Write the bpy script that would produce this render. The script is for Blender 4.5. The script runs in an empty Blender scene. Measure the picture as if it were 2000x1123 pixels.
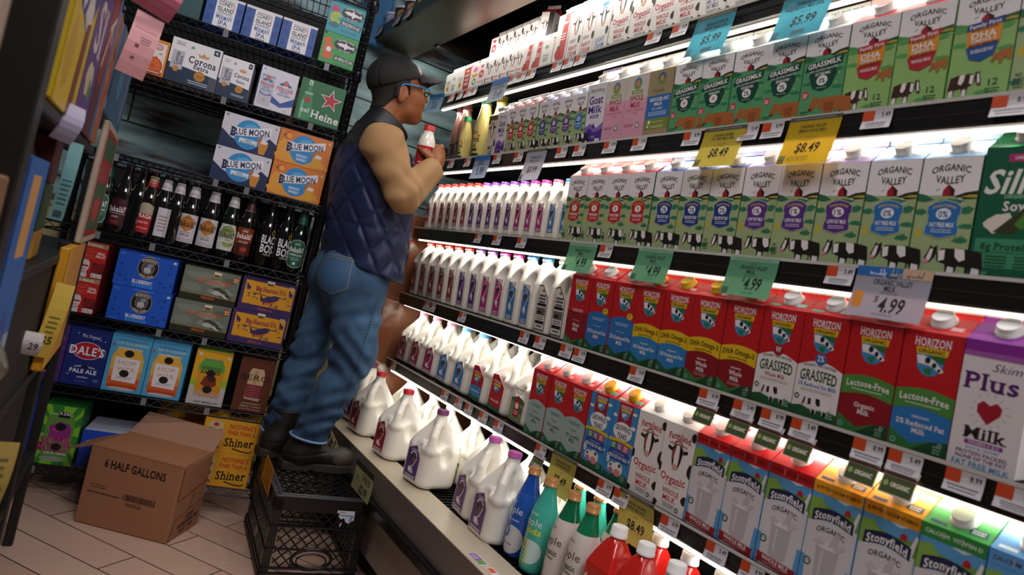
import bpy, bmesh, math, random
import numpy as np
from mathutils import Matrix, Vector
random.seed(7)
R = math.radians
S = bpy.context.scene
C = S.collection

# ---------------------------------------------------------------- camera
cam = bpy.data.cameras.new('camera'); co = bpy.data.objects.new('camera', cam); C.objects.link(co)
cam.sensor_width = 36; cam.lens = 1340/2000*36; cam.clip_start = .05
co.matrix_world = Matrix(((.8313474, -.20685475, -.51582227, 0), (-.5043628, .10899095, -.85658575, 0),
                          (.23340879, .9722819, -.0137205, 1.07), (0, 0, 0, 1)))
cam.dof.use_dof = True; cam.dof.focus_distance = 2.35; cam.dof.aperture_fstop = 4.0
S.camera = co
# ---------------------------------------------------------------- world, lights, exposure
S.view_settings.view_transform = 'Standard'; S.view_settings.look = 'None'
S.view_settings.gamma = 1; S.view_settings.use_curve_mapping = False
S.view_settings.exposure = 0.0
W = bpy.data.worlds.new('world'); S.world = W; W.use_nodes = True
W.node_tree.nodes['Background'].inputs[0].default_value = (.55, .62, .8, 1)
W.node_tree.nodes['Background'].inputs[1].default_value = .06

def area(name, loc, size, sizey, power, col, aim=None, rot=None):
    l = bpy.data.lights.new(name, 'AREA'); l.shape = 'RECTANGLE'; l.size = size; l.size_y = sizey
    l.energy = power; l.color = col
    o = bpy.data.objects.new(name, l); C.objects.link(o); o.location = loc
    if aim is not None:
        o.rotation_euler = (Vector(aim)-Vector(loc)).to_track_quat('-Z', 'Y').to_euler()
    if rot: o.rotation_euler = rot
    return o
area('ceiling_fixture_light', (-.1, 1.2, 3.0), .9, .3, 20, (1, .94, .9), aim=(0, 2.0, .3))
area('ceiling_fixture_light', (.55, -.7, 3.0), 1.2, .5, 36, (.97, .94, 1), aim=(.5, 1.6, .9))
# shelves of the dairy case: front x, base z, forward tilt in degrees
SH = {1: (1.14, 1.856, 3.5), 2: (1.153, 1.566, 7.), 3: (1.177, 1.2745, 5.3), 4: (1.183, .979, 6.), 5: (1.196, .681, 3.7)}
YL, YR = 2.875, .12
def sfr(s, x, y, z):
    """point in the tilted frame of a shelf: x runs along world -Y from Y=0, y into the shelf, z up"""
    X, Z, t = SH[s]; t = R(t)
    return Vector((X+y*math.cos(t)-z*math.sin(t), -x, Z+y*math.sin(t)+z*math.cos(t)))
for s, pw in ((1, 3.2), (2, 3.4), (3, 3.2), (4, 3.2), (5, 3.4)):
    p = sfr(s, -(YL+YR)/2, .03, -.064)
    area('shelf_strip_light', p, 2.7, .016, pw, (1, .95, .86), aim=p+Vector((.34, 0, -1)))
p = Vector((1.078, 1.68, 2.078))
area('canopy_strip_light', p, 3.05, .012, 7.5, (1, .95, .86), aim=p+Vector((.5, 0, -.9)))

# ---------------------------------------------------------------- materials
def lin(h):
    h = h.lstrip('#'); h = h if len(h) == 6 else ''.join(q*2 for q in h); c = [int(h[i:i+2], 16)/255 for i in (0, 2, 4)]
    return tuple(x/12.92 if x <= .04045 else ((x+.055)/1.055)**2.4 for x in c)+(1,)
_M = {}
def M(h, rough=.45, metal=0., emit=0., alpha=1., trans=0., coat=0., bump=0., bscale=60.):
    """procedural principled material of one colour with faint grain"""
    k = (h, rough, metal, emit, alpha, trans, coat, bump, bscale)
    if k in _M: return _M[k]
    m = bpy.data.materials.new('paint_'+h); m.use_nodes = True
    nt = m.node_tree; b = nt.nodes['Principled BSDF']
    b.inputs['Base Color'].default_value = lin(h); b.inputs['Roughness'].default_value = rough
    b.inputs['Metallic'].default_value = metal
    if emit: b.inputs['Emission Color'].default_value = lin(h); b.inputs['Emission Strength'].default_value = emit
    if alpha < 1: b.inputs['Alpha'].default_value = alpha
    if trans: b.inputs['Transmission Weight'].default_value = trans; b.inputs['IOR'].default_value = 1.3
    if coat: b.inputs['Coat Weight'].default_value = coat; b.inputs['Coat Roughness'].default_value = .08
    if bump:
        t = nt.nodes.new('ShaderNodeTexCoord'); n = nt.nodes.new('ShaderNodeTexNoise'); n.inputs['Scale'].default_value = bscale
        n.inputs['Detail'].default_value = 4
        u = nt.nodes.new('ShaderNodeBump'); u.inputs['Strength'].default_value = bump; u.inputs['Distance'].default_value = .004
        nt.links.new(t.outputs['Object'], n.inputs['Vector']); nt.links.new(n.outputs['Fac'], u.inputs['Height'])
        nt.links.new(u.outputs[0], b.inputs['Normal'])
    m.diffuse_color = lin(h); _M[k] = m
    return m

def paper(h):
    """thin paper that lets some light through"""
    if ('paper', h) in _M: return _M['paper', h]
    m = bpy.data.materials.new('paper_'+h); m.use_nodes = True; nt = m.node_tree; nt.nodes.remove(nt.nodes['Principled BSDF'])
    d = nt.nodes.new('ShaderNodeBsdfDiffuse'); t = nt.nodes.new('ShaderNodeBsdfTranslucent'); x = nt.nodes.new('ShaderNodeMixShader'); x.inputs[0].default_value = .35
    d.inputs[0].default_value = lin(h); t.inputs[0].default_value = lin(h); nt.links.new(d.outputs[0], x.inputs[1]); nt.links.new(t.outputs[0], x.inputs[2]); nt.links.new(x.outputs[0], nt.nodes['Material Output'].inputs[0])
    m.diffuse_color = lin(h); _M['paper', h] = m; return m

# ---------------------------------------------------------------- mesh builder
class MB:
    def __init__(s): s.v = []; s.f = []; s.m = []; s.sm = []; s.mats = []
    def mi(s, m):
        if isinstance(m, str): m = M(m)
        if m not in s.mats: s.mats.append(m)
        return s.mats.index(m)
    def add(s, vs, fs, m, smooth=False):
        b = len(s.v); i = s.mi(m); s.v += [tuple(v) for v in vs]
        for f in fs: s.f.append([b+k for k in f]); s.m.append(i); s.sm.append(smooth)
        return s
    def box(s, x0, y0, z0, x1, y1, z1, m, T=None):
        vs = [(x, y, z) for x in (x0, x1) for y in (y0, y1) for z in (z0, z1)]
        if T is not None: vs = [T @ Vector(v) for v in vs]
        return s.add(vs, [(0, 1, 3, 2), (4, 6, 7, 5), (0, 4, 5, 1), (2, 3, 7, 6), (0, 2, 6, 4), (1, 5, 7, 3)], m)
    def bbox(s, x0, y0, z0, x1, y1, z1, m, b=.003, n=2, T=None):
        """box with rounded edges"""
        bm = bmesh.new(); bmesh.ops.create_cube(bm, size=1)
        bmesh.ops.scale(bm, vec=(x1-x0, y1-y0, z1-z0), verts=bm.verts)
        bmesh.ops.translate(bm, vec=((x0+x1)/2, (y0+y1)/2, (z0+z1)/2), verts=bm.verts)
        bmesh.ops.bevel(bm, geom=bm.edges[:], offset=b, segments=n, affect='EDGES', profile=.5)
        bm.verts.index_update()
        vs = [v.co.copy() for v in bm.verts]
        if T is not None: vs = [T @ v for v in vs]
        s.add(vs, [[v.index for v in f.verts] for f in bm.faces], m, False); bm.free(); return s
    def lathe(s, prof, m, n=24, cx=0, cy=0, smooth=True, cap0=True, cap1=True, T=None):
        vs = []; fs = []
        for (r, z) in prof:
            for k in range(n):
                a = 2*math.pi*k/n; vs.append((cx+r*math.cos(a), cy+r*math.sin(a), z))
        for i in range(len(prof)-1):
            for k in range(n):
                fs.append((i*n+k, i*n+(k+1) % n, (i+1)*n+(k+1) % n, (i+1)*n+k))
        if T is not None: vs = [T @ Vector(v) for v in vs]
        s.add(vs, fs, m, smooth)
        if cap0: s.add(vs[:n], [list(range(n))[::-1]], m)
        if cap1: s.add(vs[-n:], [list(range(n))], m)
        return s
    def loft(s, rings, m, smooth=True, caps=True):
        n = len(rings[0]); vs = [v for r in rings for v in r]; fs = []
        for i in range(len(rings)-1):
            for k in range(n): fs.append((i*n+k, i*n+(k+1) % n, (i+1)*n+(k+1) % n, (i+1)*n+k))
        s.add(vs, fs, m, smooth)
        if caps: s.add(rings[0], [list(range(n))[::-1]], m); s.add(rings[-1], [list(range(n))], m)
        return s
    def tube(s, pts, r, m, n=6, caps=True):
        pts = [Vector(p) for p in pts]; rings = []
        for i, p in enumerate(pts):
            d = (pts[min(i+1, len(pts)-1)]-pts[max(i-1, 0)]).normalized()
            u = d.orthogonal().normalized() if i == 0 else (u-d*u.dot(d)).normalized()
            w = d.cross(u); rr = r[i] if isinstance(r, (list, tuple)) else r
            rings.append([p+u*rr*math.cos(2*math.pi*k/n)+w*rr*math.sin(2*math.pi*k/n) for k in range(n)])
        return s.loft(rings, m, True, caps)
    def mesh(s, name):
        me = bpy.data.meshes.new(name); me.from_pydata(s.v, [], s.f)
        for m in s.mats: me.materials.append(m)
        me.polygons.foreach_set('material_index', s.m); me.polygons.foreach_set('use_smooth', s.sm)
        me.update(); return me

def props(o, label=None, cat=None, group=None, kind=None):
    if label: o['label'] = label
    if cat: o['category'] = cat
    if group: o['group'] = group
    if kind: o['kind'] = kind
    return o
def link(name, data, parent=None, loc=None, rot=None):
    o = bpy.data.objects.new(name, data); C.objects.link(o)
    if parent: o.parent = parent
    if loc is not None: o.location = loc
    if rot is not None: o.rotation_euler = rot
    return o
def obj(name, mb, parent=None, label=None, loc=None, rot=None):
    o = link(name, mb.mesh(name), parent, loc, rot)
    if label: o['label'] = label
    return o
def thing(name, label, cat, loc=(0, 0, 0), rot=(0, 0, 0), group=None):
    return props(link(name, None, None, loc, rot), label, cat, group)
def tag(o, label, cat, group=None, kind=None): return props(o, label, cat, group, kind)
_used = set()
def place(proto, loc, rot, label, group=None, scale=None):
    """the first call moves the proto itself, later calls copy the thing with its parts and sub-parts"""
    if proto.name not in _used: _used.add(proto.name); r = proto
    else:
        r = proto.copy(); C.objects.link(r)
        for ch in list(proto.children):
            c = ch.copy(); C.objects.link(c); c.parent = r
            for g in ch.children:
                d = g.copy(); C.objects.link(d); d.parent = c
    r.location = loc; r.rotation_euler = rot; r['label'] = label
    if group: r['group'] = group
    if scale: r.scale = scale
    return r

# ---------------------------------------------------------------- lettering (glyph outlines of the built-in font)
CH = "ABCDEFGHIJKLMNOPQRSTUVWXYZabcdefghijklmnopqrstuvwxyz0123456789$.,'&%-!/:+řáé#"
GL = {}
def glyphs():
    tmp = []
    for st, off in (('r', 0.), ('b', .022)):
        for c in CH+'|':
            for suf in ('', '|'):
                cu = bpy.data.curves.new('g', 'FONT'); cu.body = c+suf; cu.resolution_u = 2; cu.offset = off if not suf else 0
                o = bpy.data.objects.new('g', cu); C.objects.link(o); tmp.append((st, c, suf, o))
    bpy.context.view_layer.update(); dg = bpy.context.evaluated_depsgraph_get()
    adv = {}; bar = None
    for st, c, suf, o in tmp:
        me = o.evaluated_get(dg).to_mesh()
        v = np.array([p.co[:2] for p in me.vertices], float).reshape(-1, 2); f = [list(p.vertices) for p in me.polygons]
        if suf: adv[c] = v[:, 0].max() if len(v) else .3
        else:
            GL[st, c] = (v, f)
        o.evaluated_get(dg).to_mesh_clear()
    barr = GL['r', '|'][0][:, 0].max()
    for (st, c) in list(GL):
        v, f = GL[st, c]
        GL[st, c] = (v, f, adv[c]-barr)
    for st, c, suf, o in tmp:
        cu = o.data; bpy.data.objects.remove(o); bpy.data.curves.remove(cu)
    # slab style: feet and heads on the straight stems
    for c in CH:
        v, f, a = GL['b', c]
        if not c.isalnum() or len(v) == 0: GL['s', c] = (v, f, a); continue
        y0, y1 = v[:, 1].min(), v[:, 1].max(); vs = [tuple(p) for p in v]; fs = [list(q) for q in f]
        cnt = {}
        for q in f:
            for i in range(len(q)):
                e = tuple(sorted((q[i], q[(i+1) % len(q)]))); cnt[e] = cnt.get(e, 0)+1
        for (i, j), k in cnt.items():
            if k > 1: continue
            for yy, d in ((y0, .075), (y1, -.075)):
                if abs(v[i][1]-yy) < .012 and abs(v[j][1]-yy) < .012:
                    xa, xb = sorted((v[i][0], v[j][0]))
                    if .05 < xb-xa < .26:
                        b = len(vs); vs += [(xa-.055, yy), (xb+.055, yy), (xb+.055, yy+d), (xa-.055, yy+d)]; fs.append([b, b+1, b+2, b+3] if d > 0 else [b+3, b+2, b+1, b])
        GL['s', c] = (np.array(vs), fs, a+.04)
    for c in CH+'|':
        for st in ('r', 'b', 's'):
            if (st, c) not in GL: GL[st, c] = GL['b', c]
glyphs()

def text2d(s, st='b', arc=0., shear=0.):
    """lettering in a unit-height strip, optionally arched; returns verts, faces"""
    vs = []; fs = []; x = 0.
    for ch in s:
        if ch == ' ': x += .28; continue
        if (st, ch) not in GL: continue
        v, f, a = GL[st, ch]; b = len(vs)
        vs += [(p[0]+x+shear*p[1], p[1]) for p in v]; fs += [[b+i for i in q] for q in f]; x += a+.015
    v = np.array(vs) if vs else np.zeros((0, 2))
    if arc and len(v):
        L = x; t = (v[:, 0]/L-.5)
        v = np.stack([v[:, 0], v[:, 1]*(1-.0*t)+arc*L*(.25-t*t)], 1)
    return v, fs

class Art:
    """flat printed artwork as layered coloured shapes; 100 units = face width"""
    def __init__(s, H=200., base=None, W=100.):
        s.H = H; s.W = W; s.it = []; s.bb = []
        if base: s.base = base
    def _put(s, v, f, c):
        v = np.asarray(v, float)
        if len(v) == 0: return
        b = (v[:, 0].min(), v[:, 1].min(), v[:, 0].max(), v[:, 1].max()); L = 1
        for (q, l) in s.bb:
            if q[0] < b[2] and b[0] < q[2] and q[1] < b[3] and b[1] < q[3]: L = max(L, l+1)
        s.bb.append((b, L)); s.it.append((v, f, c, L))
    def r(s, x0, y0, x1, y1, c): s._put([(x0, y0), (x1, y0), (x1, y1), (x0, y1)], [(0, 1, 2, 3)], c); return s
    def p(s, pts, c): s._put(pts, [list(range(len(pts)))], c); return s
    def e(s, cx, cy, rx, ry, c, n=20, a0=0, a1=360):
        pts = [(cx+rx*math.cos(R(a0+(a1-a0)*k/n)), cy+ry*math.sin(R(a0+(a1-a0)*k/n))) for k in range(n+(a1-a0 < 360))]
        return s.p(pts, c)
    def blob(s, cx, cy, rx, ry, c, seed=0, n=14, j=.25):
        g = random.Random(seed); return s.p([(cx+rx*(1+g.uniform(-j, j))*math.cos(2*math.pi*k/n), cy+ry*(1+g.uniform(-j, j))*math.sin(2*math.pi*k/n)) for k in range(n)], c)
    def ring(s, cx, cy, r0, r1, c, n=24, a0=0, a1=360, sy=1.):
        o = [(math.cos(R(a0+(a1-a0)*k/n)), math.sin(R(a0+(a1-a0)*k/n))) for k in range(n+1)]
        v = [(cx+r1*x, cy+r1*y*sy) for x, y in o]+[(cx+r0*x, cy+r0*y*sy) for x, y in o]
        s._put(v, [(k, k+1, n+2+k, n+1+k) for k in range(n)], c); return s
    def line(s, pts, w, c):
        v = []; f = []
        for i, (x, y) in enumerate(pts):
            a = pts[max(i-1, 0)]; b = pts[min(i+1, len(pts)-1)]; d = math.hypot(b[0]-a[0], b[1]-a[1]) or 1
            nx, ny = -(b[1]-a[1])/d*w/2, (b[0]-a[0])/d*w/2; v += [(x+nx, y+ny), (x-nx, y-ny)]
        for i in range(len(pts)-1): f.append((2*i+1, 2*i+3, 2*i+2, 2*i))
        s._put(v, f, c); return s
    def t(s, txt, cx, cy, w, h, c, st='b', arc=0., shear=0., rot=0.):
        """text centred at cx, cy; width w and letter height h (w=0: natural width)"""
        v, f = text2d(txt, st, 0, shear)
        if len(v) == 0: return s
        x0, x1 = v[:, 0].min(), v[:, 0].max(); k = h/.72
        kx = (w/(x1-x0)) if w else k
        v = np.stack([(v[:, 0]-(x0+x1)/2)*kx, (v[:, 1]-.36)*k], 1)
        if arc: v[:, 1] += arc*(1-(v[:, 0]/((x1-x0)*kx/2))**2)-arc/2
        if rot:
            a = R(rot); v = np.stack([v[:, 0]*math.cos(a)-v[:, 1]*math.sin(a), v[:, 0]*math.sin(a)+v[:, 1]*math.cos(a)], 1)
        s._put(v+(cx, cy), f, c); return s
    def fine(s, cx, cy, w, c, rows=2, h=1.6, gap=3., seed=0):
        """lines of print too small to read in the photograph"""
        g = random.Random(seed)
        for k in range(rows):
            ww = w*g.uniform(.75, 1); x = cx-ww/2; y = cy-k*gap; v = []; f = []
            while x < cx+ww/2:
                d = g.uniform(1.5, 5); b = len(v); xe = min(x+d, cx+ww/2)
                v += [(x, y-h/2), (xe, y-h/2), (xe, y+h/2), (x, y+h/2)]; f.append((b, b+1, b+2, b+3)); x = xe+.9
            s._put(v, f, c)
        return s
    def star(s, cx, cy, r, c, rot=0, k=.4, n=5):
        return s.p([(cx+(r if i % 2 == 0 else r*k)*math.cos(R(90+rot+180*i/n)), cy+(r if i % 2 == 0 else r*k)*math.sin(R(90+rot+180*i/n))) for i in range(2*n)], c)
    def sub(s, a, x, y, k, ky=None):
        for v, f, c, L in a.it: s._put(v*(k, ky or k)+(x, y), f, c)
        return s
    def flat(s, mb, fn, w, eps=.00013, mat=None):
        """lay the print on a face: fn(u, v, n) -> point, u and v in metres"""
        k = w/s.W
        for v, f, c, L in s.it:
            mb.add([fn(p[0]*k, p[1]*k, L*eps) for p in v], f, mat(c) if mat else M(c))
        return mb

# ---------------------------------------------------------------- printed artwork
def cow(a, x, y, k, body='#1a1614', patch='#efe9e6', nose='#e58aa0', spots=True):
    q = lambda pts: [(x+px*k, y+py*k) for px, py in pts]
    a.p(q([(22, 36), (30, 45), (70, 45), (96, 40), (100, 18), (98, 0), (82, 0), (79, 13), (60, 15), (57, 0), (42, 0), (39, 17), (24, 22)]), body)
    if spots:
        a.p(q([(52, 45), (68, 44), (71, 27), (62, 23), (54, 31)]), patch); a.p(q([(25, 40), (36, 43), (37, 25), (27, 22)]), patch)
        a.p(q([(43, 0), (56, 0), (55, 12), (45, 14)]), patch); a.p(q([(83, 0), (97, 0), (96, 12), (84, 14)]), patch)
    a.p(q([(2, 27), (8, 42), (10, 50), (15, 45), (22, 50), (23, 40), (20, 28), (12, 18), (5, 19)]), body)
    if spots: a.p(q([(6, 28), (11, 43), (16, 43), (14, 28), (10, 19), (5, 20)]), patch)
    a.e(x+6*k, y+21*k, 4.6*k, 3.6*k, nose, 10)
def cowface(a, x, y, k, dark='#1c1715', mid='#a8503c', pale='#f2ecea', nose='#d8a48a'):
    q = lambda pts: [(x+px*k, y+py*k) for px, py in pts]
    a.p(q([(-20, 30), (-8, 42), (8, 42), (20, 30), (16, 0), (9, -22), (-9, -22), (-16, 0)]), dark)
    a.p(q([(-20, 30), (-34, 34), (-36, 26), (-20, 20)]), dark); a.p(q([(20, 30), (34, 34), (36, 26), (20, 20)]), dark)
    a.p(q([(-6, 40), (6, 40), (9, 10), (7, -16), (-7, -16), (-9, 10)]), pale); a.p(q([(-17, 20), (-10, 34), (-9, 5), (-14, -2)]), mid)
    a.e(x, y-17*k, 10*k, 8*k, nose, 14); a.ring(x, y+36*k, 13*k, 17*k, mid, 12, 10, 170)
def ovtop(a, y0=138, hill='#2e6b4c', dark='#20241c', top=206):
    a.r(0, y0, 100, top, '#f1ecee')
    k = (top-y0)/68
    a.t('ORGANIC', 50, y0+47*k, 66, 12*k, '#17181a', 'b', 6); a.t('VALLEY', 51, y0+29*k, 50, 13*k, '#17181a', 'b', -4)
    a.p([(0, y0-2), (0, y0+4), (14, y0+1), (30, y0-8), (12, y0-12), (0, y0-10)], hill); a.p([(62, y0-2), (80, y0+5), (100, y0+8), (100, y0-6), (80, y0-7)], dark)
    a.p([(72, y0-3), (88, y0+1), (100, y0+1), (100, y0-4)], '#b7a63a')
    a.p([(42, y0-1), (42, y0+9*k), (50, y0+20*k), (59, y0+9*k), (59, y0-1)], '#a6182a'); a.p([(50, y0+20*k), (62, y0+10*k), (62, y0-1), (57, y0-1)], '#3a1416')
    a.line([(30, y0+8), (36, y0+12)], 1.2, '#333'); a.p([(62, y0-13), (72, y0-4), (76, y0-6), (82, y0-14), (78, y0-15), (74, y0-9), (68, y0-14)], '#e9e7e0')
def art_ov(col, big, l1, H=206):
    a = Art(H); a.r(0, 0, 100, H, '#a4b884'); ovtop(a, 138*H/206, top=H); s = H/206
    g = '#2f7a56'
    for x, y, rx, ry, sd in ((86, 112, 14, 7, 1), (90, 84, 12, 5, 2), (10, 108, 10, 6, 3), (84, 60, 14, 5, 4), (8, 20, 9, 5, 5), (60, 128, 22, 4, 9)): a.blob(x, y*s, rx, ry, g, sd)
    a.blob(10, 70*s, 5, 9, '#c9b53a', 6)
    b = lambda k, c: a.p([(50+(x-50)*k, (95+(y-95)*k)*s) for x, y in ((22, 70), (50, 62), (78, 70), (78, 82), (75, 86), (75, 102), (78, 106), (78, 118), (68, 125), (50, 129), (32, 125), (22, 118), (22, 106), (25, 102), (25, 86), (22, 82))], c)
    b(1.04, '#c9d3a4'); b(1, col)
    a.t('ETHICALLY SOURCED', 50, 118*s, 40, 4.5, '#e8c35a', 'b', 5); a.e(50, 105*s, 13, 10, '#f4f2f0'); a.t(big, 50, 105*s, 17 if len(big) > 1 else 10, 12, col)
    a.t(l1, 50, 86*s, 42, 8, '#f2f0ee'); a.fine(50, 77*s, 36, '#e0dce8', 2, 1.5, 4)
    cow(a, 27, 0, 1.0*s); a.t('NO', 12, 32, 10, 7, '#26301e'); a.fine(13, 25, 17, '#26301e', 4, 2.2, 4.6)
    a.line([(80, 62*s), (84, 68*s)], .8, '#55683e'); a.line([(86, 62*s), (86, 69*s)], .8, '#55683e'); a.line([(92, 62*s), (88, 68*s)], .8, '#55683e')
    return a
def art_grass(big, l1):
    a = Art(190); a.r(0, 0, 100, 190, '#57a06c'); ovtop(a, 136, top=190)
    for x, y, sd in ((20, 118, 1), (85, 100, 2), (88, 62, 3), (14, 76, 4), (78, 128, 5)): a.blob(x, y, 12, 4, '#2f7d54', sd)
    for x, y in ((80, 84), (88, 92), (22, 92), (82, 72)): a.e(x, y, 2, 2, '#d6c64a', 6)
    d = '#0f4738'; a.p([(22, 108), (78, 108), (84, 92), (72, 64), (50, 56), (28, 64), (16, 92)], d)
    a.p([(5, 102), (9, 119), (94, 130), (92, 112)], '#123f35'); a.t('GRASSMILK', 50, 117, 78, 11, '#f3f1ee', 'b', 0, 0, 6); a.t('100% CERTIFIED GRASS-FED', 50, 104, 66, 4, '#d6e6da', 'b', 0, 0, 5)
    a.t(l1, 50, 95, 36, 6, '#f3f1ee', 'b', 0, 0, 4); a.e(50, 80, 13, 11, '#f3f1ee'); a.t(big, 50, 80, 15 if len(big) > 1 else 12, 11, '#b01c30' if big == 'W' else '#14305e')
    a.fine(50, 65, 26, '#b9d6c4', 1, 1.4)
    q = '#b0642e'; cow(a, 24, -4, 1.02, q, '#c98a50', '#6b2a18', False); a.p([(62, 30), (88, 32), (84, 10), (66, 12)], '#9a5224')
    a.star(13, 52, 10, '#c8283a', 0, .8, 10); a.fine(13, 54, 12, '#f2dede', 3, 2, 3.6); a.fine(16, 14, 22, '#1f5c3f', 3, 3, 6)
    return a
def art_dha(low, lab, lcol):
    a = Art(190); a.r(0, 0, 100, 190, '#98c274'); ovtop(a, 136, '#4c9a52', '#2c5c34', 190)
    for x, y, sd in ((84, 124, 1), (12, 100, 2), (88, 84, 3), (10, 128, 4), (60, 10, 5)): a.blob(x, y, 13, 5, '#5aa356', sd)
    a.p([(22, 128), (78, 134), (76, 96), (70, 78), (50, 70), (32, 74), (24, 96)], '#e6952c'); a.p([(23, 93), (76, 100), (70, 76), (50, 66), (31, 72)], low)
    a.p([(20, 122), (22, 134), (80, 142), (80, 130)], lcol); a.t('Family First', 50, 132, 50, 7, '#f5eeee', 'b', 0, 0, 7)
    a.t('GET THE POWER OF DHA', 50, 124, 42, 3.4, '#7a4a12', 'b', 0, 0, 6); a.t('DHA', 50, 114, 40, 12, '#f5eeee', 'b', 0, 0, 4); a.t('OMEGA 3', 50, 104, 40, 6, '#f5eeee', 'b', 0, 0, 4)
    a.t('BRAIN HEALTH', 50, 97, 44, 5, '#6b2a10', 'b', 0, 0, 4); a.t(lab, 50, 86, 36, 6, '#f2e8e8', 'b', 0, 0, 4)
    m = Art(60); cow(m, 0, 0, 1, '#402020', '#f0ebe8', '#402020')
    for v, f, c, L in m.it: a._put(np.stack([58-v[:, 0]*.55, 8+v[:, 1]*.86], 1), [q[::-1] for q in f], c)
    m = Art(60); cow(m, 0, 0, 1, '#b06c34', '#b06c34', '#7a4420', False)
    for v, f, c, L in m.it: a._put(np.stack([68+v[:, 0]*.31, 52+v[:, 1]*.5+v[:, 0]*.12], 1), f, c)
    a.t('12', 76, 28, 15, 12, '#1f4a2a'); a.fine(76, 16, 24, '#1f4a2a', 3, 2.6, 4.8)
    return a
def shield(a, x, y, k):
    a.t('HORIZON', x, y+27*k, 62*k, 15*k, '#efe6e6', 's', -1.5); a.p([(x-27*k, y+17*k), (x+29*k, y+17*k), (x+27*k, y+5*k), (x-25*k, y+5*k)], '#e2bb1e'); a.t('ORGANIC', x, y+11*k, 46*k, 7*k, '#2a1c10')
    a.p([(x-24*k, y+5*k), (x+24*k, y+5*k), (x+22*k, y-16*k), (x+12*k, y-29*k), (x, y-33*k), (x-12*k, y-29*k), (x-22*k, y-16*k)], '#3d8fc4')
    a.p([(x-4*k, y+5*k), (x+24*k, y+5*k), (x+23*k, y-8*k), (x+10*k, y-5*k)], '#2c6e3c'); a.p([(x-10*k, y-20*k), (x+6*k, y-18*k), (x+2*k, y-32*k), (x-6*k, y-27*k)], '#2c7a3c')
    a.p([(x-24*k, y+2*k), (x-12*k, y+3*k), (x+8*k, y-4*k), (x+25*k, y-20*k), (x+19*k, y-24*k), (x+2*k, y-14*k), (x-20*k, y-12*k)], '#eee9ea')
    for dx, dy, rx, ry in ((-4, -5, 5, 6), (8, -12, 4, 5), (17, -19, 3, 3)): a.e(x+dx*k, y+dy*k, rx*k, ry*k, '#1c1818', 8)
def arcband(a, y, h, c, sag=5):
    n = 8; up = [(100*i/n, y+h+sag*math.sin(math.pi*i/n)) for i in range(n+1)]; lo = [(100*i/n, y+sag*math.sin(math.pi*i/n)) for i in range(n+1)]
    a.p(lo+up[::-1], c)
def hzfoot(a, c1='#23542c', c2='#3f7d3c'):
    a.p([(0, 0), (100, 0), (100, 26), (70, 22), (40, 10), (0, 30)], c2); a.p([(38, 0), (100, 0), (100, 27), (72, 22)], c1)
    a.ring(9, 10, 3, 5, '#7fb8c8', 10); a.fine(84, 16, 14, '#8ab89a', 3, 2.4, 5); a.ring(88, 20, 2, 4, '#8ab89a', 8)
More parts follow.
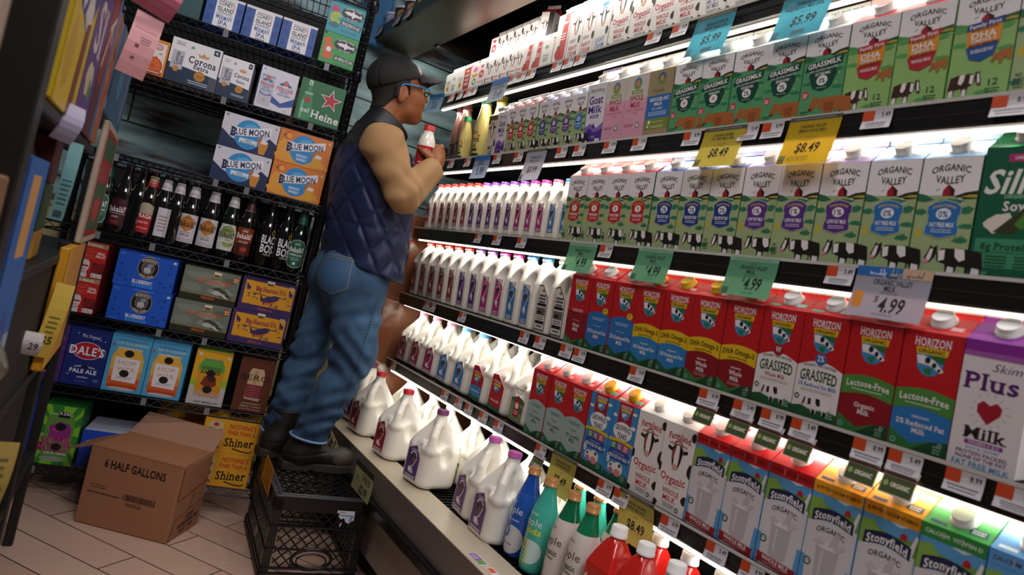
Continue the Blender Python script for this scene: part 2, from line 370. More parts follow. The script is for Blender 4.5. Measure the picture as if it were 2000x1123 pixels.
def art_hz(kind):
    a = Art(206); red = '#c01820'; a.r(0, 0, 100, 206, red)
    w = '#efe6e6'
    if kind == 'plain': a.r(0, 0, 100, 100, '#8c1420'); hzfoot(a); a.fine(50, 106, 56, w, 2, 2, 5); a.t('ORGANIC', 50, 74, 34, 4, '#d9a0a0'); a.t('Whole', 50, 60, 34, 10, w, 's'); a.t('Milk', 50, 47, 26, 10, w, 's')
    if kind == 'two': arcband(a, -4, 106, '#2a72b8', 12); hzfoot(a, '#17402c', '#1f5a34'); a.e(78, 118, 12, 9, '#e2bb1e'); a.t('8', 78, 120, 5, 7, '#6a3c10'); a.fine(50, 95, 60, '#c8d8ea', 2, 2, 5); a.t('ORGANIC', 50, 72, 34, 4, '#9ec0e0'); a.t('2% Reduced Fat', 50, 56, 86, 10, w, 's'); a.t('Milk', 50, 42, 26, 10, w, 's')
    if kind in ('dha2', 'dhaw'):
        c = '#2a80c0' if kind == 'dha2' else '#8a1420'; arcband(a, -6, 76, c, 8); hzfoot(a, '#1c4a2c', '#23603a' if kind == 'dha2' else '#357a3a'); arcband(a, 68, 34, '#e2bb1e', 8)
        a.t('DHA Omega-3', 50, 93, 88, 12, '#1f1a14', 's', 3); a.t('Supports Brain Health', 50, 80, 54, 4, '#3a2c12', 'b', 2); a.t('ORGANIC', 50, 58, 30, 4, w)
        if kind == 'dha2': a.t('2% Reduced Fat', 50, 47, 80, 9, w, 's'); a.t('Milk', 50, 35, 24, 9, w, 's')
        else: a.t('Whole', 50, 47, 36, 10, w, 's'); a.t('Milk', 50, 34, 26, 10, w, 's'); a.fine(50, 24, 40, '#d09a9a', 2, 1.5, 3.5)
    if kind in ('gfw', 'gf2'):
        arcband(a, -6, 106, '#e9e4e4', 14); a.p([(0, 0), (100, 0), (100, 18), (80, 24), (50, 16), (20, 22), (0, 18)], '#1f5a34'); c = '#a8202c' if kind == 'gfw' else '#2a6ab0'
        a.t('ORGANIC 100% CERTIFIED', 50, 104, 74, 5, '#3c4a3c', 'b', 3); a.t('GRASSFED', 50, 84, 82, 22, '#174a2c', 'b', 3); a.t('Whole Milk' if kind == 'gfw' else '2% Reduced Fat Milk', 50, 65, 52 if kind == 'gfw' else 86, 8, c, 's'); a.fine(50, 56, 70, '#8a9088', 2, 1.4, 3.4)
        a.e(50, 118, 13, 11, '#a01824' if kind == 'gfw' else '#2466b4'); a.t('W' if kind == 'gfw' else '2%', 50, 120, 15, 12, w, 's'); m = Art(60); cow(m, 0, 0, 1, '#efeaea', '#1c1818', '#d98a9a'); a.sub(m, 20, 10, .62, .7); a.ring(9, 38, 3, 6, '#1f5a34', 10); a.fine(86, 20, 16, '#9ac4a8', 3, 2.6, 5)
    if kind in ('lfw', 'lf2'):
        c = '#8c1420' if kind == 'lfw' else '#2a78bc'; arcband(a, -6, 76, c, 8); hzfoot(a, '#1c4a2c', '#357a3a'); arcband(a, 66, 34, '#4c8c3c', 8)
        a.t('Lactose-Free', 50, 91, 84, 12, w, 's', 3); a.fine(50, 80, 62, '#cfe0c8', 1, 2)
        if kind == 'lfw': a.t('Organic', 50, 52, 40, 9, w, 's'); a.t('Milk', 50, 40, 24, 9, w, 's')
        else: a.t('ORGANIC', 50, 58, 30, 4, w); a.t('2% Reduced Fat', 50, 46, 82, 9, w, 's'); a.t('Milk', 50, 34, 24, 9, w, 's')
    if kind == 'one':
        arcband(a, -6, 108, '#9fb8b4', 12); hzfoot(a, '#1c4a2c', '#2f7040'); d = '#2a4a44'; a.fine(50, 98, 60, d, 2, 2, 5); a.t('ORGANIC', 50, 76, 30, 4, d); a.t('1% Lowfat', 50, 60, 66, 10, d, 's'); a.t('Milk', 50, 47, 26, 10, d, 's')
    shield(a, 50, 162, .98)
    return a
def art_st(top, band, foot):
    a = Art(206); a.r(0, 0, 100, 206, '#5aa0d4'); a.r(0, 62, 100, 140, '#cfd6dc'); a.p([(12, 0), (88, 0), (96, 130), (4, 130)], '#d8d4d6')
    a.p([(0, 138), (100, 138), (100, 166), (60, 160), (0, 170)], '#6a9c3a'); a.p([(0, 128), (0, 172), (20, 176), (46, 150)], '#86b04a'); a.p([(50, 182), (68, 178), (82, 184), (66, 188)], '#c9dcec')
    a.p([(70, 160), (70, 168), (76, 173), (82, 168), (82, 160)], '#b0202c'); a.r(0, 184, 100, 206, top); a.p([(82, 130), (96, 176), (100, 172), (92, 128)], '#e4e2e2')
    a.t(band, 50, 195, 88, 6.5, '#5a1018' if top == '#c4141c' else ('#4a2c08' if top != '#2f8a3c' else '#d9ecd8'), 'b', 0); 
    for x in (34, 64): a.r(x, 189, x+1, 201, '#e0c8b8')
    n = 8; up = [(8+84*i/n, 152+9*math.sin(math.pi*i/n)) for i in range(n+1)]; lo = [(8+84*i/n, 130+9*math.sin(math.pi*i/n)) for i in range(n+1)]
    a.p(lo+up[::-1], '#16224a'); a.t('Stonyfield', 50, 145, 74, 15, '#f1eef0', 's', 8); a.t('ORGANIC', 50, 120, 58, 10, '#1c2440', 'b', 5)
    a.p([(26, 98), (74, 98), (70, 28), (62, 22), (38, 22), (30, 28)], '#bcb8ba'); a.e(50, 92, 24, 6, '#e6e3e4'); a.p([(50, 92), (66, 98), (70, 120), (62, 124), (54, 104)], '#c4c0c2'); a.p([(20, 96), (30, 104), (44, 94), (30, 90)], '#cac6c8'); a.p([(60, 92), (80, 106), (84, 100), (70, 90)], '#cac6c8'); a.p([(38, 80), (44, 84), (42, 36), (38, 34)], '#d3d0d1')
    a.e(14, 52, 8, 8, '#e8e6e4'); a.ring(14, 52, 5, 8, '#2c5a34', 14); a.t('USDA', 14, 53, 9, 3, '#2c5a34')
    if foot: a.p([(3, 24), (97, 18), (93, 9), (97, 0), (3, 4), (7, 13)], '#a01c24'); a.t(foot, 50, 15, 64, 9, '#efe4e4', 'b', 0, 0, -3); a.fine(50, 7, 60, '#d8b0b0', 1, 1.6)
    else: a.p([(28, 0), (72, 0), (70, 14), (30, 14)], '#d88a2c')
    return a
def art_farm(l1='WHOLE', l2='MILK', c='#b81c2c', H=206, k=1.):
    a = Art(H); a.r(0, 0, 100, H, '#ece7e5'); d = '#1c1917'; s = H/206
    for x, y, rx, ry, sd in ((100, 110, 11, 18, 1), (94, 188, 8, 11, 2), (2, 96, 6, 12, 3), (96, 40, 9, 11, 4), (4, 8, 9, 8, 5)):
        g = random.Random(sd); a.p([(min(100, max(0, x+rx*(1+g.uniform(-.2, .2))*math.cos(2*math.pi*i/12))), max(0, (y+ry*math.sin(2*math.pi*i/12))*s)) for i in range(12)], d)
    a.t('Farmland', 50, 178*s, 72, 15*s, c, 's', 4); a.t('FRESH DAIRIES', 50, 160*s, 58, 5, c, 'b', 2); cowface(a, 50, 122*s, .92*s); a.t('Organic', 50, 78*s, 80, 18*s, c, 's', -3)
    a.fine(50, 62*s, 56, '#c08888', 1, 1.6); a.t(l1, 50, 46*s, 54, 12*s, c, 's'); a.t(l2, 50, 30*s, 44, 12*s, c, 's'); a.fine(50, 18*s, 40, '#5a5450', 3, 1.8, 3.6); a.ring(78, 12*s, 3, 6, '#2c5a34', 10)
    return a
def art_grow():
    a = Art(206); a.r(0, 0, 100, 206, '#3a8cc8'); w = '#eef0f2'
    for x, y, rx, ry in ((10, 168, 9, 4), (88, 150, 10, 5), (86, 186, 9, 4), (88, 66, 10, 4), (12, 60, 8, 4)): a.e(x, y, rx, ry, w, 12)
    a.p([(22, 150), (78, 150), (78, 206), (22, 206)], '#a8182a'); a.t('HORIZON', 50, 196, 44, 9, w, 's'); a.r(30, 184, 70, 190, '#e2bb1e'); a.p([(32, 184), (68, 184), (64, 168), (50, 160), (36, 168)], '#3d8fc4'); a.blob(48, 174, 10, 6, '#eee9ea', 3); a.e(52, 172, 3, 3, '#1c1818', 8)
    a.e(50, 132, 38, 24, w); a.t('GROWING', 50, 140, 60, 14, '#1b2430', 'b', 2); a.t('YEARS', 50, 121, 40, 14, '#1b2430', 'b', -2)
    arcband(a, 99, 8, '#e2bb1e', 4); a.r(14, 82, 37, 101, '#2f7a4a'); a.r(38, 82, 61, 101, '#7a4a94'); a.r(62, 82, 87, 101, '#c23a54'); 
    for x in (25, 49, 74): a.fine(x, 96, 16, w, 3, 2.4, 4.6)
    a.r(8, 54, 92, 80, '#1c4a9a'); a.t('REDUCED FAT MILK', 50, 64, 76, 9, w); a.fine(50, 74, 50, '#b8c8e8', 1, 2)
    a.p([(0, 0), (100, 0), (100, 22), (60, 30), (30, 12), (0, 16)], '#1f6040'); a.e(32, 32, 17, 15, '#e9e4e2'); a.e(56, 34, 20, 18, '#efeae8'); a.e(30, 24, 10, 8, '#b078a0'); a.e(56, 24, 13, 10, '#dc8c8c'); a.e(26, 38, 4, 4, '#222'); a.e(62, 44, 5, 5, '#222'); a.ring(80, 16, 6, 8, '#8ac0a0', 14); a.t('12', 80, 16, 7, 6, '#8ac0a0'); a.e(12, 50, 6, 9, w); a.fine(12, 50, 6, '#2a60a0', 2, 1.6)
    return a
def art_silk():
    a = Art(206); a.r(0, 0, 100, 206, '#0d5c40'); w = '#efece4'; a.r(36, 182, 100, 194, '#c02a78'); a.t('UNSWEETENED', 70, 188, 50, 5, w)
    a.t('Silk', 46, 152, 80, 38, w, 'b', 0, .22); a.t('ORGANIC', 58, 128, 40, 6, '#9ac8a8'); a.t('Soy', 56, 113, 34, 15, w, 's'); a.blob(40, 86, 24, 16, '#e4dccb', 4, 16, .2); a.p([(30, 72), (70, 110), (80, 90), (60, 70)], '#3c3c26'); a.p([(60, 84), (74, 104), (90, 96), (72, 76)], '#4c8a2c')
    a.r(6, 16, 100, 62, '#3f8f68'); a.t('8g Protein', 52, 50, 74, 11, '#0d3a2a', 's'); a.r(8, 40, 96, 41, '#0d5c40'); a.t('5', 16, 28, 9, 16, '#0d3a2a'); a.fine(42, 34, 34, '#0d3a2a', 4, 2.6, 5); a.fine(80, 34, 24, '#0d3a2a', 4, 2.6, 5); a.fine(20, 8, 24, '#6ab48c', 2, 2.4, 4)
    return a
def art_skim():
    a = Art(206); a.r(0, 0, 100, 206, '#e6dedf'); a.r(0, 186, 100, 206, '#8a2a94'); a.p([(0, 180), (100, 178), (100, 188), (0, 188)], '#a45aa8'); p = '#5a1c6a'
    a.t('Skim', 66, 166, 42, 13, p, 'r', 0, .3); a.t('Plus', 46, 141, 80, 27, p, 's')
    for k in range(14): a.line([(50+22*math.cos(k*.45), 96+22*math.sin(k*.45)), (50+30*math.cos(k*.45), 96+30*math.sin(k*.45))], .8, '#a89ca0')
    a.p([(50, 74), (33, 92), (32, 104), (40, 111), (50, 105), (60, 111), (68, 104), (67, 92)], '#a4182c'); a.t('Milk', 50, 58, 64, 19, '#241c22', 's'); a.r(22, 38, 78, 45, '#8a2a94'); a.t('VITAMIN A & D', 50, 41.5, 46, 4, '#e6dedf'); a.t('RICH & CREAMY', 50, 33, 50, 4, '#58a0c8')
    a.t('PROTEIN PACKED.', 50, 25, 76, 6, p); a.t('NONE OF THE FAT.', 50, 17, 76, 6, p); a.t('FAT FREE MILK', 50, 6.5, 84, 9, '#4a94c4')
    return a
def art_goat(H=190):
    a = Art(H); s = H/190; a.r(0, 0, 100, H, '#e4dfe4'); p = '#4a2a8a'; a.p([(0, 0), (100, 0), (100, 66*s), (70, 50*s), (34, 66*s), (0, 52*s)], '#8a6ab8'); a.p([(0, 0), (100, 0), (100, 46*s), (60, 34*s), (30, 52*s), (0, 30*s)], p)
    a.t('Meyenberg', 52, 170*s, 74, 14*s, '#4a3a5a', 'r', 4, .15); a.t('Goat', 50, 140*s, 72, 26*s, p, 'b'); a.t('Milk', 50, 110*s, 72, 24*s, p, 'b'); a.r(28, 82*s, 72, 92*s, '#6a4aa0'); a.t('WHOLE', 50, 87*s, 34, 6*s, '#eee')
    a.blob(52, 56*s, 5, 9*s, p, 2); a.fine(24, 24*s, 24, '#cfc4e4', 2, 2, 4); a.fine(56, 24*s, 20, '#cfc4e4', 2, 2, 4); a.r(68, 5*s, 92, 16*s, '#e8e4ec')
    return a
def art_pink():
    a = Art(190); a.r(0, 0, 100, 190, '#d4cbc2'); a.p([(0, 0), (100, 0), (100, 122), (60, 112), (0, 120)], '#dfa3b8'); r_ = '#b02038'
    a.ring(50, 164, 8, 18, '#5a8ab0', 20); a.e(50, 164, 9, 9, '#e0903a'); a.ring(50, 164, 12, 18, '#8aa83a', 20, 180, 360); a.r(26, 134, 76, 144, '#7a9c3a'); a.t('ORGANIC', 51, 139, 40, 5, '#eee6d8')
    a.t('WHOLE', 50, 122, 62, 16, r_); a.t('MILK', 50, 102, 44, 16, r_); a.t('VITAMIN D PASTEURIZED', 50, 86, 80, 6, r_, 'r'); a.t('1/2 GAL', 50, 77, 30, 5, r_, 'r'); a.fine(30, 44, 44, '#a83a54', 2, 2.4, 5); a.e(70, 40, 9, 9, '#efe8e6'); a.ring(70, 40, 6, 9, '#2c6a6a', 12)
    for k in range(10): a.line([(0, 10+k*10), (100, 12+k*10)], .5, '#d693aa')
    return a
def art_kraft():
    a = Art(190); a.r(0, 0, 100, 190, '#a4916c'); a.r(0, 52, 100, 118, '#2a6cb4'); a.r(0, 22, 100, 52, '#7c8c34'); w = '#efeae0'; a.ring(52, 164, 8, 18, '#3a6a8a', 20); a.e(52, 164, 9, 9, '#d08c34'); a.ring(52, 164, 12, 18, '#7a9c3a', 20, 180, 360)
    a.t('Organic', 44, 132, 50, 12, '#4a3a24', 'r', 0, .2); a.t('REDUCED FAT', 52, 106, 80, 10, w); a.t('MILK', 50, 93, 36, 9, w); a.t('2% milkfat', 48, 80, 46, 7, w, 'r', 0, .2); a.fine(50, 70, 80, '#c4d8ee', 3, 2, 4.4); a.e(20, 42, 6, 6, w); a.fine(56, 42, 50, '#d8dcae', 1, 2); a.e(16, 30, 4, 4, w); a.fine(56, 30, 60, '#d8dcae', 2, 2, 4)
    return a
def art_small(kind):
    a = Art(220); w = '#efe9e7'; a.r(0, 0, 100, 220, w)
    if kind == 'red': a.r(0, 0, 100, 220, '#b8202c'); a.t('HEART', 50, 150, 70, 22, w, 'b'); a.t('HALF', 50, 110, 60, 22, w); a.t('FREE', 50, 70, 60, 22, w); a.e(50, 190, 26, 12, '#e2c040')
    if kind == 'sun': a.e(50, 80, 24, 30, '#e2b02a'); a.e(50, 80, 10, 12, '#7a5a1c'); a.fine(50, 150, 70, '#6a8a3a', 4, 5, 10); a.r(0, 0, 100, 30, '#7aa04a')
    if kind == 'multi': a.e(50, 180, 34, 24, '#e06c9a'); a.r(8, 110, 92, 140, '#e2a02a'); a.e(50, 70, 30, 30, '#3a8a4a'); a.e(50, 70, 16, 16, w); a.r(0, 0, 100, 26, '#7ac0c8')
    if kind == 'pink': a.p([(50, 165), (25, 190), (35, 205), (50, 198), (65, 205), (75, 190)], '#d02a6a'); a.e(50, 120, 38, 36, '#d0243a'); a.t('1%', 50, 120, 40, 26, w); a.r(0, 40, 100, 60, '#e8a8c0'); a.blob(90, 20, 10, 16, '#40a0b8', 2)
    if kind == 'cow': cowface(a, 54, 120, 1.2, '#1c1917', '#c88a90'); a.blob(12, 180, 12, 26, '#1c1917', 3); a.blob(8, 40, 8, 26, '#1c1917', 5); a.t('Organic', 56, 56, 70, 16, '#c03040', 's'); a.fine(54, 28, 50, '#c03040', 2, 6, 12)
    if kind == 'berry': a.p([(30, 0), (100, 0), (100, 220), (60, 220), (48, 120)], '#c83a40'); a.e(40, 44, 26, 26, '#b8242c'); a.e(40, 74, 16, 6, '#3a7a34'); a.t('Farmland', 60, 180, 64, 16, w, 's', 0, 0, 8); a.fine(66, 130, 50, w, 3, 6, 12)
    if kind == 'green': a.r(12, 40, 90, 110, '#dfe8dc'); a.t('ORGANIC', 50, 96, 60, 12, '#3a6a4a'); a.fine(50, 76, 60, '#3a6a4a', 3, 5, 11); a.e(50, 160, 20, 14, '#8ab090')
    if kind == 'cowback': a.r(60, 0, 100, 220, '#1c1917'); cowface(a, 40, 120, .9, '#1c1917', '#c88a90')
    if kind == 'heavy': cowface(a, 56, 130, 1., '#1c1917', '#c8604a'); a.t('HEAVY', 50, 50, 74, 18, '#c02a38', 's'); a.t('CREAM', 50, 26, 74, 18, '#c02a38', 's'); a.blob(92, 80, 10, 18, '#1c1917', 5); a.fine(40, 84, 50, '#8a7a78', 2, 4, 8)
    if kind == 'light': cowface(a, 52, 130, 1., '#1c1917', '#3a80b8'); a.t('LIGHT', 50, 50, 74, 18, '#2a70b0', 's'); a.t('CREAM', 50, 26, 74, 18, '#2a70b0', 's'); a.blob(92, 80, 10, 18, '#1c1917', 5); a.e(50, 196, 26, 10, '#3a80c0')
    return a
def art_cowq():
    a = Art(200); a.r(0, 0, 100, 200, '#d8d2c6'); a.r(0, 176, 100, 200, '#6a5a3a'); cowface(a, 50, 110, 1.1); a.blob(90, 60, 9, 20, '#1c1917', 2); a.blob(10, 170, 10, 14, '#1c1917', 3); a.t('MILK', 50, 40, 60, 20, '#2a2624'); a.fine(50, 20, 60, '#2a2624', 2, 5, 9)
    return a

# ---------------------------------------------------------------- cartons
def carton(name, label, cat, w, h, art, side, roof, capc='#f4f2ee', rise=None, fin=None, finc='#f2eeec', d=None, side2=None, sy=.66, cap=True, finprint=None, capr=.017, roofart=None):
    """gable-top carton standing at its front bottom edge: body with print, gable with its fin, screw cap"""
    d = d or w; rise = rise or w*.40; fin = fin or w*.33
    t = thing(name, label, cat)
    b = MB(); b.bbox(-w/2, 0, 0, w/2, d, h, side, .0025)
    if side2:
        for sx in (1, -1): b.add([(sx*(w/2+.0004), .003, h*sy), (sx*(w/2+.0004), d-.003, h*sy), (sx*(w/2+.0004), d-.003, h-.003), (sx*(w/2+.0004), .003, h-.003)], [(0, 1, 2, 3)], side2)
    for k in range(9): b.box(w/2, d*.3, h*(.16+.06*k), w/2+.0003, d*(.5+.04*(k*7 % 5)), h*(.185+.06*k), '#6a6058' if side2 else '#3a2a24')
    k = h/art.H*art.W; art.flat(b, lambda u, v, n: (u-k/2, -.0002-n, v), k) if abs(k-w) < 1e-6 else art.flat(b, lambda u, v, n: ((u/k-.5)*(w-.001), -.0002-n, v*.998), k)
    obj('carton_body', b, t)
    g = MB(); A, B, Cc, D = (-w/2, 0, h), (w/2, 0, h), (w/2, d, h), (-w/2, d, h); e = .001
    E_, F = (-w/2+e, d/2, h+rise), (w/2-e, d/2, h+rise); G, H_ = (w/2-w*.28, d/2, h+rise*.25), (-w/2+w*.28, d/2, h+rise*.25)
    g.add([A, B, Cc, D, E_, F, G, H_], [(0, 1, 5, 4), (2, 3, 4, 5), (1, 6, 5), (6, 2, 5), (1, 2, 6), (0, 4, 7), (7, 4, 3), (0, 7, 3)], roof)
    g.bbox(-w/2, d/2-.0016, h+rise-.002, w/2, d/2+.0016, h+rise+fin, finc, .0012, 1)
    n = Vector((0, -rise, d/2)).normalized(); u = Vector((0, d/2, rise)).normalized()
    if roofart: roofart.flat(g, lambda x, y, o: Vector((x-w/2, 0, h))+u*y+n*(o+.0003), w)
    if finprint: finprint.flat(g, lambda x, y, o: (x-w/2, d/2-.0018-o, h+rise+y), w)
    obj('gable_top', g, t)
    if cap:
        c = MB(); r = capr; hh = r*.85; prof = [(r*1.18, 0), (r*1.18, .0018), (r, .002), (r, hh*.9), (r*.93, hh)]
        T = Matrix.Translation(Vector((0, d*.245, h+rise*.49)))@n.to_track_quat('Z', 'Y').to_matrix().to_4x4()
        c.lathe(prof, capc, 20, T=T)
        for i in range(20): pass
        obj('cap', c, t)
    return t
HW, HH = .0955, .197
def finart(c, c2, txt='ULTRA PASTEURIZED'):
    a = Art(23); a.r(6, 6, 94, 17, c); a.t(txt, 50, 11.5, 76, 5, c2); return a
def roofart(c, tc, txt='SHAKE WELL'):
    a = Art(60); a.r(8, 6, 34, 12, c); a.r(66, 10, 92, 22, c); a.fine(79, 18, 20, tc, 2, 3, 5); return a
SKU = {}
OVC = {'ovr': ('#c01c28', 'W', 'WHOLE MILK', '#c83a40'), 'ovb': ('#1c3a86', '2%', 'REDUCED FAT MILK', '#2a4aa0'), 'ovp': ('#5a2f86', '1%', 'LOW FAT MILK', '#b49ad0'), 'ovl': ('#2a72b8', '0%', 'FAT FREE MILK', '#8ab8e0')}
OVN = {'ovr': 'red', 'ovb': 'dark blue', 'ovp': 'purple', 'ovl': 'light blue'}
for k, (c, big, l1, rf) in OVC.items():
    SKU[k] = carton('milk_carton', '-', 'milk carton', HW, HH, art_ov(c, big, l1), '#2f5c3c', rf, side2='#efe9e6', finprint=finart('#f2eef0', c, l1), roofart=roofart('#f2eef0', c))
    SKU[k+'q'] = carton('milk_carton', '-', 'milk carton', .0685, .160, art_ov(c, big, l1, 232), '#2f5c3c', rf, side2='#efe9e6', fin=.014, capr=.013)
for k, big, l1 in (('gw', 'W', 'WHOLE MILK'), ('g2', '2%', 'REDUCED FAT MILK'), ('g0', '0%', 'FAT FREE MILK')):
    SKU[k] = carton('milk_carton', '-', 'milk carton', HW, .176, art_grass(big, l1), '#2c7a4c', '#dfe8e2', side2='#efe9e6', fin=.02, finprint=finart('#f2eef0', '#2c7a4c', l1))
SKU['dw'] = carton('milk_carton', '-', 'milk carton', HW, .178, art_dha('#b82a38', 'WHOLE MILK', '#c02a38'), '#7cb05a', '#c8303c', side2='#efe9e6', fin=.02)
SKU['d2'] = carton('milk_carton', '-', 'milk carton', HW, .178, art_dha('#24569a', '2% REDUCED FAT', '#24408a'), '#7cb05a', '#3a70b8', side2='#efe9e6', fin=.02)
for k, cp in (('plain', '#efece6'), ('two', '#efece6'), ('dha2', '#e8b41c'), ('dhaw', '#e8b41c'), ('gfw', '#f2f0ec'), ('gf2', '#f2f0ec'), ('lfw', '#f2f0ec'), ('lf2', '#f2f0ec'), ('one', '#f4f2ee')):
    f = finart('#e8c83a', '#6a4a10', 'DHA OMEGA-3') if 'dha' in k else (finart('#7ab83a', '#efe9e6', 'LACTOSE FREE') if 'lf' in k else finart('#f0ece8', '#c01820'))
    SKU[k] = carton('milk_carton', '-', 'milk carton', HW, HH, art_hz(k), '#a8141c', '#c8161e', cp, finprint=f, finc='#f0e6e2' if k != 'plain' else '#e8b8b0', roofart=roofart('#58a88c' if 'gf' in k else '#d84a44', '#f0e6e2'))
SKU['st_r'] = carton('milk_carton', '-', 'milk carton', HW, HH, art_st('#c4141c', '8g PROTEIN CALCIUM VITAMIN D', 'WHOLE MILK'), '#4a98d0', '#d4161c', finprint=finart('#f4ecea', '#c4141c', 'WHOLE MILK'))
SKU['st_y'] = carton('milk_carton', '-', 'milk carton', HW, HH, art_st('#e8a01c', '8g PROTEIN CALCIUM VITAMIN D', None), '#4a98d0', '#f0a818', finprint=finart('#f6f0e4', '#e8a01c', '2% MILK'), roofart=roofart('#24406a', '#f0ece0'))
SKU['st_g'] = carton('milk_carton', '-', 'milk carton', HW, HH, art_st('#2f8a3c', 'CALCIUM  VITAMIN D', None), '#4a98d0', '#3aa844', finprint=finart('#eaf4e8', '#2f8a3c', '1% LOWFAT MILK'), roofart=roofart('#1c4a6a', '#e8f2e8'))
SKU['st_b'] = carton('milk_carton', '-', 'milk carton', HW, HH, art_st('#5a9cd8', 'CALCIUM  VITAMIN D', None), '#4a98d0', '#6aa8e0', finprint=finart('#eaf0f8', '#5a9cd8'), roofart=roofart('#eef2f8', '#24508a'))
SKU['fw'] = carton('milk_carton', '-', 'milk carton', HW, HH, art_farm(), '#ece7e5', '#f0ece8')
SKU['fr'] = carton('milk_carton', '-', 'milk carton', HW-.004, .20, art_farm(H=206), '#ece7e5', '#f0ece8')
SKU['f2'] = carton('milk_carton', '-', 'milk carton', HW-.004, .20, art_farm('2%', 'FAT MILK', '#5a4a9a'), '#ece7e5', '#f0ece8')
SKU['grow'] = carton('milk_carton', '-', 'milk carton', HW, HH, art_grow(), '#3a8cc8', '#b81c28', '#e8b41c', finprint=finart('#e8c83a', '#6a4a10', 'GROWING YEARS'), finc='#f2e6b8', roofart=roofart('#8ac8b0', '#2a6a4c'))
SKU['silk'] = carton('milk_carton', '-', 'milk carton', HW, HH+.012, art_silk(), '#0d5c40', '#1c8a50', '#f2f0ec', finc='#dfe8d8')
SKU['skim'] = carton('milk_carton', '-', 'milk carton', HW, HH, art_skim(), '#e6dedf', '#8a2a94', '#f2f0ec', finc='#f2e8f0')
SKU['goat'] = carton('milk_carton', '-', 'milk carton', HW-.004, .178, art_goat(), '#e4dfe4', '#e8e4ec', finprint=finart('#5a3a9a', '#eee', 'WHOLE'), fin=.018)
SKU['goatq'] = carton('milk_carton', '-', 'milk carton', .068, .155, art_goat(228), '#e4dfe4', '#e8e4ec', fin=.014, capr=.013)
SKU['pinkw'] = carton('milk_carton', '-', 'milk carton', HW-.005, .176, art_pink(), '#d8b8c0', '#f0ece8', fin=.018)
SKU['kraft'] = carton('milk_carton', '-', 'milk carton', HW-.005, .176, art_kraft(), '#a4916c', '#e4dcc8', fin=.018)
SKU['cowq'] = carton('milk_carton', '-', 'milk carton', .066, .15, art_cowq(), '#d8d2c6', '#8a7a58', fin=.012, cap=False)
for k, rf in (('red', '#d02a34'), ('sun', '#efe9e7'), ('multi', '#efe9e7'), ('pink', '#efd0d8'), ('cow', '#efe9e7'), ('green', '#efe9e7'), ('berry', '#e8b0b0'), ('cowback', '#c82a44')):
    SKU['s_'+k] = carton('cream_carton', '-', 'cream carton', .058, .10 if k != 'cowback' else .12, art_small(k), '#efe9e7', rf, fin=.012, cap=False)
SKU['s_tallberry'] = carton('cream_carton', '-', 'cream carton', .066, .165, art_small('berry'), '#efe9e7', '#e8b0b0', fin=.014, capr=.012)
SKU['s_heavy'] = carton('cream_carton', '-', 'cream carton', .066, .165, art_small('heavy'), '#efe9e7', '#efe9e7', fin=.014, capr=.012)
SKU['s_light'] = carton('cream_carton', '-', 'cream carton', .066, .165, art_small('light'), '#efe9e7', '#dfe6ee', fin=.014, capr=.012)

# ---------------------------------------------------------------- the room
def nmat(name, build):
    m = bpy.data.materials.new(name); m.use_nodes = True; nt = m.node_tree; build(nt, nt.nodes['Principled BSDF'], nt.nodes.new, nt.links.new); return m
def _floor(nt, b, N, Lk):
    t = N('ShaderNodeTexCoord'); mp = N('ShaderNodeMapping'); mp.inputs['Rotation'].default_value = (0, 0, R(51)); mp.inputs['Location'].default_value = (.17, 0, 0)
    br = N('ShaderNodeTexBrick'); br.inputs['Scale'].default_value = 1; br.inputs['Brick Width'].default_value = .62; br.inputs['Row Height'].default_value = .132
    br.inputs['Mortar Size'].default_value = .0022; br.inputs['Color1'].default_value = lin('#dcb8a4'); br.inputs['Color2'].default_value = lin('#cda893'); br.inputs['Mortar'].default_value = lin('#2c221c'); br.offset = .37
    mp2 = N('ShaderNodeMapping'); mp2.inputs['Rotation'].default_value = (0, 0, R(51)); mp2.inputs['Scale'].default_value = (3, 60, 1)
    n = N('ShaderNodeTexNoise'); n.inputs['Scale'].default_value = 2; n.inputs['Detail'].default_value = 6
    mx = N('ShaderNodeMix'); mx.data_type = 'RGBA'; mx.blend_type = 'MULTIPLY'; mx.inputs[0].default_value = .35
    Lk(t.outputs['Object'], mp.inputs[0]); Lk(mp.outputs[0], br.inputs['Vector']); Lk(t.outputs['Object'], mp2.inputs[0]); Lk(mp2.outputs[0], n.inputs['Vector'])
    Lk(br.outputs['Color'], mx.inputs[6]); Lk(n.outputs['Color'], mx.inputs[7]); Lk(mx.outputs[2], b.inputs['Base Color']); b.inputs['Roughness'].default_value = .42
